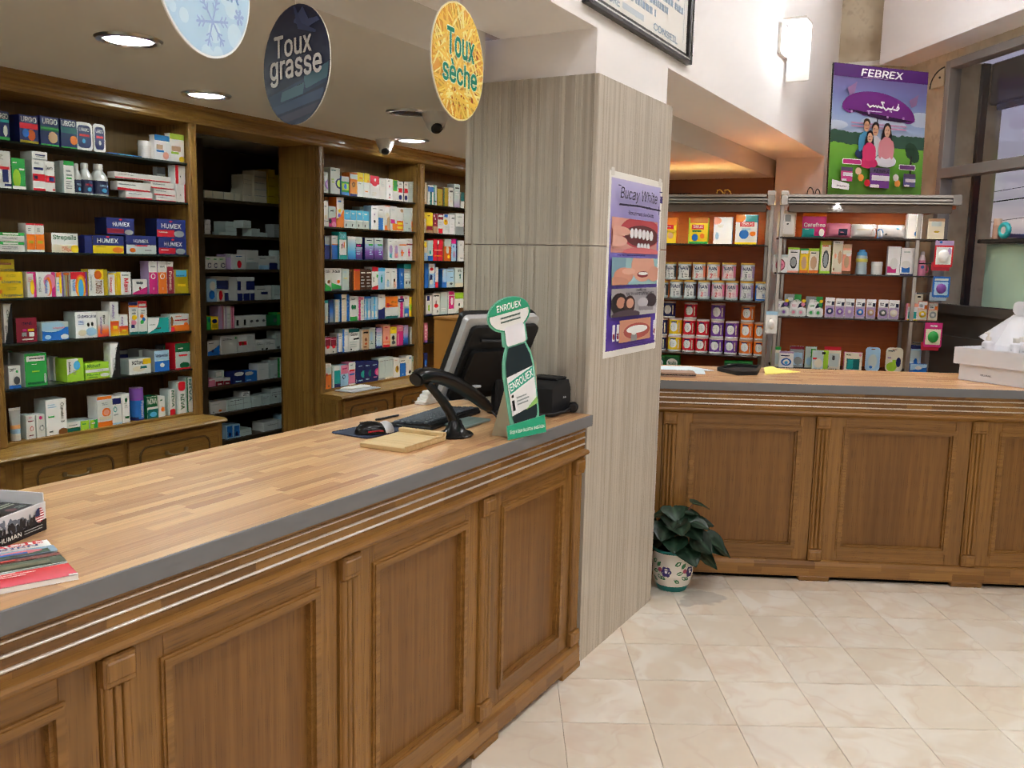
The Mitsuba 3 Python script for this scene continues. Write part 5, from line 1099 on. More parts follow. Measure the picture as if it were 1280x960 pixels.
def stock(bay_name, shelf, fr, rows_):
    rows_ = sorted(rows_, key=lambda r: (r[0] + r[1]) / 2)
    looks = [r[8] for r in rows_]
    grp = f'goods on the {shelf} of the {bay_name}'
    for i, (s0, s1, z0, z1, t, dep, shape, spec, look) in enumerate(rows_):
        w, h = s1 - s0, z1 - z0
        wl = look.split()
        nth = f', {ORD[i]} from the left' if len(wl) <= 5 else (f', {ORD[i]} from left' if len(wl) <= 7 else '')
        tail = f' on {shelf} of {bay_name}' if nth == '' else f', {shelf} of {bay_name}'
        lab = look + nth + tail
        if len(lab.split()) > 16: lab = look + f', {shelf}, {bay_name}'
        if shape == 'b':
            mesh, col = printed_box(w, dep, h, spec)
            flat = h < .5 * w
            k = put('medicine_carton' if bay_name != 'baby goods bay' else 'baby_goods_box', place(mesh, s0, t, z0), 'ink', None, fr, color=col)
            if 'pack' in look and 'carton' not in look or 'cereal' in look: pass
            tag(k, lab, 'box', grp); continue
        k = None
        if shape in ('can', 'nan'):
            k = thing('formula_tin', lab, 'tin', grp); r = w / 2 * .97
            cols, num_ = spec.split('|')
            if shape == 'can':
                b = ring_lathe([(0, 0), (r * .97, 0), (r, .003), (r, .012), (r, h - .012)], ['w', 'w', 'w', cols])
                P = Print(w, h, .0006)
                strips(P, oval(.44, .5, .29, .27), 'w'); P.lines(.26, .36, .6, .6, 3, 'E'); strips(P, sg.box(.2, .76, .66, .83), 'n'); strips(P, sg.box(.80, .2, .9, .76), 'i')
            else:
                b = ring_lathe([(0, 0), (r * .97, 0), (r, .004), (r, h * .16), (r, h * .80), (r, h - .012)], ['e', 'e', cols if num_ == 'N' else 's', cols, 's'])
                P = Print(w, h, .0006)
                strips(P, sg.box(.1, .1, .9, .62).union(oval(.5, .62, .4, .24)), 'w' if cols != 'p' else '#f1dcd8')
                P.text('NAN', .2, .56, .82, .76, 'n'); P.lines(.3, .44, .7, .52, 1, 'E')
                if num_ != 'N': P.text(num_, .34 if num_ != '1' else .38, .14, .52, .38, 'r' if num_ == '2' else 'E')
                P.lines(.58, .16, .84, .4, 3, cols)
            m, c = join((b[0].apply_translation((w / 2, r, 0)), b[1]), wrap(P, r))
            put('body', place(m, s0, t + dep / 2 - r if False else t, z0), 'ink', k, fr, color=c)
            lid = lathe([(0, h), (r * .93, h), (r * 1.03, h - .001), (r * 1.03, h - .012), (r * 1.0, h - .012)], 24, (s0 + w / 2, t + r, z0))
            put('lid', lid, solid('#d8a545' if shape == 'nan' else ('#c9a38e' if cols == 'o' else '#e6d3cf')), k, fr, smooth=40)
        elif shape == 'bottle':
            k = thing('medicine_bottle', lab, 'bottle', grp); r = min(w / 2, .045); c0 = (s0 + w / 2, t + r, z0)
            put('body', lathe([(0, 0), (r * .95, 0), (r, .006), (r, h * .50), (r * .92, h * .60), (r * .62, h * .74), (r * .46, h * .80), (r * .46, h * .84), (0, h * .84)], 28, c0), solid('#d5d8d6', .3), k, fr, smooth=40)
            put('cap', lathe([(r * .5, h * .82), (r * .52, h * .83), (r * .50, h - .004), (r * .44, h), (0, h)], 24, c0), solid('#e4e4e0'), k, fr, smooth=40)
            P = Print(2 * r, h * .47, .0006); strips(P, sg.box(-.3, .12, 1.3, 1), 'N'); P.text('HEXA', .25, .6, .8, .74, 'r' if i % 2 else 'q'); strips(P, oval(.5, .36, .16, .14), 'c'); P.lines(.15, .02, .9, .1, 1, 'e')
            m, c = wrap(P, r); put('label', place(m, s0 + w / 2 - r, t, z0), 'ink', k, fr, color=c)
        elif shape == 'tub':
            k = thing('ointment_tub', lab, 'tub', grp); r = w / 2; c0 = (s0 + r, t + r, z0)
            put('body', lathe([(0, 0), (r * .93, 0), (r * .96, .004), (r * .98, h * .72), (0, h * .72)], 26, c0), solid('#e6e4de'), k, fr, smooth=40)
            put('lid', lathe([(r * .98, h * .70), (r, h * .71), (r, h - .003), (r * .94, h), (0, h)], 26, c0), solid('#f0efeb'), k, fr, smooth=40)
            if spec == 'o':
                P = Print(w, h, .0006); P.lines(.25, .2, .7, .5, 3, 'a'); m, c = wrap(P, r); put('label', place(m, s0, t, z0), 'ink', k, fr, color=c)
        elif shape == 'tube':
            k = thing('cream_tube', lab, 'tube', grp); c0 = np.array([s0 + w / 2, t + .02, z0])
            put('cap', lathe([(0, 0), (w * .36, 0), (w * .38, .004), (w * .36, h * .18), (0, h * .18)], 22, c0), solid('#e8e6e0'), k, fr, smooth=40)
            ms = []
            def band(a, b, colr):
                rows2 = []
                for q in (a, b):
                    f_ = (q - .18) / .82
                    rx, ry = w * (.36 + .14 * f_), .019 * (1 - f_) + .0015
                    th = np.linspace(0, 2 * np.pi, 25)[:-1]
                    rows2.append(np.c_[rx * np.cos(th), ry * np.sin(th), np.full(24, q * h)])
                v = np.vstack(rows2) + c0; f = [(j, (j + 1) % 24, 24 + (j + 1) % 24) for j in range(24)] + [(j, 24 + (j + 1) % 24, 24 + j) for j in range(24)]
                return colored(trimesh.Trimesh(v, f, process=False), colr)
            m, c = join(band(.18, .22, 'w'), band(.22, .36, 'q'), band(.36, .48, '#e2a86a'), band(.48, .92, '#b9bcba'), band(.92, 1.0, 'w'))
            put('body', m, 'ink', k, fr, color=c)
        elif shape == 'cyl':
            k = thing('medicine_cylinder', lab, 'box', grp); r = w / 2
            b = ring_lathe([(0, 0), (r, 0), (r, h * .1), (r, h * .45), (r, h * .62), (r, h), (0, h)], ['n', 'n', 'b', 'b', 'v', 'V', 'V'][:6])
            P = Print(w, h, .0006); strips(P, sg.box(.3, .04, .9, .5), 'b'); P.text('Predoxil', .5, .06, .78, .6, 'w', vert=True)
            m, c = join((b[0].apply_translation((r, r, 0)), b[1]), wrap(P, r)); put('body', place(m, s0, t, z0), 'ink', k, fr, color=c)
        elif shape in ('pouch', 'wipes'):
            k = thing('wipes_pack' if shape == 'wipes' else 'soft_pouch', lab, 'pack', grp)
            dmax = dep * (.5 if shape == 'wipes' else .3)
            puff = lambda u, v: dmax * (np.clip(1 - np.abs(2 * u - 1) ** 3.0, 0, 1) ** .6) * (np.clip(1 - np.abs(2 * v - 1) ** 2.6, 0, 1) ** .6)
            n1, n2 = 14, 10
            U, V = np.meshgrid(np.linspace(0, 1, n1), np.linspace(0, 1, n2), indexing='ij')
            wob = .04 * (meshkit.noise(np.c_[U.ravel() * 5 + i, V.ravel() * 5, U.ravel() * 0], 3) - .5).reshape(U.shape) * w
            shr = 1 - (.10 if shape == 'wipes' else .03) * (1 - np.abs(2 * U - 1) ** 6) * 0
            vs = []
            for sgn in (-1, 1):
                vs.append(np.c_[(U * w).ravel(), (dmax + sgn * puff(U, V) + wob * (puff(U, V) > 1e-6)).ravel(), ((V * (1 - .10 * (np.abs(2 * U - 1) > .93)) + .05 * (np.abs(2 * U - 1) > .93)) * h).ravel()])
            f = []
            for o_ in (0, n1 * n2):
                for a in range(n1 - 1):
                    for b in range(n2 - 1):
                        q = [o_ + a * n2 + b, o_ + (a + 1) * n2 + b, o_ + (a + 1) * n2 + b + 1, o_ + a * n2 + b + 1]
                        f += [(q[0], q[1], q[2]), (q[0], q[2], q[3])]
            body = trimesh.Trimesh(np.vstack(vs), f, process=False)
            P = Print(w, h, .0005); base_c = spec.split('|')[0]; 
            old = P.rect
            def rect(x0, y0, x1, y1, c, layer=None, P=P):
                ly = P.n if layer is None else layer
                if layer is None: P.n += 1
                nx, ny = max(1, int((x1 - x0) * 12)), max(1, int((y1 - y0) * 9))
                xs, ys = np.linspace(x0, x1, nx + 1), np.linspace(y0, y1, ny + 1)
                for a in range(nx):
                    for b in range(ny): old(xs[a], ys[b], xs[a + 1], ys[b + 1], c, ly)
            P.rect = rect
            run_spec(P, spec)
            parts = [colored(body, base_c)]
            if P.v:
                m, c = P.mesh(); vv = m.vertices.copy(); u_, v_ = np.clip(vv[:, 0] / w, .001, .999), np.clip(vv[:, 2] / h, .001, .999)
                vv[:, 1] += dmax - puff(u_, v_) - .0025; m.vertices = vv; parts.append((m, c))
            m, c = join(*parts); put('pack', place(m, s0, t, z0), 'ink', k, fr, color=c)
        elif shape == 'feeder':
            k = thing('baby_bottle', lab, 'bottle', grp); r = w / 2; c0 = (s0 + r, t + r, z0)
            put('body', lathe([(0, 0), (r * .9, 0), (r * .95, .006), (r * .85, h * .4), (r * .95, h * .72), (r * .8, h * .78), (0, h * .78)], 24, c0), solid('#b9cbd0', .2), k, fr, smooth=40)
            put('scale_print', lathe([(r * .93, h * .5), (r * .97, h * .52), (r * .97, h * .62), (r * .93, h * .64)], 24, c0), solid('#d8d068'), k, fr, smooth=40)
            put('cap', lathe([(r * .84, h * .76), (r * .86, h * .78), (r * .8, h * .9), (r * .5, h * .92), (r * .5, h), (0, h)], 24, c0), solid('#5aa7d8'), k, fr, smooth=40)
        elif shape == 'cup':
            k = thing('baby_cup', lab, 'cup', grp); r = w * .36; c0 = (s0 + w / 2, t + r, z0)
            put('body', lathe([(0, 0), (r * .95, 0), (r, .006), (r * .98, h * .35), (r * .78, h * .66), (0, h * .66)], 24, c0), solid('#e08aa8', .3), k, fr, smooth=40)
            put('lid', lathe([(r * .8, h * .64), (r * .82, h * .68), (r * .5, h * .84), (r * .5, h * .86), (0, h * .86)], 24, c0), solid('#ead9dd'), k, fr, smooth=40)
            put('spout', lathe([(r * .42, h * .84), (r * .55, h * .88), (r * .5, h), (0, h)], 18, c0), solid('#b7b3b8'), k, fr, smooth=40)
            for sg_ in (-1, 1):
                a = [(s0 + w / 2 + sg_ * (r * .85), t + r, z0 + h * .42), (s0 + w / 2 + sg_ * (r * 1.9), t + r, z0 + h * .42), (s0 + w / 2 + sg_ * (r * 1.8), t + r, z0 + h * .1), (s0 + w / 2 + sg_ * (r * .9), t + r, z0 + h * .14)]
                put('handle', tube(bez(*a, n=12), .0045, 8), solid('#d8678e', .3), k, fr, smooth=True)
            d = lathe([(0, 0), (r * .4, 0), (r * .4, .003), (0, .003)], 18); d.apply_transform(trimesh.transformations.rotation_matrix(math.pi / 2, [1, 0, 0]))
            put('emblem', d.apply_translation((s0 + w / 2, t + r * .06, z0 + h * .36)), solid('#4a6fb0'), k, fr)
        elif shape in ('blister', 'dome', 'card'):
            k = thing('plaster_pack' if shape == 'blister' and bay_name == 'left bay' else ('soother_pack' if shape in ('dome', 'card') else 'blister_pack'), lab, 'pack', grp)
            cs = spec.split('|'); out = card_outline(w, h, min(w, h) * (.24 if shape != 'card' else .08))
            if shape == 'dome': out = sa.scale(sg.Point(w * .42, h * .55).buffer(1, quad_segs=10), w * .40, h * .44).union(rrect(0, 0, w, h * .52, h * .12))
            slot = sg.box(w * .36, h * .90, w * .64, h * .935)
            put('card', place(facing(out.difference(slot) if shape != 'blister' or bay_name != 'left bay' else out, .003, dep * .5), s0, 0, z0).apply_translation((0, t, 0)), solid(COL[cs[0]]), k, fr)
            P = Print(w, h, .0008)
            if shape == 'blister':
                if bay_name == 'left bay': P.poly(sa.scale(rrect(.1, .1, .9, .9, .2), 1, 1), 'n')
                run_spec(P, spec)
            elif shape == 'dome':
                P.poly([(.48, .5), (.98, .62), (.98, .9), (.6, .78)], 'N'); P.ell(.8, .72, .12, .12, cs[1]); P.ell(.84, .92, .12, .1, 'y'); P.ell(.3, .62, .2, .22, 'W'); P.lines(.14, .55, .44, .72, 2, cs[1])
                for q in (.25, .68): P.ell(q, .24, .19, .17, 's'); P.ell(q, .24, .1, .1, cs[1])
            else:
                P.rect(.06, .62, .94, .96, 'W'); P.lines(.15, .68, .55, .84, 2, 'N'); P.rect(.66, .62, .94, .8, 'N' if cs[0] == 'w' else 'o'); P.rect(.04, .03, .96, .58, 'V' if cs[0] == 'w' else 'i')
            m, c = P.mesh(); m.vertices[:, 1] += dep * .5; put('print', place(m, s0, t, z0), 'ink', k, fr, color=c)
            if shape == 'card':   # soother: ring, shield and teat
                cx, cz = s0 + w / 2, z0 + h * .32; rr = w * .36
                sh_ = lathe([(0, 0), (rr, 0), (rr * 1.02, .003), (rr * .5, .007), (0, .007)], 20); sh_.apply_transform(trimesh.transformations.rotation_matrix(math.pi / 2, [1, 0, 0]))
                put('shield', sh_.apply_translation((cx, t + dep * .5 - .001, cz)), solid(COL[cs[1]], .3), k, fr, smooth=40)
                kn = lathe([(0, 0), (rr * .5, 0), (rr * .46, .006), (0, .008)], 16); kn.apply_transform(trimesh.transformations.rotation_matrix(math.pi / 2, [1, 0, 0]))
                put('knob', kn.apply_translation((cx, t + dep * .5 - .006, cz)), solid('#e9e4dc', .3), k, fr, smooth=40)

STOCK = STOCK.replace('X+', 'X')
cur, rows_now = None, []
for ln in STOCK.strip().splitlines() + ['#end|x|FS']:
    if ln[0] == '#':
        if cur: stock(cur[0], cur[1], FRAMES[cur[2]], rows_now)
        cur, rows_now = ln[1:].split('|'), []
    else:
        a, shape, spec, look = ln.split(';', 3)
        q = [int(x) / 1000 for x in a.split(',')]; q[2] += .0008; q[3] -= .0004; q[0] += .0003; q[1] -= .0003
        rows_now.append(tuple(q) + (shape, spec, look))

# ---------------------------------------------------------------- loose things
class Axes:
    """any local frame: origin, x, y, z directions"""
    def __init__(self, o, x, y, z):
        self.m = np.eye(4); self.m[:3, 0], self.m[:3, 1], self.m[:3, 2], self.m[:3, 3] = x, y, z, o
def unit(v): v = np.asarray(v, float); return v / np.linalg.norm(v)
def flat_axes(o, heading):      # u along heading, v to its left, for things lying on a table
    a = math.radians(heading); u = np.array([math.sin(a), math.cos(a), 0]); return Axes(o, u, np.array([-u[1], u[0], 0]), np.array([0, 0, 1.0]))
def upright(o, heading):        # print faces whoever stands on the right of the heading: s, t, z like Frame
    f = Frame(o[0], o[1], heading); A = Axes(o, f.d, f.t, np.array([0, 0, 1.0])); return A
def printed(P, name, parent, ax, matt=False, lay=False):
    m, c = P.mesh()
    if lay:     # sheet lying flat: (u, v) -> (x, y), layers upward
        v = m.vertices; m.vertices = np.c_[v[:, 0], v[:, 2], -v[:, 1]]
    return put(name, m, 'ink_matt' if matt else 'ink', parent, ax, color=c)
ZT = 0.9856
# --- hanging discs
def disc(c, heading, dia, name, label, draw, zc):
    k = thing('hanging_sign', label, 'sign', 'round signs hanging over the long counter')
    ax = upright((c[0], c[1], c[2]), heading)
    d = trimesh.creation.cylinder(dia / 2, .003, sections=64); d.apply_transform(trimesh.transformations.rotation_matrix(math.pi / 2, [1, 0, 0])); d.apply_translation((0, .0015, 0))
    put('board', d, 'paper_white', k, ax)
    for side in (1, -1):
        P = Print(dia, dia, .0004); draw(P)
        m, cc = P.mesh(); v = m.vertices - [dia / 2, 0, dia / 2]
        if side < 0: v = v * [-1, -1, 1] + [0, .003, 0]
        m.vertices = v; put('print', m, 'ink', k, ax, color=cc)
    put('cord', tube([(0, .0015, dia / 2 - .004), (0, .0015, zc - c[2])], .0007, 5), 'paper_white', k, ax)
CIRC = sg.Point(.5, .5).buffer(.485, quad_segs=24)
def draw_straw(P):
    P.poly(sg.Point(.5, .5).buffer(.5, quad_segs=24), '#f6e7a8'); P.poly(CIRC, '#e0a23c')
    r = random.Random(4)
    blot = [sg.Point(.35 + .5 * r.random(), .12 + .6 * r.random()).buffer(.03 + .05 * r.random()) for _ in range(26)]
    P.poly(shapely.union_all(blot).intersection(CIRC), '#b2552e')
    for ci, colr in enumerate(('#caa13a', '#e8c044', '#f3d65c', '#f8e68a', '#eec34a')):
        ls = []
        for _ in range(16):
            a = r.random() * math.pi; x, y = .5 + .5 * (r.random() - .5), .5 + .7 * (r.random() - .5); b = (r.random() - .5) * .5
            t_ = np.linspace(-.8, .8, 12)
            ls.append(sg.LineString([(x + math.cos(a) * q - math.sin(a) * b * q * q, y + math.sin(a) * q + math.cos(a) * b * q * q) for q in t_]).buffer(.006 + .006 * r.random()))
        P.poly(shapely.union_all(ls).intersection(CIRC), colr)
    for tx, x0, y0, x1, y1 in (('Toux', .26, .53, .78, .76), ('sèche', .18, .30, .84, .50)):
        for dx, dy in ((-.008, 0), (.008, 0), (0, .008), (0, -.008)): P.text(tx, x0 + dx, y0 + dy, x1 + dx, y1 + dy, '#e6f2c8', layer=P.n)
        P.n += 1; P.text(tx, x0, y0, x1, y1, '#0f7a5c')
disc((-1.424, 2.178, 2.090), -5.6, .315, 's', 'yellow straw patterned round sign reading Toux sèche hanging over the counter', draw_straw, ZC)
def draw_navy(P):
    P.poly(sg.Point(.5, .5).buffer(.5, quad_segs=24), '#1d2342')
    for pts, c in (([(.0, .16), (.4, .22), (1, .34), (1, .42), (.5, .34), (0, .24)], '#24385a'), ([(.28, .22), (.6, .26), (.62, .33), (.3, .28)], '#3d6273'), ([(.66, .30), (.96, .36), (.98, .46), (.64, .38)], '#3f6474'), ([(.1, .1), (.9, .2), (.9, .26), (.1, .15)], '#2b3f63'), ([(.3, .03), (.8, .1), (.85, .15), (.25, .07)], '#39304a'), ([(.5, .86), (.7, .8), (.9, .84), (.7, .84), (.62, .95)], '#3c4a74'), ([(.5, .98), (.56, .8), (.8, .74), (.6, .82)], '#35426b')):
        P.poly(sg.Polygon(pts).buffer(.012).intersection(CIRC), c)
    for tx, x0, y0, x1, y1 in (('Toux', .19, .58, .75, .77), ('grasse', .12, .34, .90, .56)): P.text(tx, x0, y0, x1, y1, '#d9dadd')
disc((-1.706, 1.833, 2.040), 103.0, .302, 'g', 'navy round sign reading Toux grasse hanging over the counter', draw_navy, ZC)
def draw_winter(P):
    P.poly(sg.Point(.5, .5).buffer(.5, quad_segs=24), '#eef6fb'); P.poly(CIRC, '#b7d8f0')
    r = random.Random(9)
    P.poly(shapely.union_all([sg.Point(r.random(), r.random()).buffer(.03 + .06 * r.random()) for _ in range(22)]).intersection(CIRC), '#c9e4f6')
    fl_ = []
    for cx, cy, R_ in ((.56, .24, .17), (.22, .36, .06), (.86, .34, .05), (.3, .7, .1), (.72, .74, .08)):
        for q in range(6):
            a = q * math.pi / 3 + .2; dx, dy = math.cos(a), math.sin(a)
            fl_.append(sg.LineString([(cx, cy), (cx + R_ * dx, cy + R_ * dy)]).buffer(.008))
            for w_ in (.5, .75):
                for b in (.8, -.8): fl_.append(sg.LineString([(cx + R_ * w_ * dx, cy + R_ * w_ * dy), (cx + R_ * (w_ * dx + .25 * math.cos(a + b)), cy + R_ * (w_ * dy + .25 * math.sin(a + b)))]).buffer(.006))
    P.poly(shapely.union_all(fl_).intersection(CIRC), '#9db9e2')
    P.text("L'HIVER", .20, .42, .86, .56, '#7f9fd0'); P.text('MALADIES DE', .18, .62, .84, .70, '#8fb0da')
disc((-1.475, 1.330, 2.092), -11.6, .302, 'b', 'pale blue round winter sign with snowflakes hanging at the top edge', draw_winter, ZC)

# --- framed certificate on the upper wall
k = thing('framed_certificate', 'black framed printed certificate hanging on the white upper wall', 'picture frame')
ax = upright((XU + .001, 2.905, 2.418), 0)
w_, h_ = 1.09, .80
FR_ = Axes(np.array([XU + .0005, 2.905, 2.425]), np.array([0, 1.0, 0]), np.array([-1.0, 0, 0]), np.array([0, 0, 1.0]))
ring = lambda o, i: sg.box(o, o, w_ - o, h_ - o).difference(sg.box(i, i, w_ - i, h_ - i))
put('frame', cat(facing(ring(0, .034), .022, -.022), facing(ring(0, .014), .006, -.028)), 'black_gloss', k, FR_)
put('bead', facing(ring(.016, .022), .004, -.026), 'chrome', k, FR_)
put('sheet', facing(sg.box(.03, .03, w_ - .03, h_ - .03), .004, -.008), 'paper_white', k, FR_)
P = Print(w_, h_, .0005); r = random.Random(3)
for i in range(16):
    y = .915 - i * .052
    x = .10
    while x < (.88 if i < 13 else (.90 - .14 * (i - 13))):
        q = .010 + .022 * r.random(); P.rect(x, y, x + q, y + .034, '#8fa3b4', 1); x += q + .006
        if r.random() < .12: x += .015
P.rect(.07, .10, .074, .96, '#9fb6c6', 1); P.rect(.925, .10, .929, .96, '#9fb6c6', 1); P.rect(.30, .075, .50, .105, '#c3ccd2', 2); P.text('ORDRE', .12, .07, .28, .11, '#8fa3b4'); P.text('CONSEIL', .60, .07, .86, .105, '#8fa3b4')
m, c = P.mesh(); m.vertices[:, 1] -= .0085; put('print', m, 'ink', k, FR_, color=c)

# --- dental poster on the pillar
k = thing('dental_poster', 'purple teeth whitening poster taped to the pillar', 'poster')
w_, h_ = .562, .708
ax = Axes(np.array([-1.3775, 3.140, 1.180]), np.array([0, 1.0, 0]), np.array([-1.0, 0, 0]), np.array([0, 0, 1.0]))
put('paper', facing(sg.box(0, 0, w_, h_), .0012, -.0012), 'paper_white', k, ax)
P = Print(w_, h_, .0004)
P.grad(.035, .035, .965, .965, ['#5a3fa0', '#5a44a8', '#6757b4', '#8478c2', '#a59bd2', '#c3bde2'])
def photo(P, x0, y0, x1, y1, bg, items):
    P.rect(x0, y0, x1, y1, bg); fr_ = sg.box(x0, y0, x1, y1)
    for kind, a, c in items:
        if kind == 'e': g_ = oval(x0 + a[0] * (x1 - x0), y0 + a[1] * (y1 - y0), a[2] * (x1 - x0), a[3] * (y1 - y0))
        else: g_ = sg.Polygon([(x0 + p_[0] * (x1 - x0), y0 + p_[1] * (y1 - y0)) for p_ in a]).buffer(.003)
        P.poly(g_.intersection(fr_), c)
teeth = [('e', (.50 + .085 * i, .60 - .012 * abs(i) + .0 * i, .042, .15), '#e9e9ea') for i in range(-1, 5)]
photo(P, .06, .57, .93, .76, '#c98d86', [('e', (.2, .6, .4, .5), '#d79f92'), ('e', (.62, .62, .46, .46), '#b3454c'), ('e', (.64, .52, .38, .32), '#5c2a2c')] + teeth + [('e', (.56 + .07 * i, .2, .034, .12), '#dfe0e2') for i in range(4)] + [('e', (.64, .02, .42, .16), '#cf6f74'), ('e', (.08, .34, .22, .16), '#e3b0a0'), ('e', (.14, .62, .22, .14), '#dba594')])
photo(P, .06, .395, .93, .545, '#9cc0c4', [('p', [(0, 0), (.28, 0), (.28, 1), (0, 1)], '#7fa4b4'), ('e', (.66, .7, .26, .6), '#d9a38d'), ('e', (.66, .38, .13, .12), '#7c3136'), ('e', (.66, .41, .11, .06), '#efece8'), ('e', (.24, .34, .2, .3), '#cf937c'), ('e', (.34, .5, .14, .12), '#dfae98'), ('e', (.9, .4, .14, .3), '#d39b86'), ('e', (.1, .1, .24, .2), '#c48a74')])
photo(P, .06, .22, .93, .375, '#a7a3a8', [('p', [(0, 0), (1, 0), (1, .25), (0, .1)], '#c2bfc4'), ('e', (.16, .45, .17, .4), '#231a1c'), ('e', (.19, .5, .09, .2), '#b98570'), ('e', (.37, .4, .12, .34), '#3a2726'), ('e', (.38, .46, .08, .18), '#c4937e'), ('e', (.85, .52, .13, .26), '#3a2e34'), ('e', (.66, .46, .12, .18), '#bdbac0'), ('e', (.3, .06, .3, .16), '#4a3a44'), ('p', [(.58, .2), (.9, .16), (.9, .26), (.58, .3)], '#8f8b92')])
P.text('TEETH WHITENING KIT', .30, .335, .84, .352, '#2a2430'); P.text('Celline', .48, .358, .68, .371, '#2a2430')
photo(P, .20, .075, .80, .20, '#c98f78', [('e', (.55, .45, .42, .36), '#a9524c'), ('e', (.55, .52, .34, .18), '#efefec'), ('e', (.45, .1, .1, .34), '#8f8c8c'), ('e', (.45, .36, .08, .08), '#efefec')])
for x in (.07, .14, .84): P.rect(x, .09, x + .045, .18, '#e6e4ee'); P.rect(x + .008, .10, x + .037, .13, '#8a2f4f')
P.text('Bucay White', .11, .845, .80, .922, '#221a33', bold=False, shear=.25)
P.poly(sg.LineString([(.10, .826), (.45, .832), (.88, .826)]).buffer(.005), '#221a33'); P.poly(sa.rotate(sg.box(.84, .80, .85, .85), 8), '#221a33')
P.text('Blanchiment des Dents', .26, .778, .74, .800, '#2b2150'); P.rect(.86, .87, .91, .91, '#3a2f6a'); P.lines(.84, .925, .93, .94, 1, '#3a2f6a'); P.lines(.06, .92, .14, .93, 1, '#3a2f6a')
P.lines(.08, .552, .92, .564, 1, '#3c2f7a'); P.lines(.08, .380, .92, .391, 1, '#3c2f7a'); P.lines(.2, .045, .9, .062, 2, '#3b2a78')
m, c = P.mesh(); m.vertices[:, 1] -= .0012; put('print', m, 'ink', k, ax, color=c)
for x, z in ((.03, h_ - .008), (w_ - .03, h_ - .008)): put('tape', bx(x - .015, -.0024, z - .01, x + .015, -.0014, z + .02), 'white_plastic', k, ax)

# --- pain relief poster on top of the display bay
TL, TR, BR, BLp = (np.array(v) for v in ((-1.190, 6.232, 2.852), (-.682, 6.765, 2.846), (-.662, 6.737, 2.043), (-1.170, 6.205, 2.048)))
ux, uz = unit(TR - TL), unit(TL - BLp); uz = unit(uz - ux * (uz @ ux)); uy = np.cross(uz, ux)
w_, h_ = .737, .897
k = thing('standing_poster', 'tall purple and green advertising poster standing on the display bay by the window', 'poster')
ax = Axes(TL - uz * h_, ux, uy, uz)
put('board', bx(0, 0.001, .0, w_, .018, h_, .002), 'black_matt', k, ax)
P = Print(w_, h_, .0005); y0 = .11        # the lowest strip is hidden behind the rail
P.grad(0, 0, 1, 1, ['#4f7a2c', '#5d9a34', '#78ad3c', '#8fc04a', '#8fb060'])
P.grad(0, .46, 1, 1, ['#b9c6d8', '#9fb4d4', '#8b9cc6', '#7479ac', '#6c6497', '#6a5c8a'])
r = random.Random(2)
P.poly(shapely.union_all([oval(r.random(), .56 + .12 * r.random(), .12, .03) for _ in range(12)]).intersection(sg.box(0, .5, 1, 1)), '#c3cde0')
P.poly(shapely.union_all([oval(x, .475 + .02 * r.random(), .05, .045) for x in np.linspace(0, .34, 9)] + [oval(x, .46 + .02 * r.random(), .05, .05) for x in np.linspace(.62, 1, 9)]).intersection(sg.box(0, .43, 1, .6)), '#33503f')
P.poly(shapely.union_all([oval(.86 + .1 * (r.random() - .5), .40 + .08 * (r.random() - .5), .05, .04) for _ in range(10)]), '#26402a'); P.rect(.855, .24, .875, .38, '#2b2a20')
P.rect(0, .91, 1, 1, '#4d2467'); P.text('FEBREX', .28, .925, .72, .978, 'W', shear=.25); P.lines(.3, .914, .74, .921, 1, '#d9c9e6')
P.rect(.472, .44, .482, .68, '#2c2430')
th = np.linspace(0, math.pi, 30)
P.poly([(.49 + .39 * math.cos(a), .668 + .150 * math.sin(a) - .03 * math.cos(a)) for a in th] + [(.10 + .78 * q, .69 - .055 * q - .028 * abs(math.sin(q * 5 * math.pi))) for q in np.linspace(0, 1, 41)], '#6a2a78')
P.poly([(.14, .687), (.88, .632), (.72, .618), (.5, .63), (.3, .655)], '#2e1838')
def stroke(pts, wd): return sg.LineString(pts).buffer(wd)
ar = [stroke([(.36, .722), (.39, .704), (.42, .72), (.43, .712), (.45, .72), (.465, .71), (.48, .722)], .006), stroke([(.49, .716), (.52, .712), (.525, .735), (.505, .752), (.535, .752)], .006), stroke([(.535, .716), (.56, .70), (.58, .716)], .006), stroke([(.585, .714), (.62, .712), (.635, .735)], .006),
      stroke([(.64, .714), (.68, .712), (.70, .73), (.685, .742), (.675, .728)], .006)] + [sg.Point(x, y).buffer(.006) for x, y in ((.605, .695), (.622, .695), (.688, .756))]
P.poly(sa.rotate(shapely.union_all(ar), -3, origin=(.5, .7)), 'W')
P.lines(.36, .672, .62, .69, 1, '#d9c9e6')
for x in (.2, .38, .58, .75): P.ell(x, .668 if x < .5 else .648, .012, .01, '#b79bc4')
for x, y, a in ((.14, .83, 0), (.80, .78, 0)): P.poly([(x, y), (x + .1, y + .05), (x + .08, y - .03), (x + .03, y - .05)], '#8d6a94')
P.lines(.2, .555, .8, .60, 2, '#c98fb4')
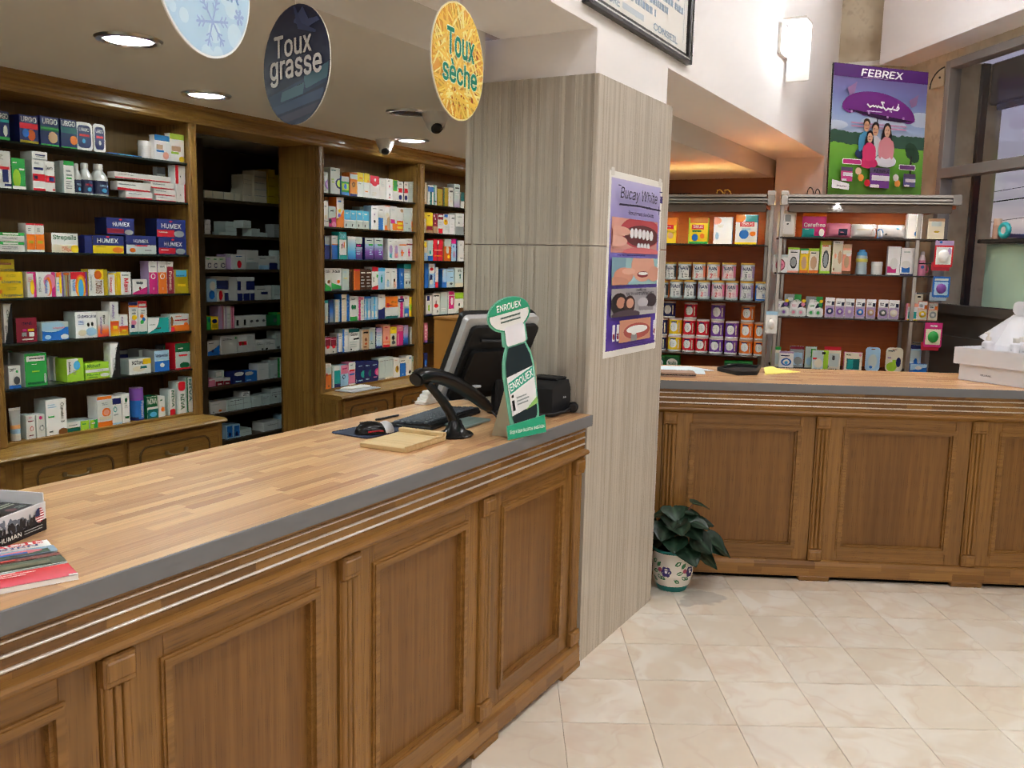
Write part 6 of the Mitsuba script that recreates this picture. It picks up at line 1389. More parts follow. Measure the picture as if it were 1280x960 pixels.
# the seated family in the print: plain figures
def fig(cx, cy, s, skin, hair, top, legs, long_hair=False):
    if long_hair: P.ell(cx, cy + .085 * s, .042 * s, .075 * s, hair)
    P.ell(cx, cy - .03 * s, .085 * s, .035 * s, legs); P.ell(cx, cy + .04 * s, .055 * s, .06 * s, top)
    for q in (-1, 1): P.ell(cx + q * .045 * s, cy + .03 * s, .017 * s, .05 * s, top)
    P.ell(cx, cy + .145 * s, .029 * s, .028 * s, hair); P.ell(cx, cy + .127 * s, .024 * s, .031 * s, skin); P.rect(cx - .010 * s, cy + .113 * s, cx + .010 * s, cy + .117 * s, '#8a4a40')
    for q in (-.009, .009): P.ell(cx + q * s, cy + .134 * s, .0035 * s, .003 * s, '#2a1c18')
fig(.36, .41, 1.25, '#c99a7c', '#3a2a20', '#4f93b8', '#2d3a5a'); fig(.45, .38, 1.3, '#c99a7c', '#231a18', '#d9d6dc', '#2a3350'); fig(.57, .37, 1.35, '#d3a78c', '#201618', '#d98f96', '#e8e4ea', True); fig(.385, .34, 1.15, '#d3a78c', '#1d1416', '#d23a6a', '#c82f62', True)
def pack(x0, yy0, x1, yy1, top, low):
    P.rect(x0, yy0, x1, yy1, low); P.rect(x0, yy0 + (yy1 - yy0) * .72, x1, yy1, '#5a4a66'); P.rect(x0 + .02, yy0 + (yy1 - yy0) * .36, x1, yy0 + (yy1 - yy0) * .62, '#eae6ee'); P.rect(x0 + .01, yy0, x0 + (x1 - x0) * .5, yy0 + (yy1 - yy0) * .16, '#f2f0f2')
pack(.10, .165, .22, .265, 0, '#c84a86'); pack(.40, .13, .61, .275, 0, '#74408e'); P.text('FEBREX', .44, .238, .60, .262, '#2a1c34', shear=.15); pack(.76, .15, .89, .245, 0, '#5d5a86')
P.poly(rrect(.10, .285, .30, .325, .012), 'W'); P.poly(rrect(.108, .29, .292, .32, .01), '#c03a80'); P.poly(rrect(.70, .27, .88, .31, .012), 'W'); P.poly(rrect(.708, .275, .872, .305, .01), '#6a3a70')
for x, y, c in ((.37, .16, '#cf2a35'), (.30, .195, '#e59a44'), (.27, .24, '#e9c9a4'), (.69, .17, '#e59a44'), (.67, .21, '#e6e2da')): P.ell(x, y, .032, .026, c)
P.poly([(.0, .11), (.18, .10), (.18, .145), (.0, .17)], 'W'); P.text('Maphar', .05, .118, .16, .134, '#8a7a90')
printed(P, 'print', k, ax)

# --- things at the left edge of the long counter
k = thing('display_carton', 'open white and black cardboard display tray at the left edge of the long counter', 'display box')
f_ = unit([.33, -.944, 0])
ax = Axes(np.array([-1.684, 1.072, ZT]) + .15 * f_, -f_, unit([-.944, -.33, 0]), np.array([0, 0, 1.0]))
put('tray', cat(bx(0, 0, 0, .15, .20, .004), bx(0, 0, 0, .15, .003, .058), bx(.147, 0.003, 0, .15, .20, .076), bx(0, .197, 0, .147, .20, .076)), 'white_card', k, ax)
P = Print(.15, .058, .0005); P.rect(0, 0, 1, .40, '#14141a'); r = random.Random(8)
P.poly(shapely.union_all([oval(.02 + .9 * r.random(), .42 + .36 * r.random(), .02 + .03 * r.random(), .05 + .1 * r.random()) for _ in range(40)]).intersection(sg.box(.0, .1, .9, .95)), '#6d7684')
P.poly(shapely.union_all([oval(.02 + .9 * r.random(), .38 + .22 * r.random(), .01 + .02 * r.random(), .06 + .1 * r.random()) for _ in range(50)]).intersection(sg.box(.0, .1, .94, .95)), '#1c2028')
fo = oval(.86, .62, .085, .27); P.poly(fo, 'W')
for i in range(6): P.poly(fo.intersection(sg.box(0, .37 + i * .09, 1, .41 + i * .09)), '#b03040', layer=P.n)
P.n += 1; P.poly(fo.intersection(sg.box(0, .6, .86, 1)), '#2c3560'); P.text('HUMAN', .1, .14, .5, .3, 'w'); P.lines(.55, .12, .9, .3, 2, 'e')
m, c = P.mesh(); put('print', m, 'ink', k, ax, color=c)
for i, (u, v, dz) in enumerate(((.074, .008, 0), (.002, .008, .002), (.074, .098, .003), (.002, .098, .001))):
    q = thing('black_game_box', f'glossy black box with silver print in the display tray, {("first", "second", "third", "fourth", "fifth", "sixth")[i]} from its corner', 'box', 'black boxes in the display tray')
    put('body', bx(u, v, .005, u + .070, v + .085, .052 + dz, .001), 'black_gloss', q, ax)
    P = Print(.070, .085, .0004); P.lines(.1, .55, .9, .8, 2, '#9a9f8c', seed=i); P.ell(.3, .3, .16, .12, '#5b3034'); P.lines(.5, .2, .9, .4, 2, '#6f7a74', seed=i + 3)
    m, c = P.mesh(); v_ = m.vertices; m.vertices = np.c_[v_[:, 0] + u, v_[:, 2] + v, .052 + dz - v_[:, 1]]; put('print', m, 'ink', q, ax, color=c)
k = thing('magazine', 'red and white glossy magazine lying at the left edge of the long counter', 'magazine')
v_ = unit([-.92, .36, 0]); u_ = np.array([v_[1], -v_[0], 0])
ax = Axes(np.array([-1.376, .929, ZT]) - .24 * u_, u_, v_, np.array([0, 0, 1.0]))
put('pages', bx(0, 0, .0006, .24, .235, .0085), 'paper_white', k, ax); put('back_cover', bx(-.001, -.001, 0, .241, .236, .0006), 'paper_white', k, ax)
P = Print(.24, .235, .0004); P.rect(0, 0, 1, 1, 'w'); P.grad(0, 0, 1, .30, ['#d9586a', '#cf3a44', '#d8262c']); P.rect(.94, .0, 1, .03, 'w')
P.rect(0, .32, 1, .52, '#4c5240'); P.rect(0, .53, 1, .60, '#7d4038'); P.rect(0, .31, 1, .325, 'w'); P.rect(.1, .34, .5, .48, '#2f3a34'); P.rect(.52, .36, .9, .44, '#6d6a52'); P.rect(0, .545, .7, .57, '#d4372f'); P.rect(.0, .61, 1, .78, '#8aa0b4'); P.rect(.5, .62, .95, .72, '#3c4a3a'); P.ell(.75, .70, .16, .045, '#c76a74'); P.rect(.55, .66, .8, .70, '#3f63b0')
P.text('PHARMACIE', .08, .86, .95, .95, '#c7303a'); P.text('SANTE & BIEN', .1, .80, .9, .845, '#33457a'); P.lines(.06, .12, .94, .24, 3, '#f0c8c4')
m, c = P.mesh(); v = m.vertices; m.vertices = np.c_[v[:, 0], v[:, 2], .0087 - v[:, 1]]; put('cover', m, 'ink', k, ax, color=c)

# --- wooden tray, mouse, pad, pen
k = thing('wooden_tray', 'small pale wooden tray in front of the scanner on the long counter', 'tray')
ax = Axes(np.array([-1.515, 2.068, ZT]), unit([-.05, .998, 0]), unit([-.998, -.05, 0]), np.array([0, 0, 1.0]))
put('base', bx(0, 0, 0, .225, .165, .014, .002), 'pale_wood', k, ax); put('rim', bx(.205, 0, .0135, .228, .165, .026, .002), 'pale_wood', k, ax); put('front_lip', bx(0, 0, .0135, .205, .006, .019, .001), 'pale_wood', k, ax)
k = thing('mouse_pad', 'thin navy mouse pad under the computer mouse', 'mouse pad')
ax = Axes(np.array([-1.735, 2.165, ZT]), unit([.05, .998, 0]), unit([-.998, .05, 0]), np.array([0, 0, 1.0]))
put('sheet', prism(rrect(0, 0, .225, .16, .02), .0025), solid('#1b2138', .7), k, ax)
k = thing('computer_mouse', 'black computer mouse with silver rear and red side light', 'mouse')
ax = Axes(np.array([-1.775, 2.245, ZT + .0028]), unit([.50, .866, 0]), unit([-.866, .50, 0]), np.array([0, 0, 1.0]))
mo = trimesh.creation.icosphere(3); v = mo.vertices * [.062, .034, .038]; v[:, 2] = np.maximum(v[:, 2], 0); v[:, 2] *= 1 - .25 * (v[:, 0] / .062); mo.vertices = v
put('body', mo, 'black_gloss', k, ax, smooth=40)
sv = trimesh.creation.icosphere(3); v = sv.vertices * [.030, .030, .034] + [.040, 0, .002]; v[:, 2] = np.maximum(v[:, 2], .001); sv.vertices = v
put('silver_shell', sv, 'silver', k, ax, smooth=40)
put('wheel', bx(-.045, -.004, .028, -.028, .004, .038, .002), 'dark_plastic', k, ax)
put('red_stripe', tube([(-.03, -.0335, .010), (0, -.0352, .012), (.02, -.0335, .010)], .003, 6), solid('#a8202a', .3), k, ax)
k = thing('pen', 'slim dark pen lying behind the computer mouse', 'pen')
put('barrel', tube([(-1.905, 2.425, ZT + .0045), (-1.900, 2.545, ZT + .0045)], .004, 8), 'dark_plastic', k)
# --- keyboard with single keys
k = thing('keyboard', 'black computer keyboard lying before the leaning monitor', 'keyboard')
ax = Axes(np.array([-1.650, 2.385, ZT]), unit([-.125, .992, 0]), unit([-.992, -.125, 0]), np.array([0, 0, 1.0]))
put('case', cat(bx(0, 0, 0, .40, .162, .012, .003), profile([(0.152, .004), (.152, .012), (.012, .022), (.004, .018), (.004, .004)], 0.004, .396)), 'black_matt', k, ax)
for row_ in range(6):
    x = .012
    ws = [.019] * 20 if row_ != 5 else [.026, .022, .024, .11, .024, .022, .026] + [.019] * 5
    for w2 in ws:
        if x + w2 > .392: break
        y = .018 + row_ * .0225
        if row_ == 0: y -= .002
        z = .0218 - .0714 * (y - .012)
        put('key', bx(x, y, z - .003, x + w2 - .0042, y + .0155, z + .0062, .0018), 'key_top', k, ax); x += w2
# --- barcode scanner on its stand
k = thing('barcode_scanner', 'glossy black barcode scanner resting in a curved stand on the counter', 'scanner')
ba = np.array([-1.545, 2.372, ZT])
b = lathe([(0, 0), (.066, 0), (.068, .004), (.060, .010), (.040, .018), (.028, .035), (.022, .05), (0, .05)], 30); b.apply_transform(np.diag([.82, 1.0, 1.0, 1.0]))
put('foot', b.apply_translation(ba), 'black_gloss', k, smooth=40)
nk = bez(ba + [0, 0, .03], ba + [-.01, -.005, .08], ba + [-.03, -.035, .12], ba + [-.05, -.085, .175], n=16)
put('neck', tube(nk, np.linspace(.018, .012, 16), 14), 'black_gloss', k, smooth=True)
hd = np.array([[-1.600, 2.235, 1.176], [-1.602, 2.26, 1.184], [-1.603, 2.30, 1.184], [-1.604, 2.35, 1.176], [-1.603, 2.42, 1.156], [-1.602, 2.50, 1.122], [-1.600, 2.58, 1.082], [-1.598, 2.64, 1.046], [-1.597, 2.665, 1.030]])
gm = tube(hd, [.022, .026, .026, .024, .024, .024, .023, .020, .014], 18)
v = gm.vertices; v[:, 0] = -1.600 + (v[:, 0] + 1.600) * 1.15; gm.vertices = v
put('gun', gm, 'black_gloss', k, smooth=50)
put('window', lathe([(0, 0), (.018, 0), (.020, .003), (0, .004)], 20).apply_transform(trimesh.geometry.align_vectors([0, 0, 1], [0, -.95, -.3])).apply_translation((-1.600, 2.233, 1.176)), 'dark_plastic', k)
put('grey_button', bx(-1.612, 2.56, 1.112, -1.588, 2.60, 1.120, .002), 'silver', k)
cb = np.vstack([bez((-1.597, 2.66, 1.032), (-1.59, 2.72, .99), (-1.56, 2.66, 1.0), (-1.52, 2.62, ZT + .012), n=14), bez((-1.52, 2.62, ZT + .012), (-1.49, 2.58, ZT + .005), (-1.48, 2.63, ZT + .0045), (-1.50, 2.66, ZT + .0045), n=12)[1:]])
put('cable', tube(cb, .0032, 7), solid('#3a3d42', .4), k, smooth=True)
k = thing('plastic_sleeve', 'grey translucent plastic sleeve lying under the scanner cable', 'sleeve')
ax = Axes(np.array([-1.575, 2.49, ZT]), unit([-.05, .998, 0]), unit([-.998, -.05, 0]), np.array([0, 0, 1.0]))
sl = bx(0, 0, 0, .17, .09, .010, .003); put('sleeve', sl, solid('#6d7f7c', .2), k, ax)
# --- monitor leaning back, seen from behind
bl0 = EYE + .95 * (np.array([-1.915, 2.783, .995]) - EYE) + [0, 0, .026]; e = np.array([math.sin(math.radians(20.5)), math.cos(math.radians(20.5)), 0]); up_ = np.array([.169, -.075, .332]); up_ = unit(up_ - e * (up_ @ e))
nrm = np.cross(e, up_)
if nrm[0] < 0: nrm = -nrm
ax = Axes(bl0 + e * .334, -e, nrm, up_)       # local: s along the lower edge, t towards the back of the set, z up the slope
k = thing('monitor', 'silver and black computer monitor leaning back, seen from behind', 'monitor')
W_, H_ = .334, .359
def slab(o, r_, t0, t1): return facing(rrect(o, o, W_ - o, H_ - o, r_), t1 - t0, t0)
put('bezel', slab(0, .018, -.018, .004), 'black_matt', k, ax)
put('silver_frame', cat(slab(.002, .018, .004, .030)), 'silver', k, ax, smooth=30)
put('back_shell', cat(facing(rrect(.004, .018, W_ - .028, H_ - .030, .02), .018, .028), facing(rrect(.03, .06, W_ - .05, H_ - .12, .02), .022, .044)), 'black_matt', k, ax)
put('grip_ridge', cat(tube(bez((.055, .052, H_ - .078), (.16, .062, H_ - .086), (.26, .052, H_ - .080), n=12), .006, 8)), 'dark_plastic', k, ax, smooth=40)
put('screen', bx(.014, -.0195, .02, W_ - .014, -.0178, H_ - .02), 'dark_glass', k, ax)
put('camera_bump', facing(rrect(W_ * .56, H_ - .002, W_ * .62, H_ + .002, .0015), .010, .010), 'dark_plastic', k, ax)
mid = bl0 + e * .22
put('stand', cat(bx(-.045, .07, 0, .03, .13, .016, .004), bx(-.035, .08, .012, .02, .115, .13, .006)), 'black_matt', k, Axes(np.array([mid[0], mid[1], ZT]), -e, np.array([e[1], -e[0], 0]) * 1.0, np.array([0, 0, 1.0])))
# --- cardboard standee with the syrup bottle
k = thing('syrup_standee', 'cardboard bottle shaped counter display with green oval top beside the scanner', 'counter display')
hh = math.radians(10.0); e = np.array([math.sin(hh), math.cos(hh), 0]); n_ = np.array([math.cos(hh), -math.sin(hh), 0]); tilt = .07
up_ = unit(np.array([0, 0, 1.0]) - n_ * tilt)
ax = Axes(np.array([-1.365, 2.395, ZT + .003]), e, unit(np.cross(up_, e)), up_)
sh_ = .15; ax2 = Axes(np.array([-1.365, 2.395, ZT + .001]), unit(e + sh_ * up_), unit(np.cross(up_, e)), unit(up_ - sh_ * e))    # the bottle leans a little in the board's plane
cx = .100
wide = lambda g_: sa.scale(g_, 1.32, 1, origin=(cx, 0))
bot = wide(sg.Polygon([(cx - .048, .02), (cx - .052, .05), (cx - .056, .20), (cx - .050, .245), (cx - .034, .285), (cx - .033, .292), (cx - .042, .295), (cx - .040, .345), (cx - .034, .352), (cx + .034, .352), (cx + .040, .345), (cx + .042, .295), (cx + .033, .292), (cx + .034, .285), (cx + .050, .245), (cx + .056, .20), (cx + .052, .05), (cx + .048, .02)]).buffer(.003))
bot = bot.union(wide(oval(cx, .058, .050, .045)))
top = oval(cx - .012, .385, .102, .052)
strip = sg.Polygon([(.0, -.0), (.195, .0), (.19, .058), (-.005, .045)])
put('board', facing(bot.union(top).buffer(.003), .003, 0), solid('#6fb59a', .5), k, ax2)
put('base_strip', facing(strip, .003, -.0045), solid('#6fb59a', .5), k, ax)
P = Print(1, 1, .0006)
P.poly(top, 'w'); P.poly(top.difference(oval(cx - .012, .385, .097, .048)), '#2f8f6b'); P.poly(top.intersection(sg.box(-1, .392, 1, 1)), '#2f9a72'); P.text('ENROUEX', cx - .072, .400, cx + .048, .421, 'W', shear=.1); P.lines(cx - .06, .360, cx + .04, .386, 2, '#5a6a64')
P.poly(wide(oval(cx, .058, .047, .042).union(sg.Polygon([(cx - .047, .06), (cx - .051, .20), (cx - .046, .243), (cx - .031, .283), (cx + .031, .283), (cx + .046, .243), (cx + .051, .20), (cx + .047, .06)]))), '#15262b')
P.poly(wide(rrect(cx - .037, .288, cx + .037, .350, .010)), '#e9e8ec')
P.poly(wide(sg.Polygon([(cx - .050, .070), (cx + .049, .080), (cx + .052, .205), (cx - .052, .195)])), '#eceeee'); P.poly(wide(sg.Polygon([(cx - .047, .140), (cx + .048, .168), (cx + .050, .204), (cx - .050, .176)])), '#35a08a'); P.text('ENROUEX', cx - .062, .160, cx + .060, .184, 'W', rot=12)
P.rect(cx - .060, .085, cx - .048, .118, 'k'); P.rect(cx - .060, .128, cx - .050, .136, 'k'); P.lines(cx - .038, .095, cx + .04, .128, 3, '#9aa4a4'); P.poly(wide(sg.Polygon([(cx + .0, .0735), (cx + .049, .0805), (cx + .049, .104)])), '#8fbf6a')
m, c = P.mesh(); put('print', m, 'ink', k, ax2, color=c)
P = Print(1, 1, .0006); P.poly(strip.buffer(-.0006), '#2ba27a'); P.text('Sirop a base de plantes medicinales', .008, .014, .186, .030, '#d9f2e4')
m, c = P.mesh(); m.vertices[:, 1] -= .0045; put('strip_print', m, 'ink', k, ax, color=c)
put('back_strut', cat(trimesh.convex.convex_hull(np.array([(.04, .004, .002), (.04, .004, .24), (.04, .10, .002), (.043, .004, .002), (.043, .004, .24), (.043, .10, .002)])), trimesh.convex.convex_hull(np.array([(.16, .004, .002), (.16, .004, .24), (.16, .10, .002), (.163, .004, .002), (.163, .004, .24), (.163, .10, .002)]))), solid('#a99d84', .7), k, ax)
# --- small printer, cable end, papers at the back of the worktop
k = thing('receipt_printer', 'small black receipt printer between the standee and the pillar', 'printer')
put('body', prism([(0, 0), (.15, 0), (.15, .09), (.13, .125), (.05, .13), (.0, .10)], .125).apply_transform(np.array([[0, 0, 1, -1.572], [1, 0, 0, 2.862], [0, 1, 0, ZT + .0005], [0, 0, 0, 1.0]])), 'dark_plastic', k, smooth=25)
put('lid', bx(-1.567, 2.905, 1.112, -1.452, 2.990, 1.122, .004), 'black_matt', k); put('feed_lights', cat(bx(-1.4472, 2.950, 1.045, -1.4455, 2.957, 1.051), bx(-1.4472, 2.962, 1.045, -1.4455, 2.969, 1.051)), 'silver', k)
k = thing('cable_bundle', 'black cable bundle with round plug end beside the pillar', 'cable')
r = random.Random(12)
for i in range(4):
    pts = bez((-1.56 + .02 * i, 2.72, ZT + .007 + .005 * i), (-1.46, 2.74 + .02 * i, ZT + .02), (-1.425 + .005 * i, 2.86, ZT + .006), (-1.425, 2.975, ZT + .016 + .003 * i), n=20)
    put('cable', tube(pts + .004 * np.array([[r.random() - .5, r.random() - .5, 0] for _ in pts]), .0045, 7), 'black_matt', k, smooth=True)
pl_ = lathe([(0, -.018), (.016, -.018), (.019, -.012), (.019, .012), (.014, .018), (0, .018)], 20).apply_transform(trimesh.transformations.rotation_matrix(math.pi / 2, [1, .4, 0])).apply_translation((-1.422, 2.985, ZT + .0235))
put('plug', pl_, 'black_matt', k, smooth=40)
k = thing('paper_stack', 'white folded papers at the back edge of the long counter', 'papers')
for i in range(4): put('sheet', bx(-2.012 + .003 * i, 2.80 + .012 * i, ZT + .0125 * i, -1.965, 2.93 - .01 * i, ZT + .0123 * (i + 1), .001), 'paper_white', k)
k = thing('glass_tray', 'flat glass plate with a white folder on the base cabinet right of the doorway', 'tray')
ax = flat_axes(np.array([-3.43, 4.06, .7527]), 0)
put('plate', bx(0, -.16, 0, .26, -.02, .006, .002), 'silver', k, Axes(np.array([-3.52, 4.06, .7527]), np.array([0, 1.0, 0]), np.array([-1.0, 0, 0]), np.array([0, 0, 1.0])))
put('folder', bx(.04, -.10, .0065, .24, -.03, .016, .002), 'paper_white', k, Axes(np.array([-3.52, 4.06, .7527]), np.array([0, 1.0, 0]), np.array([-1.0, 0, 0]), np.array([0, 0, 1.0])))
k = thing('storage_cabinet', 'plain brown fibreboard cabinet standing behind the monitor', 'cabinet')
put('body', bx(-2.60, 3.78, 0, -2.16, 4.20, 1.238, .003), 'fibreboard', k); put('top', bx(-2.603, 3.777, 1.239, -2.157, 4.203, 1.252, .002), 'fibreboard', k)
put('lock', lathe([(0, 0), (.008, 0), (.007, .003), (0, .003)], 12).apply_transform(trimesh.transformations.rotation_matrix(math.pi / 2, [1, 0, 0])).apply_translation((-2.54, 3.78, 1.03)), 'brass_dark', k)
k = thing('flat_crate', 'shallow dark brown crate lying on the brown cabinet', 'crate')
put('crate', cat(bx(-2.56, 3.95, 1.2525, -2.20, 4.18, 1.27), bx(-2.56, 3.95, 1.27, -2.20, 3.965, 1.292), bx(-2.56, 4.165, 1.27, -2.20, 4.18, 1.292), bx(-2.56, 3.965, 1.27, -2.545, 4.165, 1.292), bx(-2.215, 3.965, 1.27, -2.20, 4.165, 1.292)), 'fibre_dark', k)

# ---------------------------------------------------------------- on the right counter
k = thing('leather_wallet', 'mottled brown wallet at the front edge of the right counter', 'wallet')
put('body', prism(rrect(-.19, .10, -.02, .22, .015), .022, ZT), solid('#9c8070', .6), k, FB); put('rim', prism(rrect(-.192, .098, -.018, .222, .015), .004, ZT + .0085), 'dark_plastic', k, FB)
k = thing('blue_papers', 'pale blue sheets lying behind the wallet on the right counter', 'papers')
for i, pg in enumerate(([(-.30, .27), (.05, .25), (.07, .42), (-.30, .46)], [(-.32, .36), (.12, .40), (.02, .57), (-.32, .55)])): put('sheet', prism(pg, .0012, ZT + .0015 * i), solid('#cfdde2', .7), k, FB)
k = thing('black_dish', 'shallow black dish on the right counter', 'dish')
ds = sg.Polygon([(.150, .42), (.22, .25), (.31, .29), (.385, .56), (.27, .60)]).buffer(.012)
put('base', prism(ds.buffer(-.02), .006, ZT + .0), 'black_matt', k, FB); put('rim', prism(ds.difference(ds.buffer(-.012)), .014, ZT + .006), 'black_matt', k, FB); put('wall', prism(ds.difference(ds.buffer(-.022)), .008, ZT + .0), 'black_matt', k, FB)
k = thing('yellow_papers', 'bright yellow folded papers beside the black dish', 'papers')
put('sheet', prism([(.36, .30), (.59, .47), (.50, .60), (.405, .48)], .0015, ZT), 'yellow_paper', k, FB)
fl2 = trimesh.convex.convex_hull(np.array([(.37, .32, ZT + .0018), (.50, .42, ZT + .0018), (.47, .60, ZT + .012), (.40, .50, ZT + .014), (.37, .32, ZT + .003), (.50, .42, ZT + .003), (.47, .60, ZT + .0135), (.40, .50, ZT + .0155)])); put('folded_sheet', fl2, 'yellow_paper', k, FB)
# white carton with bottles
o = FB.o + FB.d * 1.344 + FB.t * .352
FX = Frame(o[0], o[1], 121.0)
k = thing('white_display_box', 'white open display carton at the right end of the counter', 'display box')
put('lower_tray', bx(.012, .012, ZT, .52, .30, ZT + .082, .002), 'white_card', k, FX)
put('upper_tray', cat(bx(-.012, -.004, ZT + .083, .54, .32, ZT + .087), bx(-.012, -.004, ZT + .087, .54, -.001, ZT + .168), bx(-.012, .317, ZT + .087, .54, .32, ZT + .168), bx(-.012, -.001, ZT + .087, -.009, .317, ZT + .168), bx(.537, -.001, ZT + .087, .54, .317, ZT + .168)), 'white_card', k, FX)
put('raised_floor', bx(-.008, .0, ZT + .128, .536, .316, ZT + .131), 'white_card', k, FX)
lidb = trimesh.convex.convex_hull(np.array([(-.0, .316, ZT + .168), (.54, .316, ZT + .168), (.54, .41, ZT + .33), (.03, .41, ZT + .33), (-.0, .319, ZT + .168), (.54, .319, ZT + .168), (.54, .413, ZT + .33), (.03, .413, ZT + .33)]))
put('lid', lidb, 'white_card', k, FX)
flp = rrect(.03, 0, .60, .075, .03); put('lid_flap', facing(flp, .003, .40).apply_translation((0, 0, ZT + .328)), 'white_card', k, FX)
side = trimesh.convex.convex_hull(np.array([(-.012, .30, ZT + .168), (.0, .316, ZT + .168), (.03, .41, ZT + .33), (-.05, .25, ZT + .21), (-.012, .303, ZT + .170), (.0, .319, ZT + .170), (.03, .413, ZT + .332), (-.05, .253, ZT + .212)])); put('side_flap', side, 'white_card', k, FX)
P = Print(.5, .08, .0006); P.text('NUXAL', .24, .40, .36, .52, '#5c5c66'); m, c = P.mesh(); m.vertices += [.012, .0115, ZT]; put('print', m, 'ink', k, FX, color=c)
for i, (s_, t_) in enumerate(((.10, .10), (.235, .12), (.305, .10), (.40, .12), (.20, .23), (.32, .23))):
    q = thing('pump_bottle', ('white pump bottle standing alone at the left in the white carton' if i == 0 else f'white cream bottle in the white carton, {ORD[i]} of six'), 'bottle', 'white bottles in the white carton')
    c0 = (s_, t_, ZT + .1315)
    put('body', lathe([(0, 0), (.027, 0), (.029, .003), (.029, .062), (.024, .070), (.013, .075), (0, .075)], 22, c0), solid('#e6e6ea', .3), q, FX, smooth=40)
    put('cap', lathe([(.012, .074), (.016, .076), (.016, .098), (0, .100)], 18, c0) if i else cat(lathe([(.010, .074), (.013, .076), (.013, .092), (.005, .094), (.005, .112), (0, .113)], 18, c0), bx(s_ - .020, t_ - .006, ZT + .1315 + .108, s_ + .006, t_ + .006, ZT + .1315 + .118, .002)), 'white_plastic', q, FX, smooth=40)
    P = Print(.058, .075, .0006); P.lines(.35, .45, .65, .58, 1, '#8a8e9a', seed=i); m, c = wrap(P, .029); put('print', m.apply_translation((s_ - .029, t_ - .029, ZT + .1315)), 'ink', q, FX, color=c)

# ---------------------------------------------------------------- hooks, ornaments and ledge goods
def hang(fr, s, t, z, w, h, spec, label, parts=True, colr='w', plate='r'):
    k = thing('hanging_pack', label, 'pack', 'packs hanging beside the display bays')
    ax = Axes(fr.o + fr.d * s + fr.t * t + np.array([0, 0, z]), fr.d, fr.t, np.array([0, 0, 1.0]))
    put('card', facing(rrect(0, 0, w, h, .008).difference(sg.box(w * .42, h * .90, w * .58, h * .94)), .0015, 0), solid(COL[plate], .5), k, ax)
    P = Print(w, h, .0006); run_spec(P, spec); m, c = P.mesh(); put('print', m, 'ink', k, ax, color=c)
    b = trimesh.creation.icosphere(2); b.apply_transform(np.diag([w * .30, .016, h * .24, 1.0])); b.apply_translation((w * .5, -.006, h * .42)); put('content', b, solid(COL[colr], .25), k, ax, smooth=True)
for (s_, z_, w2, h2, sp_, lb, cl, pt) in ((.955, 1.560, .108, .165, 'w|T.18,V|R.08,.1,.92,.76,w|E.8,.6,.1,.14,V|E.3,.94,.08,.05,b', 'red backed pack with white content hanging by the window', 'W', 'r'), (.960, 1.372, .100, .130, 'q|T.2,b|R.1,.1,.9,.74,q|R.1,.8,.9,.9,s', 'blue backed pack with lilac content hanging by the window', 'v', 'b'), (.935, 1.055, .105, .155, 'w|T.22,m|R.08,.1,.92,.74,i|R.3,.84,.7,.9,w', 'pink topped pack with green teething ring hanging by the window', 'g', 'm')):
    hang(FR, s_, -.045, z_, w2, h2, sp_, lb, True, cl, pt)
    k = thing('hook_plate', f'{"red" if pt != "b" else "clear"} hook plate on the end post at the {("top", "middle", "bottom")[0 if z_ > 1.5 else (1 if z_ > 1.2 else 2)]} behind a hanging pack', 'hook', 'hook plates on the end post')
    put('plate', bx(s_ - .012, -.040, z_ - .022, s_ + w2 - .012, -.036, z_ + .03, .001), solid('#b01f33' if pt != 'b' else '#9fb4c4', .4), k, FR)
    put('arm', cat(tube([(.882, .012, z_ + .02), (s_ + .02, -.0365, z_ + .02)], .004, 6)), 'dark_plastic', k, FR)
hang(FL, -.035, -.06, 1.105, .075, .145, 'w|R.36,.2,.56,.5,k|E.46,.62,.1,.06,E|T.16,q', 'white tag pack hanging at the joint of the two display bays', True, 'w', 'w')
k = thing('small_ornament', 'tiny gilded ornament standing on the rail of the formula bay', 'ornament')
q0 = np.array([-1.779, 5.925, 2.0085])
put('figure', cat(*[tube(np.array([(a * .05 - .04, 0, 0), (a * .05 - .04, 0, .022), (a * .05 - .02, 0, .026), (a * .05 - .004, 0, .012), (a * .05 + .0, 0, .0)]), .004, 7).apply_transform(FL.m * np.array([[1, 1, 1, 0]] * 3 + [[1, 1, 1, 1]])).apply_translation(q0) for a in (0, 1)]), solid('#e8c25a', .25), k, smooth=True)
k = thing('wire_ornament', 'tiny dark wire figure standing on the rail of the baby goods bay', 'ornament')
q1 = FR.o + FR.d * .17 + FR.t * .0 + np.array([0, 0, 2.0085])
put('figure', cat(tube(bez((0, 0, 0), (.0, 0, .05), (.03, 0, .06), (.04, 0, .0), n=12), .003, 6), tube(bez((.05, 0, 0), (.055, 0, .05), (.075, 0, .03), (.08, 0, 0), n=10), .003, 6)).apply_translation(q1), 'black_matt', k, smooth=True)
k = thing('wall_bracket', 'beige curved bracket with one bolt on the stone wall above the poster', 'bracket')
br_ = sg.Polygon([(0, 0)] + [(.155 - .155 * math.cos(a), .12 * math.sin(a)) for a in np.linspace(0, math.pi / 2, 12)] + [(.155, 0)])
put('plate', facing(br_, .03, -.03).apply_translation((-.27, 0, 2.80)), solid('#c9bda2', .6), k, FWIN)
put('bolt', lathe([(0, 0), (.008, 0), (.007, .006), (0, .006)], 10).apply_transform(trimesh.transformations.rotation_matrix(math.pi / 2, [1, 0, 0])).apply_translation((-.16, -.031, 2.86)), 'dark_plastic', k, FWIN)
put('edge', tube([(-.27 + a, -.032, 2.80 + b) for a, b in list(br_.exterior.coords)[:13]], .004, 6), 'dark_plastic', k, FWIN)
k = thing('tape_roll', 'teal ringed roll standing on the ledge before the window', 'roll')
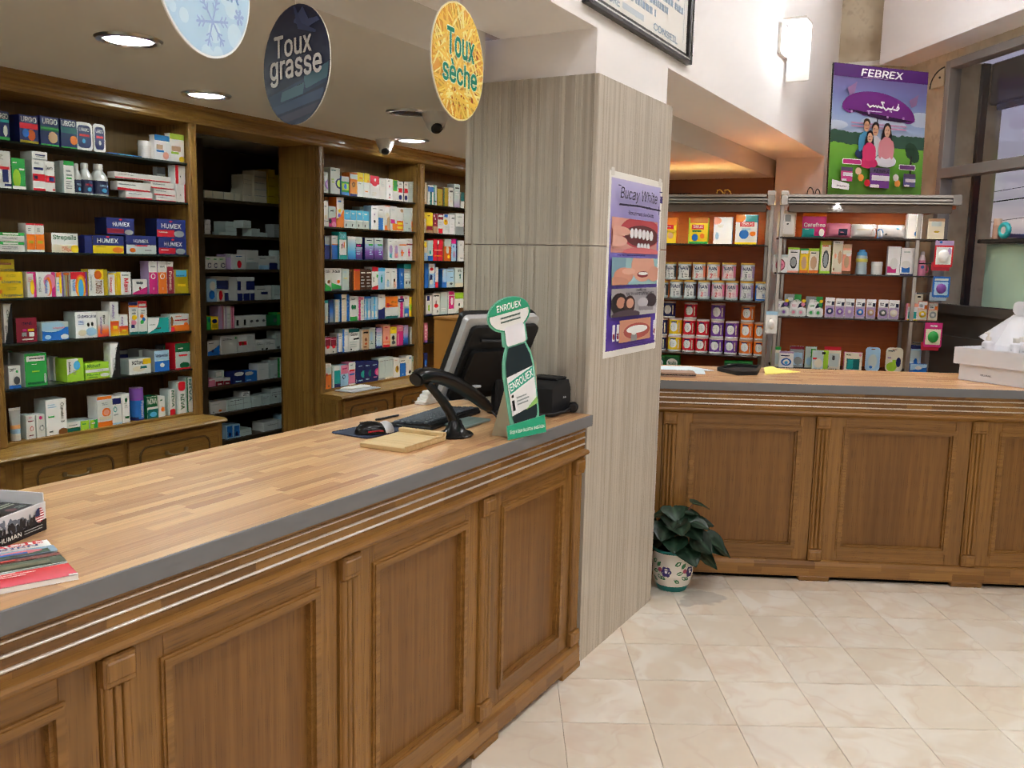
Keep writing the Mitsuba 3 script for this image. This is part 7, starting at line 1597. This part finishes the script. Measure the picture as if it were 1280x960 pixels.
rr_ = trimesh.creation.torus(.036, .016, 28, 14).apply_transform(trimesh.transformations.rotation_matrix(math.pi / 2, [1, 0, 0])).apply_translation((.69, -.055, 1.741 + .052)); put('ring', rr_, solid('#35b3b8', .3), k, FWIN, smooth=True)
put('core', trimesh.creation.cylinder(.022, .02, sections=20).apply_transform(trimesh.transformations.rotation_matrix(math.pi / 2, [1, 0, 0])).apply_translation((.69, -.055, 1.793)), solid('#dfe6ee', .4), k, FWIN)
k = thing('tan_bottle', 'slim tan bottle standing on the ledge before the window', 'bottle')
put('body', lathe([(0, 0), (.024, 0), (.025, .004), (.024, .085), (0, .086)], 18, (.62, -.055, 1.7405)), solid('#b58f7c', .3), k, FWIN, smooth=40); put('cap', lathe([(.023, .085), (.024, .087), (.023, .125), (0, .127)], 18, (.62, -.055, 1.7405)), solid('#d9b7a2', .4), k, FWIN, smooth=40)

# ---------------------------------------------------------------- potted begonia
PC = np.array([-1.352, 4.005, 0.0]); RP = .098
k = thing('potted_plant', 'dark leaved plant in a hand painted ceramic pot on the floor beside the pillar', 'plant')
prof = [(0, .004), (.066, .0), (.070, .006), (.082, .03), (.096, .08), (RP, .13), (.097, .165), (.099, .19), (.104, .198), (.104, .206), (.094, .206), (.090, .19), (0, .185)]
cols = ['#1f6f6a', '#1f6f6a', '#1c6a66', '#e0dcd2', '#e2ded4', '#e2ded4', '#e2ded4', '#1c6a68', '#1c6f6b', '#165a57', '#165a57', '#2a1f18']
m, c = ring_lathe(prof, cols, 40); put('pot', m.apply_translation(PC), 'ink', k, color=c)
zs_, rs_ = np.array([p[1] for p in prof[1:9]]), np.array([p[0] for p in prof[1:9]])
def on_pot(g, colr, layer):
    out = []
    v, f = tri2d(g)
    rad = np.interp(v[:, 1], zs_, rs_) + .0006 * layer
    ph = v[:, 0] / .098
    return colored(trimesh.Trimesh(np.c_[rad * np.cos(ph), rad * np.sin(ph), v[:, 1]], f, process=False), colr)
pts = []
def leaf2(x, y, a, s_): 
    q = np.array([(0, 0), (.25, .22), (.6, .26), (1, 0), (.6, -.26), (.25, -.22)]) * s_; ca, sa_ = math.cos(a), math.sin(a)
    return sg.Polygon([(x + p[0] * ca - p[1] * sa_, y + p[0] * sa_ + p[1] * ca) for p in q]).buffer(s_ * .05)
base = math.atan2(-PC[1], -PC[0]) * .098          # towards the camera
for j in range(5):
    b0 = base + (j - 2) * .118 * 1.05
    pts.append(on_pot(shapely.union_all([sg.Point(b0 - .03 + .016 * math.cos(q), .105 + .016 * math.sin(q)).buffer(.0105) for q in np.arange(6) * math.pi / 3]), '#3d3470', 1)); pts.append(on_pot(sg.Point(b0 - .03, .105).buffer(.007), '#e9e4f2', 2))
    for (dx, y, a, s_) in ((.012, .14, .5, .032), (.022, .098, .2, .03), (.012, .066, -.5, .03), (-.035, .065, 2.6, .028), (.045, .125, .9, .03), (.05, .085, -.8, .028)): pts.append(on_pot(leaf2(b0 + dx, y, a, s_), '#3f7a52', 1))
    pts.append(on_pot(sg.Point(b0 + .062, .112).buffer(.011), '#b05a70', 2))
m, c = join(*pts); put('painted_flowers', m.apply_translation(PC), 'ink', k, color=c)
put('soil', lathe([(0, .196), (.091, .194)], 20, PC), 'black_gap', k)
scene['leaf_green'] = {'type': 'twosided', 'bsdf': {'type': 'principled', 'base_color': {'type': 'mesh_attribute', 'name': 'vertex_color'}, 'roughness': 0.34, 'specular': 0.45}}
r = random.Random(21)
def leaf(pos, out, tip, size, dark):
    """broad begonia leaf: grid over an uneven heart outline, folded at the midrib and cupped."""
    out = unit(out); side = unit(np.cross(out, tip)); nn = np.cross(side, out)
    v, c, f, n1, n2 = [], [], [], 10, 9
    for i in range(n1):
        u = i / (n1 - 1); wd = (math.sin(math.pi * min(1, u ** .62 * .98 + .02)) ** .7) * .60 + .0
        for j in range(n2):
            q = (j / (n2 - 1)) * 2 - 1
            edge = 1 + .06 * math.sin(9 * u + 4 * q)
            x = (u - .12 * (abs(q) ** 2) * (1 - u)) * size; y = q * wd * size * edge * (1.08 if q > 0 else .92)
            z = size * (.16 * abs(q) ** 1.5 * wd - .22 * u * u + .02 * math.sin(abs(q) * 9))
            v.append(pos + out * x + side * y + nn * z)
            vein = math.exp(-(q / .10) ** 2) * .5 + .25 * max(0, math.sin(abs(q) * 7 - u * 9)) ** 6
            base_c = lin('#1f3829') * (1 - dark) + lin('#14231a') * dark
            c.append(base_c * (1 - vein * .55) + lin('#52705a') * vein * .55)
    for i in range(n1 - 1):
        for j in range(n2 - 1):
            a = i * n2 + j; f += [(a, a + 1, a + n2 + 1), (a, a + n2 + 1, a + n2)]
    return trimesh.Trimesh(np.array(v), f, process=False), np.array(c)
spots = [(-1.485, 3.970, .295, .095), (-1.440, 4.015, .345, .085), (-1.435, 3.955, .25, .13), (-1.40, 3.93, .285, .12), (-1.385, 4.05, .365, .10), (-1.36, 3.90, .305, .12), (-1.33, 3.94, .345, .11), (-1.31, 3.89, .26, .12), (-1.29, 4.06, .375, .09), (-1.255, 4.10, .405, .095), (-1.24, 3.96, .31, .11),
         (-1.22, 4.05, .335, .10), (-1.20, 3.99, .25, .12), (-1.165, 4.08, .225, .13), (-1.185, 4.03, .17, .13), (-1.14, 4.11, .20, .11), (-1.24, 3.93, .20, .11), (-1.45, 3.95, .20, .10), (-1.36, 4.09, .33, .11), (-1.405, 4.07, .30, .09), (-1.27, 4.0, .35, .10), (-1.345, 3.985, .375, .10), (-1.29, 3.91, .33, .10), (-1.39, 3.99, .325, .11), (-1.21, 3.97, .345, .08), (-1.48, 3.96, .235, .09)]
for (x, y, z, s_) in spots:
    ctr = np.array([x, y, z]); d = ctr - (PC + [0, 0, .20]); o_ = unit(np.array([d[0], d[1], 0]) + 1e-3) 
    hang_ = -.55 if z < .26 else -.15 + .3 * (r.random() - .5)
    out = unit(np.array([o_[0] + .5 * (r.random() - .5), o_[1] + .5 * (r.random() - .5), hang_]))
    tip = unit(np.array([.3 * (r.random() - .5), -.25 + .3 * (r.random() - .5), 1.0]))
    m, c = leaf(ctr - out * s_ * .5, out, tip, s_, r.random())
    lf = put('leaf', m, 'leaf_green', k, smooth=True, color=c)
    st = bez(PC + [.03 * (r.random() - .5), .03 * (r.random() - .5), .192], PC + [d[0] * .3, d[1] * .3, .20 + .8 * max(d[2], .05)], ctr - out * s_ * .45, n=9)
    put('stem', tube(st, .0028, 6), solid('#6b4a3c', .5), lf, smooth=True)
k = thing('white_paper_sheet', 'white rolled paper sheet tucked behind the potted plant at the pillar', 'paper')
a = np.linspace(-.9, .9, 14)
v = np.array([(-1.505 + .034 * math.sin(q), 4.082 - .02 * math.cos(q), z) for z in (0.001, .345) for q in a]); f = [(i, i + 1, 15 + i) for i in range(13)] + [(i, 15 + i, 14 + i) for i in range(13)]
sh_ = trimesh.Trimesh(v, f, process=False); v2 = v.copy(); v2[:, 1] += .002
put('sheet', cat(sh_, trimesh.Trimesh(v2, f, process=False)), 'paper_white', k)
